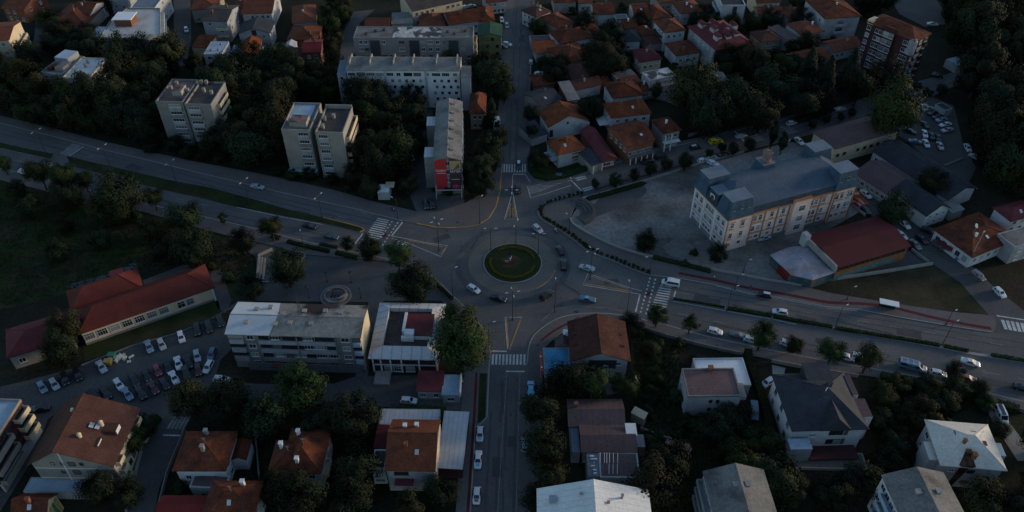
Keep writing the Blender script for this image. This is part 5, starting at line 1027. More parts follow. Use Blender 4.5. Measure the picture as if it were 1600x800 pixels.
s.block('sun_tinted_side', s.L + .01, s.L + .05, .2, s.W - .2, 0, 9, 'cream_wall')  # cream panel over the tan wall imitates sunlight on this side
for r in range(3):
    z = 2.4 + r * 2.9
    for v in (.14, .86): s.balcony('r', v * s.W, z - 1.2, s.W * .16, 1.1, 1.0, 'cream_wall')
    for v in (.36, .5, .66): s.win('r', v * s.W, z, 1.2, 1.4, 'none').location.x += .05
for u, v in ((.72, .28), (.86, .55)):
    bb = MB(); bb.box(-2.2, 1.3, -1.1, 1.1, -.6, .8, 1); bb.box(1.3, 1.4, -.9, .9, -.4, .7, 0); o = bb.build('dormer', ['trim_white', 'brown_tile'], s.root); o.location = (u * s.L, v * s.W, 10.3)
for u, v, z in ((.58, .30, 12.2), (.74, .58, 11.4), (.35, .75, 12.4)):
    o = MB().lathe([(.4, -1.2), (.4, .8), (.52, .9), (.2, 1.4)], 10).build('chimney', 'mural_orange', s.roof); o.location = (u * s.L, v * s.W, z); o.data.materials[0] = M['cream_wall']
bb = MB(); bb.box(0, .9, 0, 1.2, 0, .1); bb.box(1.2, 2.1, 0, 1.2, 0, .1); o = bb.build('roof_window', 'steel_pale', s.roof); o.location = (s.L * .62, s.W * .48, 12.35); o.rotation_euler = (0, .42, 0)
B_('terrace', 'pale grey flat terrace slab in front of the big brown roofed house', (37, 768), (137, 770), (49, 746), 2.6, 'flat', 'blue_metal', 'pale_wall', 'terrace', ph=.1)
s = Bld('apartment_block', 'block with white and blue roof strip and lit balcony bands at the photo edge', (-28, 722), (33, 626), (-50, 600), 11, 'apartment block').make('flat', 'blue_metal', 'maroon_wall', ph=.5, deck='tan_wall')
for r in range(3): s.balcony('f', s.L * .28, 2.0 + r * 3.1, s.L * .5, 1.5, 1.3, 'tan_wall'); s.balcony('f', s.L * .84, 3.0 + r * 2.9, 4.0, 1.5, 1.2, 'cream_wall')
for r in range(3):
    for u in (.1, .22, .34, .46, .84): s.win('f', u * s.L, 4.0 + r * 3.0, 2, 1.3, 'dark')
s.block('white_roof', 2.5, s.L - 1, s.W * .4, s.W - .5, 11.07, 11.3, 'pale_wall', 'white_membrane'); s.block('base_wall', 0, s.L, -.5, -.02, -.2, 2.6, 'pale_wall')
s = B_('house', 'small orange roof with green and yellow balcony end at the bottom corner', (20, 806), (70, 806), (40, 773), 5, 'gable_x', 'rust_tile', 'cream_wall', rh=2, ch=((.5, .4),))
for k in range(4): s.block('side_panel', s.L + .02, s.L + .25, s.W * (.1 + .22 * k), s.W * (.24 + .22 * k), .5, 4.6, 'bin_yellow' if k % 2 else 'bin_green')
# ------------------------------------------------ south-east quarter
s = B_('house', 'brown tiled house with ragged dormer lines at the roundabout corner', (895, 561), (981, 561), (891, 505), 7, 'gable_y', 'dark_tile', 'pale_wall', rh=2.6, ov=.7, wf=(2, 4, 1.2, 1.2))
s.roof.data.materials[0] = M['rust_tile']; M['rust_dark'] = None; mat('rust_dark', (.058, .025, .018), .85, .28, .35, 2.5, .3, 0); s.roof.data.materials[0] = M['rust_dark']
for u, v in ((.14, .65), (.15, .35), (.84, .62), (.86, .3), (.8, .8)):
    bb = MB(); bb.box(-1.3, 1.3, -.25, .25, -.4, .3); o = bb.build('roof_step', 'brown_tile', s.roof); o.location = (u * s.L, v * s.W, 7.6)
s.block('open_loggia', s.L * .3, s.L * .8, -.1, -.01, 3.6, 6.6, 'stair_glass')
B_('tent', 'small white pointed canopy against the brown tiled house', (880, 527), (892, 528), (881, 516), 2.6, 'hip', 'white_membrane', 'white_wall', 'canopy', rh=1.4, ov=.2, ridge=False)
B_('shed', 'little dark gabled roof between the white canopy and the blue sheet roof', (869, 542), (892, 541), (873, 529), 3.4, 'gable_y', 'brown_metal', 'tan_wall', 'shed', rh=1.2, ov=.2)
s = B_('shop', 'shop with crumpled blue sheet roof at the crossing', (852, 592), (894, 591), (853, 544), 3.6, 'flat', 'tarp_blue', 'pale_wall', 'shop', ph=.12, deck='concrete')
b = MB(); b.add([(.5, s.W * .5, 3.7), (s.L - .5, s.W * .62, 3.7), (s.L * .5, s.W * .8, 4.1), (.5, s.W - .5, 3.75), (s.L - .5, s.W - .5, 3.75)], [(0, 1, 2), (0, 2, 3), (1, 4, 2), (3, 2, 4)]); b.build('sheet_fold', 'tarp_blue', s.roof)
q = thing('shop_sign', 'long red shop sign with white marks facing the south road', 'sign', s.P(-.5, s.W * .15), s.rz)
MB().box(-.35, .0, 0, s.W * .72, 2.6, 4.0).build('panel', 'sign_red', q)
b = MB(); b.box(-.38, -.35, 0, s.W * .72, 2.5, 2.6); b.box(-.42, .05, s.W * .17, s.W * .19, 4.0, 4.2); b.box(-.42, .05, s.W * .52, s.W * .54, 4.0, 4.2); b.build('trim', 'sign_white', q)
s = B_('house', 'low dark brown metal roof in two long pitches among the trees', (891, 664), (974, 664), (885, 626), 4.6, 'gable_x', 'brown_metal', 'pale_wall', 'building', rh=1.2, ridge=False, ch=((.12, .6),))
s = B_('house', 'dark brown metal roof with pale strip and small white deck', (911, 704), (992, 704), (913, 665), 4.6, 'gable_x', 'brown_metal', 'pale_wall', 'building', rh=1.0, ridge=False)
s.block('pale_strip', -2.4, -.6, 0, s.W, -.1, 4.2, 'pale_wall', 'slate_pale'); s.block('white_deck', s.L - 1.6, s.L + .8, s.W * .48, s.W * .98, 5.5, 5.7, 'trim_white'); s.block('side_shed', s.L + .9, s.L + 2.6, s.W * .25, s.W * .75, 0, 3.6, 'grey_wall', 'slate_pale')
s = B_('house', 'dark flat roof with white roof battens and a junk strewn pale strip', (938, 746), (1000, 747), (926, 707), 4.4, 'flat', 'brown_metal', 'pale_wall', 'building', ph=.12)
for k, u in enumerate((.02, .13, .19, .26, .36, .47)):
    o = MB().tube((u * s.L, s.W * .55, 4.6), (u * s.L + .2, s.W * .98, 4.6), .07, .07, 5).build('roof_batten', 'trim_white', s.roof)
    if k > 2: MB().tube((u * s.L - .3, s.W * .12, 4.6), (u * s.L - .1, s.W * .52, 4.6), .07, .07, 5).build('roof_batten', 'trim_white', s.roof)
s.block('pale_strip', -2.6, -.1, .2, s.W, -.1, 4.4, 'pale_wall', 'slate_pale')
for k in range(6): s.block('junk', -2.2 + random.random(), -1.2 + random.random() * .8, s.W * (.1 + .14 * k), s.W * (.15 + .14 * k), 4.42, 4.7 + .3 * random.random(), random.choice(('trim_white', 'blue_metal', 'steel_sheet')))
s = B_('apartment_block', 'big pale ribbed roof at the bottom edge, one slope blue grey and one cream', (842, 850), (1022, 852), (848, 766), 12, 'gable_y', 'steel_sheet', 'white_wall', 'apartment block', rh=3.4, ov=.3)
s.roof.data.materials[0] = M['pale_roof']; M['ribbed_pale'] = None; mat('ribbed_pale', (.54, .54, .525), .6, .1, .2, 2, .1, 0, lines=(1, .8, .2)); s.roof.data.materials[0] = M['ribbed_pale']
for u, v in ((.53, .86), (.53, .80), (.62, .62), (.38, .78), (.75, .76)): s.chimney(u * s.L, v * s.W, 14.4, 'concrete', .35, .6)
s.chimney(.13 * s.L, .75 * s.W, 12.5, 'pale_wall', 1.3, 1.0)
s = B_('apartment_block', 'grey ribbed saddle roof with white balcony side at the bottom edge', (1120, 818), (1216, 815), (1108, 738), 11, 'gable_y', 'grey_roof', 'white_wall', 'apartment block', rh=2.4, ov=.3, wl=(3, 4))
for z in (2.8, 5.8, 8.6): s.balcony('l', s.W * .45, z, s.W * .8, 1.4, 1, 'pale_wall')
for u, v in ((.42, .62), (.62, .62)): s.chimney(u * s.L, v * s.W, 12.5, 'concrete', .9, .8)
s = B_('apartment_block', 'grey saddle roof with blue white windowed side in the bottom corner', (1416, 824), (1514, 820), (1384, 744), 11, 'gable_y', 'grey_roof', 'white_wall', 'apartment block', rh=2.4, ov=.3, wl=(3, 5, 1.6, 1.5))
for z in (2.8, 5.8, 8.6): s.balcony('l', s.W * .5, z, s.W * .5, 1.4, 1, 'blue_metal')
for u, v in ((.35, .55), (.68, .55)): s.chimney(u * s.L, v * s.W, 12.5, 'concrete', .9, .8)
s = B_('house', 'two storey house with cream hipped roof stained by soot from its chimney', (1472, 725), (1568, 733), (1456, 660), 7.6, 'hip', 'pale_roof', 'pale_wall', rh=3.6, ov=.5, ridge=True)
M['cream_roof'] = None; mat('cream_roof', (.50, .47, .42), .7, .12, .25, 2, .1, 0); s.roof.data.materials[0] = M['cream_roof']
s.wins('f', 2, 1, 1.6, 1.1, 'none', x0=s.L * .42, x1=s.L * .62); s.wins('f', 2, 1, 1.2, .8, 'white', x0=s.L * .1, x1=s.L * .3); s.win('f', s.L * .8, 3.6, 2.4, 1.6, 'dark'); s.wins('l', 2, 3, 1.5, 1.5)
s.block('side_bay', -2.0, -.02, s.W * .12, s.W * .55, 0, 7.0, 'pale_wall', 'cream_roof'); s.block('flat_bay', s.L + .02, s.L + 1.6, s.W * .3, s.W * .6, 0, 7.8, 'pale_wall', 'cream_roof')
for u, v, c_ in ((.42, .18, 'soot_stain'), (.5, .13, 'mural_orange'), (.33, .6, 'brick_wall'), (.62, .62, 'brick_wall'), (.72, .4, 'brick_wall')): s.chimney(u * s.L, v * s.W, 8.9, c_, .9, 1.2)
sl = (3.6 - .2) / (s.W / 2 + .5)
b = MB()
for pts in ([(.26, -.02), (.30, -.05), (.48, -.05), (.54, -.03), (.50, .10), (.44, .20), (.38, .21), (.33, .11)],):
    b.face([(u * s.L, v * s.W, 7.6 + .2 + sl * (v * s.W + .5) + .03) for u, v in pts])
b.build('soot_patch', 'soot_stain', s.roof)
b = MB(); b.face([(s.L * .27, -.03, 0), (s.L * .36, -.03, 0), (s.L * .47, -.03, 7.5), (s.L * .31, -.03, 7.5)]); b.build('soot_streak', 'soot_stain', s.wall)
# slate villa
s = B_('villa', 'large villa with complex black slate roofs, white walls and maroon terrace', (1240, 671), (1352, 668), (1227, 588), 7.6, 'hip', 'slate', 'white_wall', 'villa', rh=5.2, ov=.6)
VIL = s; L_, W_ = s.L, s.W
s.wins('f', 2, 2, 1.5, 1.6, 'none', x0=L_ * .52, x1=L_ * .72, z0=1.2); s.wins('f', 2, 1, .8, 1.8, 'none', x0=L_ * .70, x1=L_ * .82, z0=1.2); s.win('f', L_ * .3, 5.4, 1.5, 1.2, 'white'); s.win('f', L_ * .28, 2.4, 1.4, .8, 'none'); s.wins('l', 2, 3, 1.3, 1.8, 'grey')
b = MB(); b.box(-2.7, 2.7, -2.2, 3.6, -1.5, 1.0, 0); b.add([(-3.0, -2.6, 1.0), (3.0, -2.6, 1.0), (3.0, 3.9, 1.5), (-3.0, 3.9, 1.5), (-3.0, -2.6, 1.15), (3.0, -2.6, 1.15), (3.0, 3.9, 1.65), (-3.0, 3.9, 1.65)], [(4, 5, 6, 7), (0, 1, 5, 4), (1, 2, 6, 5), (2, 3, 7, 6), (3, 0, 4, 7)], 1)
b.box(-2.6, 2.6, -2.28, -2.2, .3, .9, 2); o = b.build('dormer', ['slate', 'slate', 'olive_wall'], s.root); o.location = (L_ * .55, W_ * .80, 9.4)
b = MB(); zr = 11.4; y0 = -.75
b.add([(L_ * .34, y0, 7.7), (L_ * .80, y0, 7.7), (L_ * .57, y0 + .3, zr), (L_ * .57, W_ * .42, zr), (L_ * .34, W_ * .3, 7.9), (L_ * .80, W_ * .3, 7.9)], [(0, 1, 2), (0, 2, 3, 4), (1, 5, 3, 2)]); b.build('front_gable_roof', 'slate', s.root)
s.block('side_wing', L_ + .02, L_ + 2.4, W_ * .16, W_ * .5, 0, 8.2, 'white_wall', 'brown_metal'); s.block('side_wing', L_ + .02, L_ + 1.2, W_ * .55, W_ * .95, 0, 8.6, 'white_wall', 'brown_metal')
s.block('balcony_roof', -1.0, L_ * .24, -3.4, -.62, 4.9, 5.15, 'pale_wall', 'blue_metal'); s.block('balcony_wall', -1.0, L_ * .24, -3.3, -.62, 0, 4.88, 'pale_wall')
s.block('maroon_canopy', L_ * .26, L_ * .95, -3.6, -.05, 1.1, 1.35, 'maroon_wall'); s.chimney(L_ * .58, W_ * .55, 12.2, 'slate', 1.0, 1.2)
b = MB(); b.tube((0, 0, 0), (.9, .9, .9), .12, .12); b.tube((1.4, 1.4, 1.1), (2.2, 2.2, 1.5), .09, .09); o = b.build('flue_pipe', 'trim_white', s.root); o.location = (L_ * .48, W_ * .42, 11.8)
B_('terrace', 'pale paved terrace slab below the black slate villa', (1243, 731), (1356, 734), (1240, 706), .7, 'flat', 'paving', 'concrete', 'terrace', ph=.12)
s = B_('house', 'boxy grey house with flat maroon brown roof', (1075, 620), (1158, 619), (1070, 577), 7, 'flat', 'pink_felt', 'pale_wall', ph=.3, deck='stone_base')
s.roof.data.materials[0] = M['brown_metal']; M['maroon_felt'] = None; mat('maroon_felt', (.125, .078, .076), .9, .2, .25, 2, .15, 0); s.roof.data.materials[0] = M['maroon_felt']
for r in range(2):
    for u in (.45, .58): s.win('f', u * s.L, 2.4 + r * 2.9, .8, 1.0, 'none')
s.wins('l', 2, 3, .9, 1.2, 'white', skip=.3); s.chimney(s.L * .55, s.W - .3, 7.2, 'brick_wall', 1.0, .8); s.block('balcony', s.L + .02, s.L + 1.3, 0, s.W * .5, 5.6, 6.8, 'tan_wall')
s = B_('annex', 'low annex with brilliant white flat roof behind the boxy grey house', (1093, 603), (1173, 602), (1084, 561), 3.8, 'flat', 'white_membrane', 'pale_wall', 'annex', ph=.28, deck='white_wall')
B_('shed', 'pale garden shed fragment under the trees beside the dark brown metal roofs', (987, 645), (1006, 655), (986, 635), 2.8, 'shed', 'cream_wall', 'tan_wall', 'shed', rh=.4, ov=.15)
B_('tent', 'tiny white garden tent beside the brown tiled house', (989, 599), (996, 599), (990, 590), 2, 'hip', 'white_membrane', 'white_wall', 'tent', rh=1.6, ov=.1, ridge=False)
s = thing('bus_shelter', 'white roofed bus shelter on the boulevard pavement', 'bus shelter', G(1385, 484), math.atan2((G(1401, 482) - G(1367, 475)).y, (G(1401, 482) - G(1367, 475)).x))
MB().box(-2.4, 2.4, -1.0, 1.0, 2.5, 2.7).build('canopy', 'white_membrane', s); MB().box(-2.2, 2.2, .85, .92, .3, 2.4).build('rear_glass', 'glass', s)
for x in (-2.25, 2.25): MB().box(x - .06, x + .06, .75, .84, 0, 2.5).build('post', 'steel_pale', s)
MB().box(-1.8, 1.8, .3, .7, .4, .5).build('bench', 'steel_dark', s)
# ================================================================ VEHICLES
def car_meshes(st, wheel_x, wr, tw):
    """st: stations (x, z_bottom, half width, z_shoulder, z_top, half width top); cabin where z_top > z_shoulder + .2"""
    b = MB(); n = len(st); rings = []
    for x, zb, w, zs, zt, wt in st:
        rings.append([(x, -w * .9, zb), (x, -w, zb + (zs - zb) * .45), (x, -w * .965, zs), (x, -wt, zt - .03), (x, -wt * .8, zt), (x, wt * .8, zt), (x, wt, zt - .03), (x, w * .965, zs), (x, w, zb + (zs - zb) * .45), (x, w * .9, zb)])
    k = 10; vs = [p for r in rings for p in r]; fs = []
    for i in range(n - 1):
        for j in range(k): fs.append((i * k + j, (i + 1) * k + j, (i + 1) * k + (j + 1) % k, i * k + (j + 1) % k))
    fs += [tuple(range(k)), tuple((n - 1) * k + j for j in range(k - 1, -1, -1))]
    b.add(vs, fs); body = b
    def q(p, a, t): return tuple(p[i] + (a[i] - p[i]) * t for i in range(3))
    def inset(c, k, up):
        m = [sum(p[i] for p in c) / len(c) for i in range(3)]
        return [tuple(m[i] + (p[i] - m[i]) * k + up[i] for i in range(3)) for p in c]
    cab = [i for i in range(n) if st[i][4] > st[i][3] + .2]; c0, c1 = cab[0], cab[-1]
    ws = MB(); a, c = rings[c1 + 1], rings[c1]    # front is +x
    ws.face(inset([a[3], a[6], c[6], c[3]], .88, (.02, 0, .02)))
    rw = MB(); a, c = rings[c0 - 1], rings[c0]; rw.face(inset([a[6], a[3], c[3], c[6]], .84, (-.02, 0, .015)))
    sw = []
    for sgn, (lo, hi) in ((-1, (2, 3)), (1, (7, 6))):
        m = MB()
        lo0, lo1 = rings[c0 - 1][lo], rings[c1 + 1][lo]; h0, h1 = rings[c0][hi], rings[c1][hi]
        lo0 = q(rings[c0 - 1][lo], rings[c0][lo], .55); lo1 = q(rings[c1 + 1][lo], rings[c1][lo], .35)
        pts = [lo0] + [rings[i][lo] for i in cab] + [lo1, h1] + [rings[i][hi] for i in cab[::-1][1:-1]] + [h0]
        m.face(inset(pts if sgn < 0 else pts[::-1], .86, (0, .025 * sgn, .0))); sw.append(m)
    wl = MB(); wl.tube((0, -tw / 2, 0), (0, tw / 2, 0), wr, wr, 14, 0); wl.tube((0, -tw / 2 - .01, 0), (0, tw / 2 + .01, 0), wr * .62, wr * .62, 10, 1)
    xf, xr = st[-1], st[0]
    def lamp(x, w, z, s_, sz): m = MB(); m.box(x - .06, x + .06, -sz, sz, -.08, .09); return m
    return dict(body=body, ws=ws, rw=rw, sw=sw, wheel=wl, wx=wheel_x, wr=wr, w=max(p[2] for p in st), front=st[-1], rear=st[0])
def S(*rows): return [tuple(r) for r in rows]
TYPES = {
 'hatch': (S((-1.95, .35, .72, .85, .86, .55), (-1.90, .22, .80, .95, .98, .62), (-1.55, .2, .84, .96, 1.42, .58), (-.2, .2, .85, .95, 1.50, .60), (.35, .2, .85, .94, 1.45, .58), (1.05, .2, .84, .90, .96, .70), (1.75, .22, .80, .78, .82, .62), (2.0, .32, .66, .62, .64, .5)), (-1.25, 1.3), .31, .2),
 'sedan': (S((-2.25, .36, .70, .80, .82, .55), (-2.15, .24, .80, .92, .97, .64), (-1.45, .2, .86, .95, 1.02, .68), (-.80, .2, .87, .94, 1.38, .56), (.30, .2, .87, .93, 1.40, .57), (1.05, .2, .86, .90, .95, .70), (1.95, .22, .82, .78, .82, .62), (2.25, .34, .68, .62, .64, .5)), (-1.35, 1.4), .32, .2),
 'suv': (S((-2.15, .42, .78, .95, .97, .6), (-2.10, .3, .86, 1.08, 1.10, .68), (-1.80, .28, .90, 1.08, 1.64, .62), (-.2, .28, .91, 1.06, 1.72, .66), (.55, .28, .91, 1.05, 1.66, .63), (1.15, .28, .90, 1.02, 1.08, .74), (1.95, .3, .86, .92, .96, .68), (2.2, .4, .72, .72, .74, .55)), (-1.35, 1.4), .37, .24),
 'van': (S((-2.45, .4, .84, 1.1, 1.12, .74), (-2.42, .3, .92, 1.2, 1.22, .82), (-2.30, .28, .95, 1.2, 1.90, .80), (.2, .28, .96, 1.2, 1.98, .84), (1.0, .28, .95, 1.15, 1.90, .80), (1.75, .28, .93, 1.05, 1.12, .78), (2.3, .3, .88, .9, .94, .7), (2.5, .4, .76, .72, .74, .6)), (-1.5, 1.6), .34, .22),
}
CM = {}
for ty, a in TYPES.items():
    d = car_meshes(*a); sm = {}
    sm['body'] = d['body'].mesh('body', 'car_white'); sm['windscreen'] = d['ws'].mesh('windscreen', 'glass'); sm['rear_window'] = d['rw'].mesh('rear_window', 'glass')
    sm['side'] = [m.mesh('side_window', 'glass') for m in d['sw']]; sm['wheel'] = d['wheel'].mesh('wheel', ['tyre', 'rim'])
    fx, fw, fz = d['front'][0] - .16, d['front'][2] * .86, d['front'][3] + .06; rx, rw, rz_ = d['rear'][0] + .02, d['rear'][2] * .88, d['rear'][3] - .08
    h = MB(); h.box(-.12, .09, -.17, .17, -.07, .07); sm['head'] = h.mesh('headlight', 'headlight'); h = MB(); h.box(-.05, .05, -.13, .13, -.11, .11); sm['tail'] = h.mesh('tail_light', 'tail_light')
    h = MB(); h.box(-.05, .05, -.1, .1, -.06, .06); sm['mirror'] = h.mesh('mirror', 'car_black')
    sm['pos'] = (fx, fw, fz, rx, rw, rz_, d['wx'], d['wr'], d['w']); CM[ty] = sm
def car(name, ty, col, px, py, dx, dy, label, group=None, cat='car', z=.065, full=True, roof=None, hood=None):
    p = G(px, py, z + .6); f = G(px + dx, py + dy, z + .6) - p
    a = math.atan2(f.y, f.x)
    t = thing(name, label, cat, (p.x, p.y, z), a, group); m = CM[ty]
    bo = inst('body', m['body'], t); bo.material_slots[0].link = 'OBJECT'; bo.material_slots[0].material = M[col]
    inst('windscreen', m['windscreen'], t); inst('rear_window', m['rear_window'], t)
    for w in m['side']: inst('side_window', w, t)
    fx, fw, fz, rx, rw, rzz, wx, wr, W_ = m['pos']
    for x in wx:
        for s_ in (-1, 1): inst('wheel', m['wheel'], t, (x, s_ * (W_ - .10), wr))
    if full:
        for s_ in (-1, 1): inst('headlight', m['head'], t, (fx, s_ * (fw - .16), fz)); inst('tail_light', m['tail'], t, (rx, s_ * (rw - .12), rzz))
        for s_ in (-1, 1): inst('mirror', m['mirror'], t, (.75, s_ * (W_ + .06), 1.0))
    st = TYPES[ty][0]; cab = [i for i in range(len(st)) if st[i][4] > st[i][3] + .2]
    if roof:
        b = MB(); z0 = max(s_[4] for s_ in st)
        b.face([(st[cab[0]][0] + .1, -.45, z0 + .012), (st[cab[-1]][0] - .05, -.45, z0 + .012), (st[cab[-1]][0] - .05, .45, z0 + .012), (st[cab[0]][0] + .1, .45, z0 + .012)]); b.build('roof_panel', roof, t)
    if hood:
        i = cab[-1] + 1; b = MB(); a0, a1 = st[i], st[i + 1]
        b.face([(a0[0] + .05, -.42, a0[4] + .012), (a1[0] - .05, -.40, a1[4] + .014), (a1[0] - .05, .40, a1[4] + .014), (a0[0] + .05, .42, a0[4] + .012)]); b.build('bonnet_panel', hood, t)
    return t
W, K, SV, GY = 'car_white', 'car_black', 'car_silver', 'car_grey'
RB = 'cars driving round the roundabout'; BV = 'cars on the boulevard'; PK = 'cars parked in the west car park'; PE = 'cars parked in the car park by the wooded slope'; NR = 'cars along the north road'; NE = 'cars on the tree lined north-east street'; SR = 'cars parked on the south road'; LN = 'cars along the eastern lane'
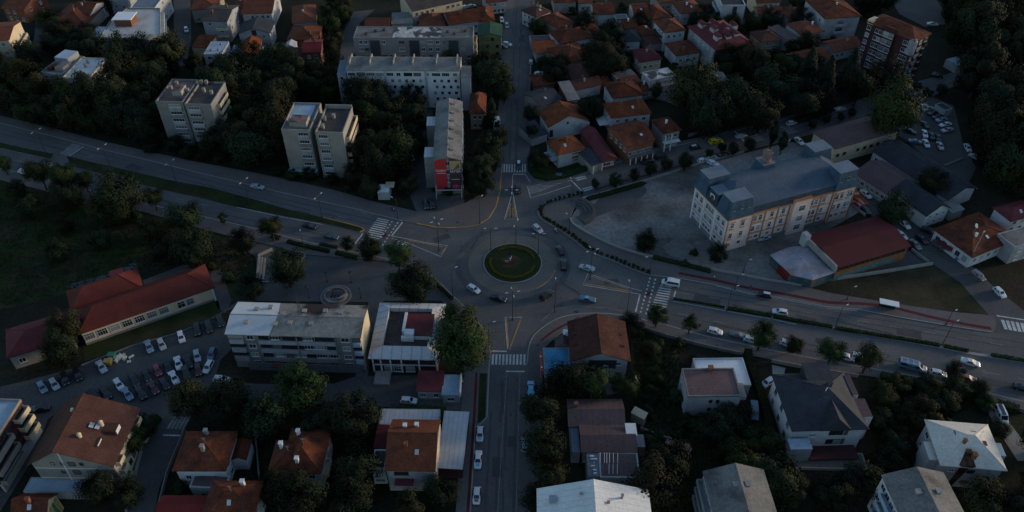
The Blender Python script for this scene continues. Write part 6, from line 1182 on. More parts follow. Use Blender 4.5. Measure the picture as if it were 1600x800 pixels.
X = [
 # roundabout
 ('hatch', W, 740, 451.5, 12, 7, 'white hatchback rounding the planted island on its south west side', RB),
 ('sedan', K, 779, 466, 12, 3.5, 'black car just south of the planted island, in front of the splitter lamp', RB),
 ('suv', K, 854, 461, 8, -6, 'black car curving round the south east side of the island', RB),
 ('suv', K, 880.5, 414, -.5, -10, 'black car driving up the east side of the island', RB),
 ('hatch', K, 875, 391.5, -4, -8, 'black car on the north east arc above another black car', RB),
 ('hatch', SV, 840, 357.5, 9, 8, 'silver hatchback with pale bonnet entering from the north side of the roundabout', RB),
 ('sedan', SV, 917, 418.5, -14, -4, 'silver saloon arriving beside the east splitter triangle', RB),
 ('sedan', 'car_blue', 918, 467.5, 14, 2, 'blue saloon with white windscreen glare leaving towards the east', RB, dict(roof='car_sky')),
 ('suv', K, 809, 296, .5, 8, 'black car coming down the north road towards the small lamp triangle', NR),
 ('hatch', K, 810.5, 258, .3, 8, 'dark car with white roof stopped on the north zebra crossing', NR, dict(roof='car_white')),
 ('sedan', W, 629, 384.5, 13, 7, 'white saloon half under the street trees at the west crossing', RB),
 # boulevard
 ('van', W, 1048, 442.5, -14, -2.6, 'white delivery van beside the east zebra crossing', BV, dict(cat='van')),
 ('hatch', K, 1194, 460.5, -12, -2.5, 'dark car with a white roof beside the red cycle track', BV, dict(roof='car_white')),
 ('hatch', W, 1219, 487.5, -13, -2, 'white hatchback in the lane next to the planted median', BV),
 ('hatch', W, 1117, 517.5, 13, 3, 'white car parked under the row of round street trees, rear of a dark saloon', BV),
 ('sedan', GY, 1153, 523.5, 13, 3, 'dark grey saloon parked in front of the white car by the street trees', BV),
 ('hatch', W, 1231, 537, 13, 4, 'white car with its front hidden by a pale street tree', BV),
 ('hatch', W, 1323, 558, 13, 3.6, 'pale car peeping out between two dark round street trees', BV),
 ('hatch', W, 1342, 557.5, 13, 3.6, 'white car almost hidden behind the last big round street tree', BV),
 ('hatch', W, 1174, 530.5, 13, 3, 'pale car end showing between dark saloon and round street tree', BV),
 ('hatch', W, 1466, 583.5, 13, 3, 'white hatchback parked behind the long blue minibus', BV),
 ('sedan', 'car_rust', 1511, 591, 13, 3.5, 'tan saloon nose showing past the small boulevard tree', BV),
 ('sedan', W, 1516, 566, 15, 4, 'white saloon driving alone past the gap in the median', BV),
 ('sedan', K, 1599, 606, 13, 3.5, 'dark car cut by the edge on the south carriageway', BV),
 ('sedan', SV, 402, 291.5, 14, 2.6, 'silver saloon alone on the upper west carriageway', BV),
 ('sedan', K, 484.5, 353, 13, 3, 'black saloon on the lower west carriageway, ahead of a teal one', BV),
 ('sedan', 'car_teal', 518, 369.5, 13, 3, 'dark teal saloon nearest the west crossing trees', BV),
 ('hatch', W, 75, 258, 13, 3, 'white car glimpsed above the first street trees of the west boulevard', BV),
 ('hatch', W, 38, 268.5, 13, 3, 'white car glimpsed behind a bare trunk on the west boulevard', BV),
 # lane in the east
 ('hatch', W, 1562, 457, 9, 9, 'white hatchback near the lower end of the eastern lane', LN),
 ('suv', GY, 1528, 431, 10, 8, 'dark pickup like car with pale bed on the eastern lane', LN),
 ('sedan', W, 1413, 350, 9, 8, 'white saloon on the lane between red hall roof and white gable house', LN),
 ('sedan', W, 1408, 367, 9, 8, 'white saloon tight beside the red hall roof', LN),
 ('sedan', GY, 1430, 382, 8, 8, 'dark car with bright glints behind the corner of the red hall roof', LN),
 ('suv', K, 1450, 360.5, -9, -4, 'black boxy car under the eaves end of the white gable house', LN),
 ('hatch', K, 1440, 374, 9, 7, 'small black car in the middle of the lane', LN),
 ('suv', GY, 1467, 383, 9, 6, 'dark grey car before the maroon awning', LN),
 ('van', 'car_steel', 1493, 397, 8, 8, 'pale blue van parked by the white wall of the reddish brown house', LN, dict(cat='van')),
 ('sedan', W, 1353, 303, 9, 8, 'white saloon in the yard beside the dark roofed row', LN),
 ('hatch', 'car_red', 1339, 320, -8, -7, 'red car below the orange truck in the school rear yard', LN),
 ('hatch', K, 1352, 328, 8, 7, 'black car beside the short wall in the school rear yard', LN),
 ('sedan', SV, 1193, 371.5, -14, 4, 'silver saloon parked close against the school front', None),
 # north-east street
 ('hatch', K, 1086, 230, 12, -3, 'black car with white roof behind the yellow ambulance', NE, dict(roof='car_white')),
 ('sedan', SV, 1158, 212.5, 12, -3, 'silver car ahead of the yellow ambulance', NE),
 ('hatch', 'car_teal', 1191, 203.5, 12, -3, 'dark teal car at the kerb before the tall cypress', NE),
 ('hatch', W, 1237, 192, 12, -3, 'small white car beyond the tall cypress', NE),
 ('sedan', SV, 1313, 170.5, 12, -2, 'silver saloon in front of the long clipped hedge', NE),
 ('sedan', K, 1012, 252, 13, -4, 'black saloon parked under the brick shop row', NE),
 ('suv', K, 1033, 244.5, 13, -4, 'black van like car ahead of the black saloon by the shops', NE),
 ('sedan', W, 1249, 220.5, 8, 8, 'white car slanting beside the small school grass plot', NE),
 ('hatch', W, 1098, 250.5, 12, -3, 'white roofed car behind the street trees, nearest the roundabout', NE),
 ('hatch', SV, 1112, 246.5, 12, -3, 'silver car in the row behind the street trees', NE),
 ('hatch', W, 1114, 255, 9, 3, 'pale car just inside the yard wall', NE),
 ('hatch', K, 1131, 242, 12, -3, 'dark car at the end of the row behind the street trees', NE),
 # shops north
 ('sedan', W, 1133, 103.5, 12, 4, 'white car in the yard below the maroon apartment house', None),
 ('sedan', W, 1187, 94, 12, -3, 'white car before the brown tiled house with attic windows', None),
 ('hatch', 'car_red', 1203, 89.5, 12, -2, 'red car tail beside the white one before the brown tiled house', None),
 ('hatch', GY, 1152, 110, 12, -3, 'grey car under the tree edge of the yard', None),
 ('sedan', W, 1457, 37.5, 12, 1, 'pale van like car alone on the paved square', None),
 ('suv', K, 1464, 118, 12, 2, 'black car at the foot of the tall maroon block', None),
 # north road
 ('hatch', SV, 829.5, 97, .5, -9, 'silver car parked on the garden side of the north road', NR),
 ('hatch', W, 842, 115, 9, -2, 'white car in front of the glowing orange slope', NR),
 ('hatch', W, 897, 9.5, 9, -2, 'white car between roofs at the top of the garden quarter', NR),
 ('hatch', W, 784, 31, 2, 8, 'white car in the yard beside the white shopfront', NR),
 ('hatch', SV, 792, 40, 2, 8, 'silver car beside the bright orange roof', NR),
 ('hatch', GY, 786, 72.5, 8, 2, 'grey car in the yard below the olive green block', NR),
 ('hatch', W, 792.5, 69, 8, 2, 'white car at the kerb below the olive green block', NR),
 ('hatch', W, 778, 17, 8, 2, 'white car before the white shopfront', NR),
 ('hatch', W, 727, 11, 9, -2, 'white car before the long cream building', NR),
 ('hatch', SV, 737, 9.5, 9, -2, 'silver car beside the white one before the long cream building', NR),
 ('suv', K, 788, 203, 0, 9, 'black car parked on the pavement side of the north road by the spruce', NR),
 ('sedan', K, 665, 319, 2, 8, 'black car parked by the banner block, farthest from the corner', None),
 ('suv', K, 675, 319, 1, 8, 'black tall car parked by the banner block next to another', None),
 ('hatch', GY, 669, 276, 2, 8, 'grey car in the alley beside the red banner', None),
 ('hatch', W, 291, 46.5, 2, 8, 'white car alone on the top street', None),
 ('hatch', GY, 68, 56, 2, 8, 'dark car at the dead end street beside the dark red roofs', None),
 # west car park, row under the red school
 ('hatch', 'car_steel', 66, 605, 5, 9, 'pale blue car at the far end of the upper parking row', PK),
 ('hatch', SV, 85, 600, 5, 9, 'silver car second from the far end of the upper parking row', PK),
 ('suv', K, 101, 592.5, 4, 9, 'black car between a silver and another black one in the upper row', PK),
 ('suv', K, 122, 585.5, 3, 9, 'black tall car under the shade of the tree in the upper row', PK),
 ('sedan', SV, 158.5, 573, 5, 8, 'silver saloon next to the yellow rubbish bin', PK),
 ('sedan', 'car_steel', 232.5, 541.5, 4, 9, 'steel blue car left of a silver one in the upper row', PK),
 ('hatch', SV, 252.5, 538, 4, 9, 'silver white car right of the steel blue one', PK),
 ('hatch', W, 283, 526.5, 2.5, 9, 'white car alone high in the upper row', PK),
 ('suv', K, 308, 515, 1, 9, 'black car right of the lone white one in the upper row', PK),
 ('suv', K, 326, 511, 3, 9, 'black car in the middle of three black ones by the red building corner', PK),
 ('suv', K, 344, 502, 3, 9, 'black car closest to the sooty roofed apartment block', PK),
 ('sedan', W, 278.5, 567.5, 2.5, 9, 'white saloon in the middle row between two black cars', PK),
 ('sedan', K, 294, 565.5, 3, 9, 'black car with a bright lamp between white and silver ones', PK),
 ('hatch', SV, 308, 556, 2, 9, 'silver car at the upper end of the middle row', PK),
 ('hatch', 'car_blue', 331, 553, -3, 9, 'dark blue car beside the grass wedge', PK),
 ('hatch', W, 325.5, 573, -5, 9, 'white hatchback parked nose down by the grass wedge', PK),
 ('hatch', 'car_maroon', 310, 577.5, 1, 9, 'very dark maroon car under the white hatchback by the wedge', PK),
 ('suv', K, 291, 583, 3, 9, 'black car below the black one with a bright lamp', PK),
 ('sedan', K, 262, 572.5, 3, 9, 'black car right of the red one in the middle row', PK),
 ('hatch', 'car_red', 246, 578.5, 4, 9, 'bright red car in the middle row', PK),
 ('hatch', K, 229.5, 587, 4, 9, 'black car left of the bright red one', PK),
 ('suv', K, 210, 594, 5, 9, 'large black car third from the left in the middle row', PK),
 ('sedan', W, 272, 590, 5, 9, 'white saloon in the lower row with its nose to the trees', PK),
 ('hatch', K, 257, 600, 6, 9, 'black hatchback left of the white saloon in the lower row', PK),
 ('sedan', 'car_maroon', 239.5, 606, 6, 9, 'dark red car in the lower row', PK),
 ('suv', K, 220.5, 614.5, 6, 9, 'black car between the dark red and the grey one', PK),
 ('sedan', 'car_steel', 199, 615.5, 6.5, 9, 'grey blue saloon in front of a white one in the lower row', PK),
 ('hatch', W, 185.5, 600.5, 6.5, 9, 'white car at the left head of the lower rows', PK),
 ('suv', K, 165.5, 614.5, 6, 8, 'large black car beside the big brown roof', PK),
 ('hatch', K, 146, 617.5, 7, 6, 'black car half behind the ridge of the big brown roof', PK),
 ('sedan', K, 63, 638.5, -12, 1.5, 'long black saloon parked crosswise near the blue roof strip', PK),
 ('hatch', W, 346, 592.5, 12, 1, 'white car roof under the tree edge behind the apartment block', None),
 ('hatch', W, 638.5, 626, 12, 1, 'white pickup like car on the lane behind the courtyard building', None),
 # south road
 ('hatch', W, 750, 678, -.5, 9, 'white taxi with blue bonnet, first of three parked in the lay-by', SR, dict(hood='car_sky')),
 ('sedan', W, 747, 718, -.6, 9, 'white saloon taxi with blue bonnet and dark rear window in the lay-by', SR, dict(hood='car_sky')),
 ('hatch', W, 745, 774, -.6, 9, 'white car with pink bonnet at the foot of the lay-by', SR, dict(hood='pink_felt')),
 ('sedan', 'car_sky', 829.5, 607, -.3, -9, 'bright blue car parked below the zebra crossing', SR),
 ('hatch', 'car_steel', 819.5, 695, -.7, -9, 'steel blue car half under the roadside trees', SR),
 ('hatch', W, 1199, 597.5, -9, 6, 'white car on the drive between hedge and black villa', None),
 ('van', 'car_blue', 1178, 643, 1, 9, 'dark blue van on the drive beside the boxy grey house', None, dict(cat='van')),
 ('van', W, 1564, 649, 4, 9, 'white van with glazed roof on the sloping driveway', None, dict(cat='van', roof='glass')),
]
# car park by the wooded slope
for i, (px, py, c, lb) in enumerate(((1440, 166, W, 'white car at the top end of the slanted row below the wooded slope'), (1449, 170, SV, 'silver car second in the slanted row below the wooded slope'), (1458, 176.5, K, 'black car third in the slanted row below the wooded slope'), (1465, 182.5, K, 'black car with a pale glint fourth in the slanted row'), (1471, 187, 'car_steel', 'pale blue car in the middle of the slanted row'), (1477, 194.5, W, 'white roofed car past the pale blue one in the slanted row'), (1480, 203, SV, 'silver car at the low end of the slanted row'))):
    X.append(('sedan', c, px, py, -9, 2, lb, PE, dict(full=False)))
for px, py, dx, dy, c, lb in ((1445, 195, 6, 6, K, 'black car in the aisle above the double white ones'), (1445, 209, 2, 8, W, 'white tall car above another white one in the car park centre'), (1456, 212.5, 2, 8, K, 'black car right of the white tall one'), (1466, 215, 2, 8, K, 'dark car at the right of the car park centre'), (1430, 221, 9, 1, 'car_blue', 'dark blue car nearest the black slate roof'), (1447, 224, 4, 8, W, 'white saloon in the front of the car park centre'), (1469, 228, 4, 8, SV, 'silver car standing alone at the front of the car park'), (1512, 231, 4, 8, W, 'white car under the wood edge'), (1524, 245, 8, 3, SV, 'silver car tail deeper under the wood edge'), (1422, 205, 9, 3, K, 'black car with a pale stripe under the big bright tree')):
    X.append(('sedan', c, px, py, dx, dy, lb, PE, dict(full=False)))
for r in X:
    kw = dict(r[8]) if len(r) > 8 else {}
    car('parked_car' if (r[7] in (PK, PE, SR, None, LN)) else 'car', r[0], r[1], r[2], r[3], r[4], r[5], r[6], r[7], **kw)
# special vehicles
am = car('ambulance', 'van', 'car_yellow', 1119, 221.5, 13, -2.5, 'bright yellow ambulance van on the north-east street', NE, 'ambulance', full=True)
MB().box(-.3, .6, -.6, .6, 1.99, 2.15).build('light_bar', 'car_blue', am); MB().box(-2.0, .3, -.975, -.965, .75, .95).build('side_stripe', 'mural_red', am)
mb_ = car('minibus', 'van', 'car_steel', 1425, 573, 13, 3.4, 'long blue minibus with pale roof racks parked at the kerb', BV, 'minibus'); mb_.scale = (1.35, 1.1, 1.1)
b = MB()
for y in (-.7, .7): b.box(-2.2, .9, y - .05, y + .05, 2.0, 2.08)
for x in (-2.1, -1.1, -.1, .8): b.box(x - .05, x + .05, -.7, .7, 2.02, 2.1)
b.build('roof_rack', 'steel_pale', mb_)
def pickup(px, py, dx, dy, cab, bed, label, load=None):
    p = G(px, py, .5); f = G(px + dx, py + dy, .5) - p
    t = thing('truck', label, 'truck', (p.x, p.y, .06), math.atan2(f.y, f.x))
    b = MB(); b.prism([(1.0, -.95), (2.75, -.9), (2.9, -.6), (2.9, .6), (2.75, .9), (1.0, .95)], .5, 1.25); b.prism([(1.05, -.85), (2.3, -.8), (2.3, .8), (1.05, .85)], 1.25, 2.0); b.build('cab', cab, t)
    MB().box(2.31, 2.35, -.7, .7, 1.3, 1.9).build('windscreen', 'glass', t)
    b = MB(); b.box(-2.9, .95, -1.0, 1.0, .6, .75); b.box(-2.9, .95, -1.0, -.92, .75, 1.2); b.box(-2.9, .95, .92, 1.0, .75, 1.2); b.box(-2.9, -2.82, -.92, .92, .75, 1.2); b.box(.87, .95, -.92, .92, .75, 1.4); b.build('load_bed', bed, t)
    if load: MB().lathe([(.8, .76), (.9, 1.3), (.4, 1.6)], 9).build('load', load, t)
    for x in (-2.0, 1.9):
        for s_ in (-.85, .85): inst('wheel', CM['suv']['wheel'], t, (x, s_, .38))
    return t
pickup(1060, 699, 12, 6, 'car_rust', 'car_rust', 'rusty orange truck abandoned among the dark garden bushes', 'brick_wall')
pickup(1342, 313, -8, -7, 'car_orange', 'car_orange', 'orange truck standing behind the school corner')
# ---------------------------------------------------------------- rubbish corner
def bin_(px, py, m, label):
    t = thing('rubbish_bin', label, 'rubbish bin', G(px, py, .04)); MB().prism([(-.8, -.6), (.8, -.6), (.9, .7), (-.9, .7)], .15, 1.15).build('container', m, t)
    MB().prism([(-.9, -.65), (.9, -.65), (.95, .75), (-.95, .75)], 1.16, 1.3).build('lid', m, t)
    for x in (-.6, .6): MB().tube((x, -.1, .1), (x, .1, .1), .1, .1, 8).build('castor', 'tyre', t)
bin_(170, 569, 'bin_yellow', 'dull yellow rubbish bin beside the silver saloon'); bin_(175.5, 558.5, 'bin_green', 'green rubbish bin next to the white rubbish heap'); bin_(873, 277.5, 'car_blue', 'blue bin standing in front of the corner lawn')
t = MB(); random.seed(3)
for k in range(26):
    t.obox((random.gauss(0, 1.3), random.gauss(0, .6)), random.random() * 3, random.uniform(.3, .9), random.uniform(.5, 1.4), 0.0, random.uniform(.15, .7))
o = t.build('rubbish_heap', 'rubbish'); o.location = G(190, 558.5, .05); tag(o, 'white heap of bags and cardboard next to the green bin', 'rubbish')
# ---------------------------------------------------------------- street lamps
pole_me = {}
def lamp(bx, by, hgt, arms, label, group='street lamps around the roundabout', rz=0, z=.06, dec=False):
    t = thing('street_lamp', label, 'street lamp', G(bx, by, z), rz, group)
    k = (hgt, dec)
    if k not in pole_me:
        b = MB(); b.tube((0, 0, 0), (0, 0, hgt), .11 if not dec else .07, .065 if not dec else .05, 7); b.tube((0, 0, 0), (0, 0, .5), .22, .18, 8); pole_me[k] = b.mesh('pole', 'steel_dark')
    inst('pole', pole_me[k], t)
    if dec:
        if 'd' not in pole_me: pole_me['d'] = MB().lathe([(.1, 0), (.35, .15), (.55, .5), (.5, .55), (.1, .65)], 10).mesh('lantern', 'steel_dark')
        inst('lantern', pole_me['d'], t, (0, 0, hgt - .1)); return t
    for a in arms:
        if 'arm' not in pole_me:
            b = MB(); b.tube((0, 0, -.1), (1.2, 0, .12), .045, .04, 5); pole_me['arm'] = b.mesh('arm', 'steel_dark')
            b = MB(); b.prism([(0, -.14), (.7, -.1), (.8, 0), (.7, .1), (0, .14)], -.05, .07); pole_me['head'] = b.mesh('lamp_head', 'lamp_head')
        r = inst('arm', pole_me['arm'], t, (0, 0, hgt), a); inst('lamp_head', pole_me['head'], r, (1.15, 0, .1))
    return t
Q = [0, math.pi / 2, math.pi, -math.pi / 2]; T2 = [0, math.pi]
lamp(686, 392, 11, [q + .5 for q in Q], 'four headed lamp on the west painted triangle')
lamp(799.5, 339, 10, Q, 'four headed lamp on the north painted triangle')
lamp(801, 500, 10, [q + .2 for q in Q], 'four headed lamp on the south painted triangle')
lamp(921.8, 436.5, 10.5, [q + .4 for q in Q], 'four headed lamp on the east painted triangle')
lamp(767, 391, 8, T2, 'twin headed lamp on the north west edge of the island'); lamp(806, 384.5, 8.5, [1.2, -1.9], 'twin headed lamp on the top edge of the island'); lamp(840.8, 397, 7.5, T2, 'twin headed lamp on the north east edge of the island')
for a in ((750, 350, 9.5, [1.0], 'single headed lamp on the yellow kerb of the north west corner'), (622, 342, 7.5, [2.6], 'single headed lamp beside the west zebra crossing'), (708, 464, 10, [.6], 'single headed lamp on the south west kerb'), (764, 535, 7, [.3], 'single headed lamp beside the huge round tree'),
          (889, 363, 6, [2.2], 'slim lamp at the bend of the white low wall'), (893.5, 314, 7.5, [2.0], 'single lamp at the north tip of the school plaza'), (866.6, 487, 10.5, [1.6], 'single lamp on the south east kerb'), (979, 493, 11, [1.7], 'single lamp opposite the east splitter'),
          (1015, 428.5, 6, [2.9], 'single lamp at the end of the shrub row'), (1135.6, 485, 8.5, [.3], 'single lamp on the median just past the east crossing'), (1148, 452, 5, [.3], 'short lamp beside the red cycle track'), (1304, 514, 8, [.5], 'single lamp on the median opposite the bus shelter'), (1472, 539, 8, [.5], 'single lamp on the median near the far zebra'), (1478, 507, 4.5, [.5], 'short lamp on the pavement beyond the bus shelter'),
          (478, 399, 8, [1.9], 'thin lamp between the clipped hedges and the plaza'), (1323, 468, 4.2, [.4], 'short lamp before the dry grass triangle'), (1161, 427, 4.5, [.4], 'short pale lamp at the white low wall')):
    lamp(a[0], a[1], a[2], a[3], a[4], z=.19 if a[0] not in (1135.6, 1304, 1472) else .17)
for i, (bx, by, dn) in enumerate(((504.5, 344, 'nearest the west crossing'), (391, 320, 'below the silver saloon'), (278, 290.5, 'opposite the pink roofed tower'), (174, 266, 'past the faded zebra'), (73, 241, 'farthest along the boulevard'))):
    lamp(bx, by, 9, [1.1, 1.1 + math.pi], 'twin headed lamp on the grassy west median, ' + dn, 'lamps along the west median', z=.17)
for bx, by, dn in ((511.5, 440, 'at the upper left of the fountain'), (549, 441, 'at the upper right of the fountain'), (483, 465, 'nearest the sooty roof'), (564, 466, 'nearest the lane')):
    lamp(bx, by, 3.6, [], 'dark plaza lantern on a short post ' + dn, 'lanterns round the fountain', z=.036, dec=True)
# ---------------------------------------------------------------- people
def person(px, py, rz, shirt, trousers, label, z=.19, stride=.18):
    t = thing('person', label, 'person', G(px, py, z), rz)
    me = bpy.data.meshes.new('body')
    V = [(0, 0, .95), (0, 0, 1.2), (0, 0, 1.42), (.02, 0, 1.53), (.03, 0, 1.66), (-.0, .19, 1.40), (.02, .26, 1.12), (.1, .25, .88), (0, -.19, 1.40), (-.02, -.26, 1.12), (.02, -.27, .86), (0, .1, .9), (stride, .1, .5), (stride * .7, .1, .07), (stride * .7 + .16, .1, .04), (0, -.1, .9), (-stride * .5, -.1, .5), (-stride * 1.3, -.1, .07), (-stride * 1.3 + .16, -.1, .04)]
    E = [(0, 1), (1, 2), (2, 3), (3, 4), (2, 5), (5, 6), (6, 7), (2, 8), (8, 9), (9, 10), (0, 11), (11, 12), (12, 13), (13, 14), (0, 15), (15, 16), (16, 17), (17, 18)]
    R_ = [.15, .15, .14, .065, .11, .07, .055, .04, .07, .055, .04, .1, .075, .055, .04, .1, .075, .055, .04]
    me.from_pydata(V, E, []); me.materials.append(M[shirt])
    o = bpy.data.objects.new('body', me); C.objects.link(o); o.parent = t
    o.modifiers.new('skin', 'SKIN'); o.modifiers.new('smooth', 'SUBSURF').levels = 1
    for i, r in enumerate(R_): me.skin_vertices[0].data[i].radius = (r, r)
    me.skin_vertices[0].data[0].use_root = True
    h = MB(); h.lathe([(.02, 1.50), (.09, 1.56), (.115, 1.66), (.10, 1.74), (.04, 1.79)], 10, 0, (.035, 0)); h.build('face', 'skin_tone', t)
    h = MB(); h.lathe([(.122, 1.66), (.118, 1.73), (.06, 1.80), (.01, 1.81)], 10, 0, (.02, 0)); h.build('hair', 'cloth_dark', t)
    h = MB()
    for y, x0, x1 in ((.1, stride, stride * .7), (-.1, -stride * .5, -stride * 1.3)): h.tube((0, y, .93), (x0, y, .5), .115, .09, 8); h.tube((x0, y, .5), (x1, y, .1), .09, .07, 8)
    h.build('trousers', trousers, t); return t
person(682, 327, 1.2, 'cloth_dark', 'cloth_dark', 'person in dark clothes beside the black cars at the banner block')
person(830, 264, .6, 'cloth_blue', 'cloth_dark', 'person in a blue jacket by the north zebra crossing')
person(1172, 452, 2.5, 'cloth_dark', 'cloth_blue', 'person in a dark top walking on the red cycle track')
person(722, 601, 1.6, 'cloth_pale', 'cloth_dark', 'person in a pale shirt outside the blue metal roofed shop')
person(238, 622, .3, 'cloth_dark', 'cloth_dark', 'person in dark clothes crossing the car park edge', z=.05)
person(1115, 437, -.5, 'cloth_pale', 'cloth_dark', 'person in pale clothes near the start of the red cycle track')
def motorbike(px, py, dx, dy, label, rider=None, z=.07):
    p = G(px, py, z); f = G(px + dx, py + dy, z) - p; a = math.atan2(f.y, f.x)
    t = thing('motorcycle', label, 'motorcycle', p, a)
    for x in (-.62, .65):
        w = MB(); w.tube((x, -.06, .31), (x, .06, .31), .31, .31, 14, 0); w.tube((x, -.065, .31), (x, .065, .31), .18, .18, 10, 1); w.build('wheel', ['tyre', 'rim'], t)
    b = MB(); b.prism([(-.75, -.1), (.1, -.16), (.1, .16), (-.75, .1)], .62, .80); b.prism([(.0, -.17), (.42, -.13), (.42, .13), (.0, .17)], .60, .95); b.prism([(-.3, -.16), (.3, -.16), (.3, .16), (-.3, .16)], .28, .6); b.build('frame', 'car_black', t)
    b = MB(); b.tube((.65, 0, .31), (.42, 0, 1.0), .05, .04, 6); b.tube((.42, -.36, 1.02), (.42, .36, 1.02), .025, .025, 6); b.build('fork', 'steel_pale', t); MB().box(.48, .6, -.09, .09, .82, .98).build('headlight', 'headlight', t)
    if rider:
        r = person(px, py, a, rider, 'cloth_dark', 'person in a pale top riding the motorcycle past the shrub row', z + .02, .12); r.location.z = z - .02; r.location -= Vector((math.cos(a), math.sin(a), 0)) * .15
motorbike(868, 363, 7, 8, 'black motorcycle ridden along the shrub row into the roundabout', 'cloth_pale')
motorbike(614, 329, 6, 5, 'black motorcycle parked on the north west pavement', None, .19)
# ================================================================ TREES AND SHRUBS
def leaves(seed, n, shape, size, m, clumps=26, squash=.8):
    """many small leaf faces gathered in clumps through a crown of unit radius"""
    R_ = random.Random(seed); b = MB(); cs = []
    for i in range(clumps):
        while True:
            p = Vector((R_.uniform(-1, 1), R_.uniform(-1, 1), R_.uniform(-1, 1)))
            if .3 < p.length < .86: break
        if shape == 'column': p = Vector((p.x * .5, p.y * .5, p.z * 1.05)); r = R_.uniform(.2, .32)
        elif shape == 'cone':
            z = R_.uniform(-.95, 1.0); rr = (1 - (z + 1) / 2.08) * .75; a = R_.random() * 6.283; p = Vector((rr * math.cos(a), rr * math.sin(a), z)); r = .13 + .22 * (1 - (z + 1) / 2)
        elif shape == 'loose': p = p * R_.uniform(.8, 1.12); r = R_.uniform(.18, .34)
        else: r = R_.uniform(.28, .46)
        cs.append((p, r, R_.uniform(.75, 1.1)))
    if shape == 'round': cs.append((Vector((0, 0, 0)), .7, 1))
    for k in range(n):
        p, r, q = cs[k % len(cs)]
        d = Vector((R_.gauss(0, 1), R_.gauss(0, 1), R_.gauss(0, 1))).normalized()
        c = p + Vector((d.x, d.y, d.z * .8)) * r * (R_.random() ** .33)
        nrm = (d * .6 + c.normalized() * .9 + Vector((R_.gauss(0, .2), R_.gauss(0, .2), R_.gauss(.2, .2)))).normalized()
        u = nrm.orthogonal().normalized(); v = nrm.cross(u); a = R_.random() * 6.283
        u, v = u * math.cos(a) + v * math.sin(a), v * math.cos(a) - u * math.sin(a)
        s_ = size * R_.uniform(.7, 1.3); c.z *= squash if shape in ('round', 'loose') else 1
        b.face([c - u * s_, c - v * s_ * .6, c + u * s_, c + v * s_ * .6])
    rr = sorted(math.hypot(p[0], p[1]) for p in b.v)[int(len(b.v) * .975)]
    if shape in ('round', 'loose', 'cone'): b.v = [(x / rr, y / rr, z / (rr if shape != 'cone' else 1)) for x, y, z in b.v]
    return b.mesh('crown', m)
def trunk_mesh(seed, n=4):
    R_ = random.Random(seed); b = MB(); b.tube((0, 0, -1.55), (.03, .02, -.75), .085, .06, 7); b.tube((.03, .02, -.75), (.0, .05, .1), .06, .035, 6)
    for i in range(n):
        a = 6.283 * i / n + R_.random(); b.tube((.02, .02, -.8 + .1 * i), (.5 * math.cos(a), .5 * math.sin(a), -.1 + .12 * i), .035, .012, 5)
    return b.mesh('trunk', 'bark')
CR = {}
for mk in ('leaf_dark', 'leaf_green', 'leaf_bright', 'leaf_olive'):
    CR[mk] = [leaves(11 + i * 7, 7500, 'round', .046, mk, 28 + 6 * i, .95 + .07 * i) for i in range(3)]
CR['loose'] = [leaves(71 + i, 2600, 'loose', .05, 'leaf_green', 26) for i in range(2)]
CR['column'] = [leaves(81, 4000, 'column', .055, 'leaf_dark', 34)]
CR['fir'] = [leaves(91 + i, 6000, 'cone', .055, 'leaf_fir', 60) for i in range(2)]
CR['bush'] = [leaves(95, 1600, 'round', .09, 'leaf_hedge', 14)]
TR = [trunk_mesh(i, 4) for i in range(3)]
NT = [0]
def tree(px, py, wpx, kind, label, group=None, hf=1.0, name=None, cat='tree', base=False, r=None, pos=None):
    """crown centre at survey point (px, py), crown width in survey units"""
    rs = random.Random(int(px * 7 + py * 13))
    if pos is None:
        d = -G(px, py).y * 0; hc = 4.0
        for _ in range(3):
            q = G(px, py, hc); dist = (q - Vector((0, 0, H))).length
            depth = q.y * CP + (H - q.z) * SP
            R_ = wpx / 2 * depth / F
            hc = R_ * hf * (.8 if kind == 'bush' else 1.85 if kind in ('leaf_green', 'leaf_bright', 'loose') else 1.45)
        p = G(px, py, hc)
    else: p = pos; R_ = r; hc = R_ * hf * 1.3; p = Vector((p.x, p.y, hc))
    nm = name or {'fir': 'fir_tree', 'column': 'cypress', 'bush': 'bush'}.get(kind, 'tree')
    t = thing(nm, label, 'bush' if kind == 'bush' else cat, (p.x, p.y, 0), rs.random() * 6.283, group)
    me = CR[kind][rs.randrange(len(CR[kind]))]
    f = 1.1 if pos is None else 1.22
    c = inst('crown', me, t, (0, 0, hc), 0, (R_ * f, R_ * f * rs.uniform(.9, 1.1), R_ * f * hf))
    if kind != 'bush': inst('trunk', TR[rs.randrange(3)], t, (0, 0, hc), 0, (R_, R_, hc / 1.55))
    NT[0] += 1; return t
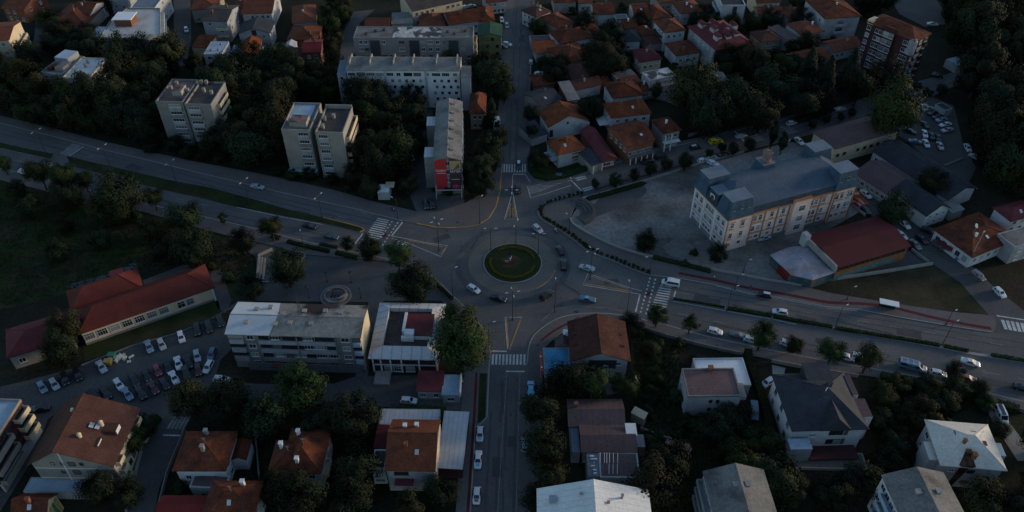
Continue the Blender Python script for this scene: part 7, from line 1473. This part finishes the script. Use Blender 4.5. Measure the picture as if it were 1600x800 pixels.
# single trees
for a in (
 (3, 254, 26, 'leaf_green', 'round street tree cut by the edge on the west boulevard'), (59, 266, 42, 'leaf_green', 'dense round street tree, the second on the west boulevard'), (96, 273, 42, 'leaf_green', 'dense round street tree, the third on the west boulevard'), (129, 278, 31, 'leaf_green', 'slimmer street tree beside two dense round ones'), (180, 304, 74, 'leaf_dark', 'huge dark spreading tree between street and park'),
 (237, 306, 32, 'leaf_green', 'small green street tree right of the huge spreading one'), (287, 337, 54, 'leaf_dark', 'tall dark twin crowned tree over the park corner'), (300, 386, 56, 'leaf_dark', 'dark tree with pale forked trunk at the red building end'), (348, 340, 17, 'loose', 'thin sapling alone on the west pavement'),
 (422, 352, 36, 'leaf_bright', 'bright green round tree on the west pavement'), (376, 375, 40, 'leaf_dark', 'dark blue green tree between sapling and bright round tree'), (447, 415, 62, 'leaf_dark', 'large dark tree covering the pale stepped seats'), (390, 446, 44, 'leaf_dark', 'dark tree above the white roof sheet'),
 (542, 380, 22, 'leaf_dark', 'narrow tree left of the west crossing trees'), (576, 386, 38, 'leaf_dark', 'dark bushy tree right at the west zebra'), (621, 396, 44, 'leaf_green', 'green tree over the white saloon at the west crossing'), (643, 438, 72, 'leaf_dark', 'broad blue green tree mass on the plaza corner'),
 (1028, 491, 32, 'leaf_green', 'round green tree nearest the east zebra'), (1079, 505, 28, 'loose', 'light ragged tree second from the east zebra'), (1192, 521, 44, 'leaf_green', 'big dark round tree beside the grey saloon'), (1243, 537, 30, 'leaf_olive', 'pale olive tree in the boulevard row'), (1302, 547, 42, 'leaf_green', 'dark round tree in the boulevard row after the olive one'), (1360, 555, 46, 'leaf_green', 'largest and last dark round tree of the boulevard row'), (1494, 580, 31, 'leaf_olive', 'small olive tree between parked cars on the south carriageway'),
 (1009, 375, 34, 'leaf_dark', 'lone dark tree in the middle of the school yard'), (1121, 394, 32, 'leaf_dark', 'dark tree at the near corner of the school'), (1085, 134, 74, 'leaf_olive', 'large rounded olive tree above the north-east street'), (1163, 150, 74, 'leaf_dark', 'large dark tree right of the rounded olive one'),
 (1399, 165, 78, 'leaf_bright', 'large bright yellow green tree at the car park'), (1460, 284, 46, 'leaf_olive', 'green tree growing through the black slate roofs'), (1396, 325, 52, 'leaf_dark', 'very dark tree behind the red hall'), (1531, 635 - 30, 30, 'leaf_dark', 'dark shrubby tree at the top of the sloping driveway'),
 (885, 594, 62, 'leaf_dark', 'dark tree over the blue sheet roof'), (925, 590, 56, 'leaf_green', 'dark green tree in front of the brown tiled house'), (979, 600, 46, 'leaf_green', 'green tree beside the tiny white tent'), (846, 632, 64, 'leaf_dark', 'dark tree hanging over the bright blue car'), (848, 690, 66, 'leaf_dark', 'dark tree over the steel blue car'), (859, 742, 52, 'leaf_olive', 'olive tree at the left of the pale ribbed roof'), (838, 780, 50, 'leaf_dark', 'dark tree at the bottom of the south road'),
 (1018, 762, 92, 'leaf_olive', 'broad olive tree right of the pale ribbed roof'), (1050, 720, 70, 'leaf_dark', 'dark tree below the rusty truck'), (1165, 720, 60, 'leaf_bright', 'yellow green tree left of the villa terrace'), (1215, 742, 78, 'leaf_dark', 'dark broad tree below the villa terrace'), (1240, 765, 50, 'leaf_olive', 'olive tree at the garden path below the villa'),
 (1535, 780, 72, 'leaf_olive', 'olive brown tree beside the grey saddle roof corner'), (470, 604, 74, 'leaf_green', 'large green tree in front of the sooty apartment block'), (292, 622, 62, 'leaf_olive', 'broad olive tree beside the car park'), (357, 620, 66, 'leaf_dark', 'dark tree right of the broad olive one'), (550, 648, 82, 'leaf_dark', 'wide dark tree left of the brown saddle roof'), (500, 660, 60, 'leaf_dark', 'dark tree behind the white chimney house'), (415, 650, 70, 'leaf_dark', 'very dark tree between lane and orange roofs'), (560, 725, 74, 'leaf_dark', 'dark tree between white chimney house and flat grey annex'), (470, 775, 82, 'leaf_dark', 'dark tree below the white chimney house'), (545, 780, 70, 'leaf_dark', 'dark tree at the bottom edge beside the lane'), (690, 768, 56, 'leaf_dark', 'dark tree before the brown saddle roofed house'), (640, 790, 50, 'leaf_olive', 'olive tree at the bottom edge beneath the saddle roof'),
 (100, 510, 52, 'leaf_olive', 'olive tree growing over the red building joint'), (92, 545, 56, 'leaf_dark', 'dark tree in front of the low maroon roofed end'), (205, 685, 46, 'leaf_green', 'green hedge tree at the lit balcony side'), (225, 665, 40, 'leaf_dark', 'dark tree at the crossing below the car park'), (150, 760, 60, 'leaf_dark', 'dark tree at the terrace slab'), (195, 770, 52, 'leaf_dark', 'dark tree beside the lower street'), (420, 760, 60, 'leaf_dark', 'dark tree between the two lower orange houses'),
 (772, 112, 62, 'leaf_dark', 'dark tree mass beside the long white block'), (755, 100, 46, 'leaf_dark', 'dark tree below the olive green block'), (788, 138, 36, 'leaf_dark', 'dark tree overhanging the north road kerb'), (763, 238, 52, 'leaf_dark', 'dark tree on the road side of the banner block'), (745, 262, 50, 'leaf_dark', 'dark tree at the corner by the banner block'), (776, 215, 36, 'leaf_dark', 'dark tree below the spruce'), (752, 285, 42, 'leaf_dark', 'dark tree closest to the yellow kerb'),
 (607, 103, 24, 'leaf_dark', 'pointed dark tree before the peeling grey block'), (673, 78, 28, 'leaf_dark', 'dark tree before the second stair shaft'), (705, 84, 34, 'leaf_green', 'green tree before the third stair shaft'), (660, 85, 24, 'leaf_green', 'small green tree between the long blocks'),
 (933, 86, 54, 'leaf_dark', 'dark garden tree in the heart of the north-east houses'), (957, 96, 50, 'leaf_dark', 'dark garden tree right of the brown roofs'), (925, 110, 34, 'leaf_dark', 'low dark tree beside the glowing orange slope'), (868, 112, 40, 'leaf_dark', 'garden tree behind the parked white car'), (830, 205, 22, 'leaf_dark', 'narrow dark tree along the north road fence'), (830, 175, 24, 'leaf_dark', 'narrow dark tree beside the slate roof'), (842, 247, 34, 'leaf_dark', 'dark shrub tree on the corner lawn'), (922, 170, 40, 'leaf_dark', 'dark garden tree between white gable and white hipped house'), (1027, 140, 26, 'column', 'dark cypress before the broken white roof'), (918, 30, 30, 'leaf_dark', 'dark tree left of the plain orange roofed white house'), (905, 45, 28, 'leaf_dark', 'dark tree below the plain orange roof'),
 (719, 535, 90, 'leaf_green', 'huge dense tree covering the end of the courtyard building'), (716, 500, 58, 'leaf_green', 'pointed top of the dense tree group at the south west kerb'),
 (1186, 172, 62, 'leaf_dark', 'dark tree over the ambulance street'), (1115, 178, 60, 'leaf_dark', 'dark tree below the rounded olive one'), (1255, 150, 60, 'leaf_dark', 'dark tree among firs above the hedge'), (1210, 130, 64, 'leaf_dark', 'dark tree left of the firs'), (1345, 128, 60, 'leaf_dark', 'dark tree at the foot of the tall maroon block'), (1385, 118, 56, 'leaf_olive', 'brownish tree hiding the base of the tall maroon block'),
): tree(*a)
for a in ((768, 180, 30, 'fir', 'dark spruce beside the brown hipped house', None, 1.7), (1262, 112, 40, 'fir', 'tall dark fir left of the long dark roof', None, 1.8), (1290, 130, 44, 'fir', 'tall dark fir before the dark red roof', None, 1.8), (1328, 112, 40, 'fir', 'tall dark fir beside the maroon block', None, 1.8), (1210, 205, 24, 'column', 'tall dark cypress at the street crossing', None, 2.0), (1224, 220, 24, 'column', 'second dark cypress by the school fence', None, 1.5)): tree(*a)
# rows of small street trees
for px, py, w_ in ((930, 286, 14), (962, 281, 20), (991, 272, 17), (1018, 262, 20), (1041, 256, 18), (1072, 250, 22), (1109, 238, 13), (1129, 229, 14), (1146, 231, 17), (1172, 224, 17)):
    tree(px, py, w_, 'leaf_dark', 'small dark street tree in the row along the school side of the street', 'street trees along the school side', 1.25)
for px, py, w_ in ((1270, 193, 15), (1292, 186, 13), (1314, 182, 13), (1332, 175, 13), (1433, 135, 15), (1450, 144, 17), (1472, 139, 17)):
    tree(px, py, w_, 'leaf_dark', 'small ball shaped street tree beyond the crossing', 'ball trees along the upper street', 1.0)
# woods: trees one by one inside outlines of the survey
def inside(p, poly):
    c = False; n = len(poly)
    for i in range(n):
        (x1, y1), (x2, y2) = poly[i], poly[(i + 1) % n]
        if (y1 > p[1]) != (y2 > p[1]) and p[0] < (x2 - x1) * (p[1] - y1) / (y2 - y1) + x1: c = not c
    return c
def blocked(q, m=2.0):
    for o, d, n, L_, W_ in FOOT:
        v = q - o; x, y = v.x * d.x + v.y * d.y, v.x * n.x + v.y * n.y
        if -m < x < L_ + m and -m < y < W_ + m: return True
    return False
def wood(poly, gap, r0, r1, label, group, kinds, seed, hf=(1.0, 1.3), cap=60):
    R_ = random.Random(seed); got = []
    w_ = [G2(p) for p in poly]; xs = [p.x for p in w_]; ys = [p.y for p in w_]; wp = [(p.x, p.y) for p in w_]
    for _ in range(4000):
        q = Vector((R_.uniform(min(xs), max(xs)), R_.uniform(min(ys), max(ys)), 0))
        if not inside((q.x, q.y), wp) or blocked(q) or any((q - g).length < gap for g in got): continue
        got.append(q); tree(q.x * 10, q.y * 10, 0, R_.choice(kinds), label, group, R_.uniform(*hf), pos=q, r=R_.uniform(r0, r1))
        if len(got) >= cap: break
    return len(got)
DK = ['leaf_dark', 'leaf_dark', 'leaf_dark', 'leaf_olive', 'leaf_green']
wood([(-30, 140), (60, 150), (160, 165), (250, 190), (258, 235), (180, 218), (80, 198), (-30, 172)], 7.0, 4.2, 6.4, 'dark leafy tree in the dense grove along the west boulevard', 'grove along the west boulevard', DK, 1, cap=34)
wood([(-10, 95), (30, 92), (60, 110), (62, 150), (-10, 140)], 8, 4.0, 6, 'dark leafy tree beside the cream balcony block', 'trees beside the cream balcony block', DK, 2, cap=10)
wood([(140, 112), (180, 85), (240, 85), (285, 112), (255, 150), (240, 190), (160, 165)], 7.5, 4.2, 6.4, 'dark leafy tree between the pale terraces and the grey towers', 'trees behind the grey towers', DK, 3, cap=22)
wood([(80, 45), (110, 62), (140, 75), (150, 90), (80, 85), (72, 70)], 8, 4, 6, 'dark tree between dead end street and pale terraces', 'trees at the dead end street', DK, 4, (.7, .9), cap=5)
wood([(345, 150), (352, 120), (440, 120), (470, 150), (440, 190), (446, 268), (340, 250), (338, 210)], 7.2, 4.2, 6.6, 'dark leafy tree between the grey and the tan tower', 'grove between the towers', DK, 5, cap=34)
wood([(430, 124), (525, 122), (545, 152), (560, 165), (470, 155)], 6.5, 2.8, 4.4, 'leafy tree behind the tan towers', 'trees behind the tan towers', ['leaf_green', 'leaf_dark', 'leaf_olive'], 6, cap=14)
wood([(560, 172), (655, 172), (660, 200), (642, 262), (600, 285), (560, 270), (562, 215)], 6.6, 3.8, 6.0, 'leafy tree in the thick grove before the long white block', 'grove before the long white block', ['leaf_green', 'leaf_dark', 'leaf_dark'], 7, cap=28)
wood([(236, 222), (345, 236), (345, 256), (236, 238)], 4.6, 1.8, 3.0, 'low dark tree at the foot of the grey tower halves', 'low trees before the grey towers', DK, 41, (.8, 1.0), cap=9)
wood([(430, 268), (560, 286), (560, 300), (430, 284)], 5, 1.3, 2.2, 'low dark shrub tree at the foot of the tan tower halves', 'low trees before the tan towers', DK, 42, (.8, 1.0), cap=8)
wood([(560, 285), (590, 280), (640, 300), (650, 318), (600, 312), (540, 306)], 7, 2.6, 3.6, 'small tree near the kiosk on the boulevard', 'trees near the kiosk', DK, 8, cap=7)
wood([(268, 114), (350, 110), (430, 112), (430, 122), (350, 126), (300, 124)], 6, 2.0, 3.0, 'dark tree at the end of the top street', 'trees at the end of the top street', DK, 9, cap=10)
wood([(508, 15), (546, 10), (530, 60), (526, 92), (510, 92), (512, 60)], 7, 2.8, 4.2, 'dark tree beside the curving top lane', 'trees beside the top lane', DK, 10, cap=9)
wood([(140, -10), (168, -12), (165, 30), (142, 38)], 8, 4, 5.5, 'dark tree behind the broad pale block', 'trees behind the broad pale block', DK, 11, cap=4)
wood([(1500, 60), (1640, 70), (1700, 340), (1590, 330), (1540, 300), (1535, 250), (1525, 200), (1500, 160)], 9, 5, 7.6, 'dark tree on the unlit wooded slope', 'wood on the unlit slope', ['leaf_dark', 'leaf_dark', 'leaf_olive'], 12, (1.1, 1.5), cap=34)
wood([(1482, -30), (1640, -40), (1640, 66), (1505, 85), (1478, 45)], 11, 5, 7.6, 'dark tree on the upper wooded slope', 'wood on the upper slope', ['leaf_dark', 'leaf_dark', 'leaf_olive'], 13, (1.1, 1.5), cap=16)
wood([(1350, -20), (1380, -10), (1390, 25), (1350, 25)], 8, 4.5, 6, 'dark tree beside the paved square', 'trees beside the paved square', DK, 14, cap=4)
wood([(1090, 150), (1200, 170), (1190, 195), (1100, 212), (1070, 200)], 8.5, 3.8, 5.6, 'dark tree along the shaded side of the ambulance street', 'trees along the ambulance street', DK, 15, cap=8)
wood([(30, 305), (140, 318), (230, 340), (290, 420), (210, 405), (100, 420), (60, 380)], 10, 2.6, 5.0, 'dusky tree scattered over the west park lawn', 'trees on the west park lawn', ['leaf_dark', 'leaf_olive', 'leaf_dark'], 16, (.8, 1.1), cap=20)
wood([(1140, 655), (1225, 690), (1215, 715), (1120, 715), (1070, 690)], 6.5, 2.4, 4.0, 'dark garden tree between rusty truck and villa', 'garden trees beside the rusty truck', DK, 17, (.7, 1.0), cap=9)
wood([(1375, 595), (1500, 612), (1460, 655), (1440, 720), (1375, 735), (1368, 660)], 6, 2.2, 3.8, 'dark garden tree between villa and soot stained roof', 'garden trees beside the villa', DK, 18, (.7, 1.0), cap=16)
wood([(1520, 625), (1540, 640), (1560, 690), (1540, 655)], 5, 1.8, 2.8, 'dark shrub tree beside the sloping driveway', 'shrub trees beside the driveway', DK, 19, (.8, 1), cap=4)
wood([(1590, 700), (1640, 700), (1640, 820), (1570, 820)], 7, 3, 4.4, 'dark tree in the bottom corner garden', 'trees in the bottom corner garden', DK, 20, cap=5)
wood([(1290, 745), (1370, 740), (1350, 800), (1260, 800)], 7, 3, 4.6, 'dark tree in the garden between the two grey saddle roofs', 'trees between the saddle roofs', DK, 21, (.7, 1), cap=5)
wood([(985, 520), (1040, 545), (1050, 620), (1000, 660), (985, 590)], 7.5, 2.0, 3.2, 'low dark tree in the dry garden by the boulevard', 'low trees in the dry garden', DK, 22, (.7, 1), cap=7)
wood([(925, 60), (960, 70), (985, 110), (960, 128), (925, 118)], 6, 2.6, 4.2, 'dark garden tree in the middle of the north-east houses', 'garden trees in the north-east quarter', DK, 31, (.8, 1.1), cap=8)
wood([(960, 25), (1010, 40), (1020, 75), (985, 78), (955, 48)], 6, 2.4, 3.8, 'dark garden tree behind the slate roofed white house', 'garden trees behind the slate roof', DK, 32, (.8, 1.1), cap=8)
wood([(1090, 85), (1120, 100), (1180, 110), (1240, 105), (1230, 70), (1300, 110), (1250, 130), (1130, 130)], 6.5, 3, 4.6, 'dark tree below the maroon apartment house', 'trees below the maroon apartment house', DK, 33, (.9, 1.3), cap=12)
wood([(1070, 20), (1130, 40), (1230, 35), (1250, 10), (1290, 60), (1200, 45), (1090, 60)], 6.5, 2.6, 4.2, 'dark garden tree at the top of the north-east quarter', 'garden trees at the top of the north-east quarter', DK, 34, (.8, 1.1), cap=12)
wood([(835, 45), (870, 90), (890, 150), (860, 135), (835, 110)], 6, 2.2, 3.6, 'dark shrub tree behind the houses of the north road', 'shrub trees behind the north road houses', DK, 35, (.8, 1.1), cap=6)
# clipped hedges
def hedge(pts, w_, h_, label, m='leaf_hedge', z0=.1, closed=False, dens=26, name='hedge'):
    R_ = random.Random(len(label)); p = [q if isinstance(q, Vector) else G2(q) for q in pts]; b = MB()
    core = [(q.x, q.y) for q in p]; ribbon(b, core, w_ * .7, z0 + h_ * .85, 0, 0.0)
    for i in range(len(p) - 1):
        L_ = (p[i + 1] - p[i]).length; d = (p[i + 1] - p[i]).normalized(); n_ = Vector((-d.y, d.x, 0))
        for k in range(int(L_ * dens)):
            s_ = R_.random() * L_; t_ = R_.uniform(-1, 1); c = p[i] + d * s_ + n_ * t_ * w_ / 2; c.z = z0 + h_ * (R_.uniform(.15, 1.0) if abs(t_) > .8 else R_.uniform(.85, 1.08))
            u = Vector((R_.gauss(0, 1), R_.gauss(0, 1), R_.gauss(0, .6))).normalized() * .16; v = u.orthogonal().normalized() * .1
            b.face([c - u, c - v, c + u, c + v])
    o = b.build(name, m); return tag(o, label, 'hedge')
hedge([(438, 374), (424, 370.5)], 1.6, .9, 'short clipped hedge left of the long one by the plaza'); hedge([(450, 379), (475, 386), (515, 395)], 1.5, .9, 'long dark clipped hedge between pavement and plaza'); hedge([(525, 397), (560, 405)], 1.6, 1, 'clipped hedge under the west crossing trees'); hedge([(500, 383), (528, 388)], 1.2, .7, 'low ragged hedge behind the teal saloon')
hedge([(828, 250), (830, 268), (838, 278), (856, 281.5), (882, 277), (916, 265)], 2.4, 1.3, 'green hedge curving round the corner lawn of the north-east corner')
hedge([(1236, 193), (1260, 187), (1290, 176)], 3, 1.8, 'long green clipped hedge along the ambulance street', 'leaf_bright')
hedge([(1167, 552), (1172, 575), (1184, 610), (1196, 650), (1202, 680)], 2.4, 2.0, 'tall green hedge beside the white roofed annex'); hedge([(610, 650), (660, 650), (696, 652)], 5, 1.8, 'thick overgrown hedge behind the white tin annex'); hedge([(224, 690), (236, 670), (250, 655)], 2, 1.6, 'green hedge beside the lower street')
hedge([(1052, 468.5), (1092, 475), (1132, 482)], .7, .5, 'dark strip hedge on the short kerbed median', z0=.15)
for a, c, dn in (((1137, 483), (1205, 495), 'from the median lamp to the first gap'), ((1208, 496), (1300, 512.5), 'in the middle of the boulevard median'), ((1306, 514), (1467, 541), 'opposite the bus shelter'), ((1474, 542.5), (1512, 550), 'short piece at the median crossing'), ((1548, 556), (1700, 583), 'running out of the photo')):
    hedge([a, c], 1.2, .65, 'dark clipped median hedge ' + dn, z0=.15)
hedge([(1020, 404), (1060, 413), (1110, 426)], 1.8, 1.0, 'ragged dark shrubs behind the white low wall of the school yard', z0=.02)
hedge([(918, 312), (960, 301), (1005, 288)], 2.2, .8, 'dark shrub belt at the north edge of the school yard', z0=.03)
hedge([(1375, 590), (1450, 605), (1515, 622), (1590, 642)], 2.5, 1.5, 'dark shrub belt below the southern pavement', z0=.02)
hedge([(676, 440), (692, 455), (707, 470)], .8, .9, 'dark thin hedge on the south west kerb beside the red paving', z0=.19)
# rings of planting on the roundabout
def ring(r, a0, a1, w_, h_, label, m):
    pts = [Vector((RC.x + r * math.cos(a), RC.y + r * math.sin(a), 0)) for a in [math.radians(a0 + (a1 - a0) * i / 30) for i in range(31)]]
    hedge(pts, w_, h_, label, m, .33, dens=60)
ring(RR * .76, 165, 345, .65, .45, 'thin gold leaved ring hedge on the near half of the roundabout island', 'leaf_gold'); ring(RR * .76, 15, 130, .65, .4, 'thin gold leaved ring hedge on the far half of the roundabout island', 'leaf_gold')
# the row of clipped shrubs along the kerb of the school plaza
P_ = [G2(p) for p in ISL]; tot = 0; step = 1.55; acc = .4
for i in range(len(P_) - 1):
    d = P_[i + 1] - P_[i]; L_ = d.length; dn = d.normalized(); nn = Vector((-dn.y, dn.x, 0))
    while acc < L_:
        q = P_[i] + dn * acc + nn * .75
        t = thing('kerb_shrub', 'small round clipped shrub in the long row along the plaza kerb', 'shrub', (q.x, q.y, .19), random.random() * 6, 'clipped shrubs along the plaza kerb'); g_ = random.uniform(.5, .8); inst('foliage', CR['bush'][0], t, (0, 0, g_ * .75), 0, (g_, g_, g_ * 1.1)); acc += step * random.uniform(.75, 1.15)
    acc -= L_
# bushes
for px, py, w_, lb in ((330, 416, 16, 'low round bush on the red building lawn'), (357, 434, 20, 'low round bush near the park path'), (214, 340, 22, 'bush on the park lawn under the huge tree'), (700, 300, 16, 'bush under the banner canopy edge'), (735, 300, 18, 'bush at the paved corner by the banner block'), (868, 541 - 4, 10, 'tiny bush by the white canopy'), (930, 512, 14, 'bush at the left of the brown tiled house'), (1060, 516 + 20, 18, 'bush in the dry garden'), (1085, 560, 16, 'bush beside the white flat roof'), (1220, 700, 24, 'bush left of the villa terrace'), (1010, 690, 26, 'bush left of the rusty truck'), (1105, 660, 30, 'bush below the boxy grey house'), (640, 655, 22, 'bush on the annex hedge'), (1085, 395, 14, 'bush at the near school wall'), (1070, 412, 14, 'bush at the school yard wall')):
    tree(px, py, w_, 'bush', lb)
R_ = random.Random(77); n_ = 0
for poly, num, lb, gp in (([(835, 15), (930, 5), (1060, 30), (1100, 95), (1010, 150), (960, 170), (890, 165), (850, 120)], 46, 'round garden bush among the packed north-east houses', 'garden bushes in the north-east quarter'), ([(1000, 530), (1070, 550), (1075, 660), (1200, 700), (1210, 760), (1010, 700)], 26, 'round garden bush between dry garden and villa', 'garden bushes beside the villa gardens'), ([(1368, 600), (1520, 628), (1440, 740), (1370, 730)], 18, 'round garden bush in the plot beside the garden path', 'garden bushes beside the garden path'), ([(270, 690), (420, 660), (580, 670), (580, 790), (270, 790)], 18, 'round garden bush among the near orange roofed houses', 'garden bushes by the near orange houses'), ([(1120, 60), (1300, 20), (1320, 60), (1250, 100), (1130, 110)], 18, 'round garden bush above the ambulance street', 'garden bushes above the ambulance street')):
    w_ = [G2(p) for p in poly]; xs = [p.x for p in w_]; ys = [p.y for p in w_]; wp = [(p.x, p.y) for p in w_]; k = 0
    for _ in range(3000):
        q = Vector((R_.uniform(min(xs), max(xs)), R_.uniform(min(ys), max(ys)), 0))
        if k >= num: break
        if inside((q.x, q.y), wp) and not blocked(q, 1.0): tree(q.x * 9, q.y * 9, 0, 'bush', lb, gp, R_.uniform(.7, 1.0), pos=q, r=R_.uniform(.7, 1.7)); k += 1
# rough ground cover: one scattered sheet of low weeds over yards and park
R_ = random.Random(5); b = MB()
for poly, n in (([(-60, 270), (316, 362), (396, 402), (394, 460), (300, 405), (60, 470), (-60, 500)], 5200), ([(990, 508), (1060, 545), (1062, 640), (990, 690)], 1500), ([(1040, 640), (1230, 700), (1230, 800), (1020, 800), (1000, 700)], 2600), ([(1370, 600), (1530, 625), (1480, 660), (1400, 760), (1300, 745), (1370, 700)], 2200), ([(310, 665), (420, 640), (600, 640), (580, 800), (400, 800), (270, 800)], 2000), ([(180, 215), (440, 262), (560, 290), (560, 250), (340, 210), (180, 180)], 1500), ([(1500, 60), (1640, 70), (1640, 330), (1540, 300), (1520, 200)], 900)):
    w_ = [G2(p) for p in poly]; xs = [p.x for p in w_]; ys = [p.y for p in w_]; wp = [(p.x, p.y) for p in w_]; k = 0; tries = 0
    while k < n and tries < n * 6:
        tries += 1; q = Vector((R_.uniform(min(xs), max(xs)), R_.uniform(min(ys), max(ys)), 0))
        if not inside((q.x, q.y), wp) or blocked(q, .2): continue
        k += 1; h_ = R_.uniform(.1, .5); u = Vector((R_.gauss(0, 1), R_.gauss(0, 1), R_.gauss(0, .3))).normalized() * R_.uniform(.2, .5); v = u.orthogonal().normalized() * R_.uniform(.15, .35); q.z = h_
        b.face([q - u, q - v, q + u, q + v])
tag(b.build('weeds', 'leaf_hedge'), 'rough weeds over lawns and gardens', 'weeds', kind='stuff')
# ================================================================ CAMERA AND LIGHT
cam = bpy.data.cameras.new('camera'); cam.lens = 36 * F / 1600; cam.sensor_width = 36; cam.clip_end = 9000; cam.clip_start = 1
co = bpy.data.objects.new('camera', cam); C.objects.link(co); co.location = (0, 0, H); co.rotation_euler = (math.pi / 2 - PITCH, 0, 0)
sc = bpy.context.scene; sc.camera = co
EL, AZ = math.radians(9), math.radians(16)     # sun low beyond the right hand edge, slightly ahead
wd = bpy.data.worlds.new('World'); sc.world = wd; wd.use_nodes = True
nt = wd.node_tree; sky = nt.nodes.new('ShaderNodeTexSky'); sky.sky_type = 'NISHITA'; sky.sun_disc = False; sky.ozone_density = 1.6; sky.dust_density = .4; sky.air_density = 1.0; sky.altitude = 600
sky.sun_elevation = EL; sky.sun_rotation = math.pi / 2 - AZ
bg = nt.nodes['Background']; bg.inputs['Strength'].default_value = SKY if 'SKY' in globals() else .10
nt.links.new(sky.outputs[0], bg.inputs[0])
ld = bpy.data.lights.new('sun', 'SUN'); ld.energy = 1.35; ld.angle = math.radians(9); ld.color = (1, .76, .52)
lo = bpy.data.objects.new('sun', ld); C.objects.link(lo)
d = Vector((math.cos(EL) * math.cos(AZ), math.cos(EL) * math.sin(AZ), math.sin(EL)))
lo.rotation_euler = d.to_track_quat('Z', 'Y').to_euler(); lo.location = (200, 100, 200)
vs = sc.view_settings; vs.view_transform = 'Standard'; vs.look = 'None'; vs.exposure = 1.33; vs.gamma = 1.0; vs.use_curve_mapping = False
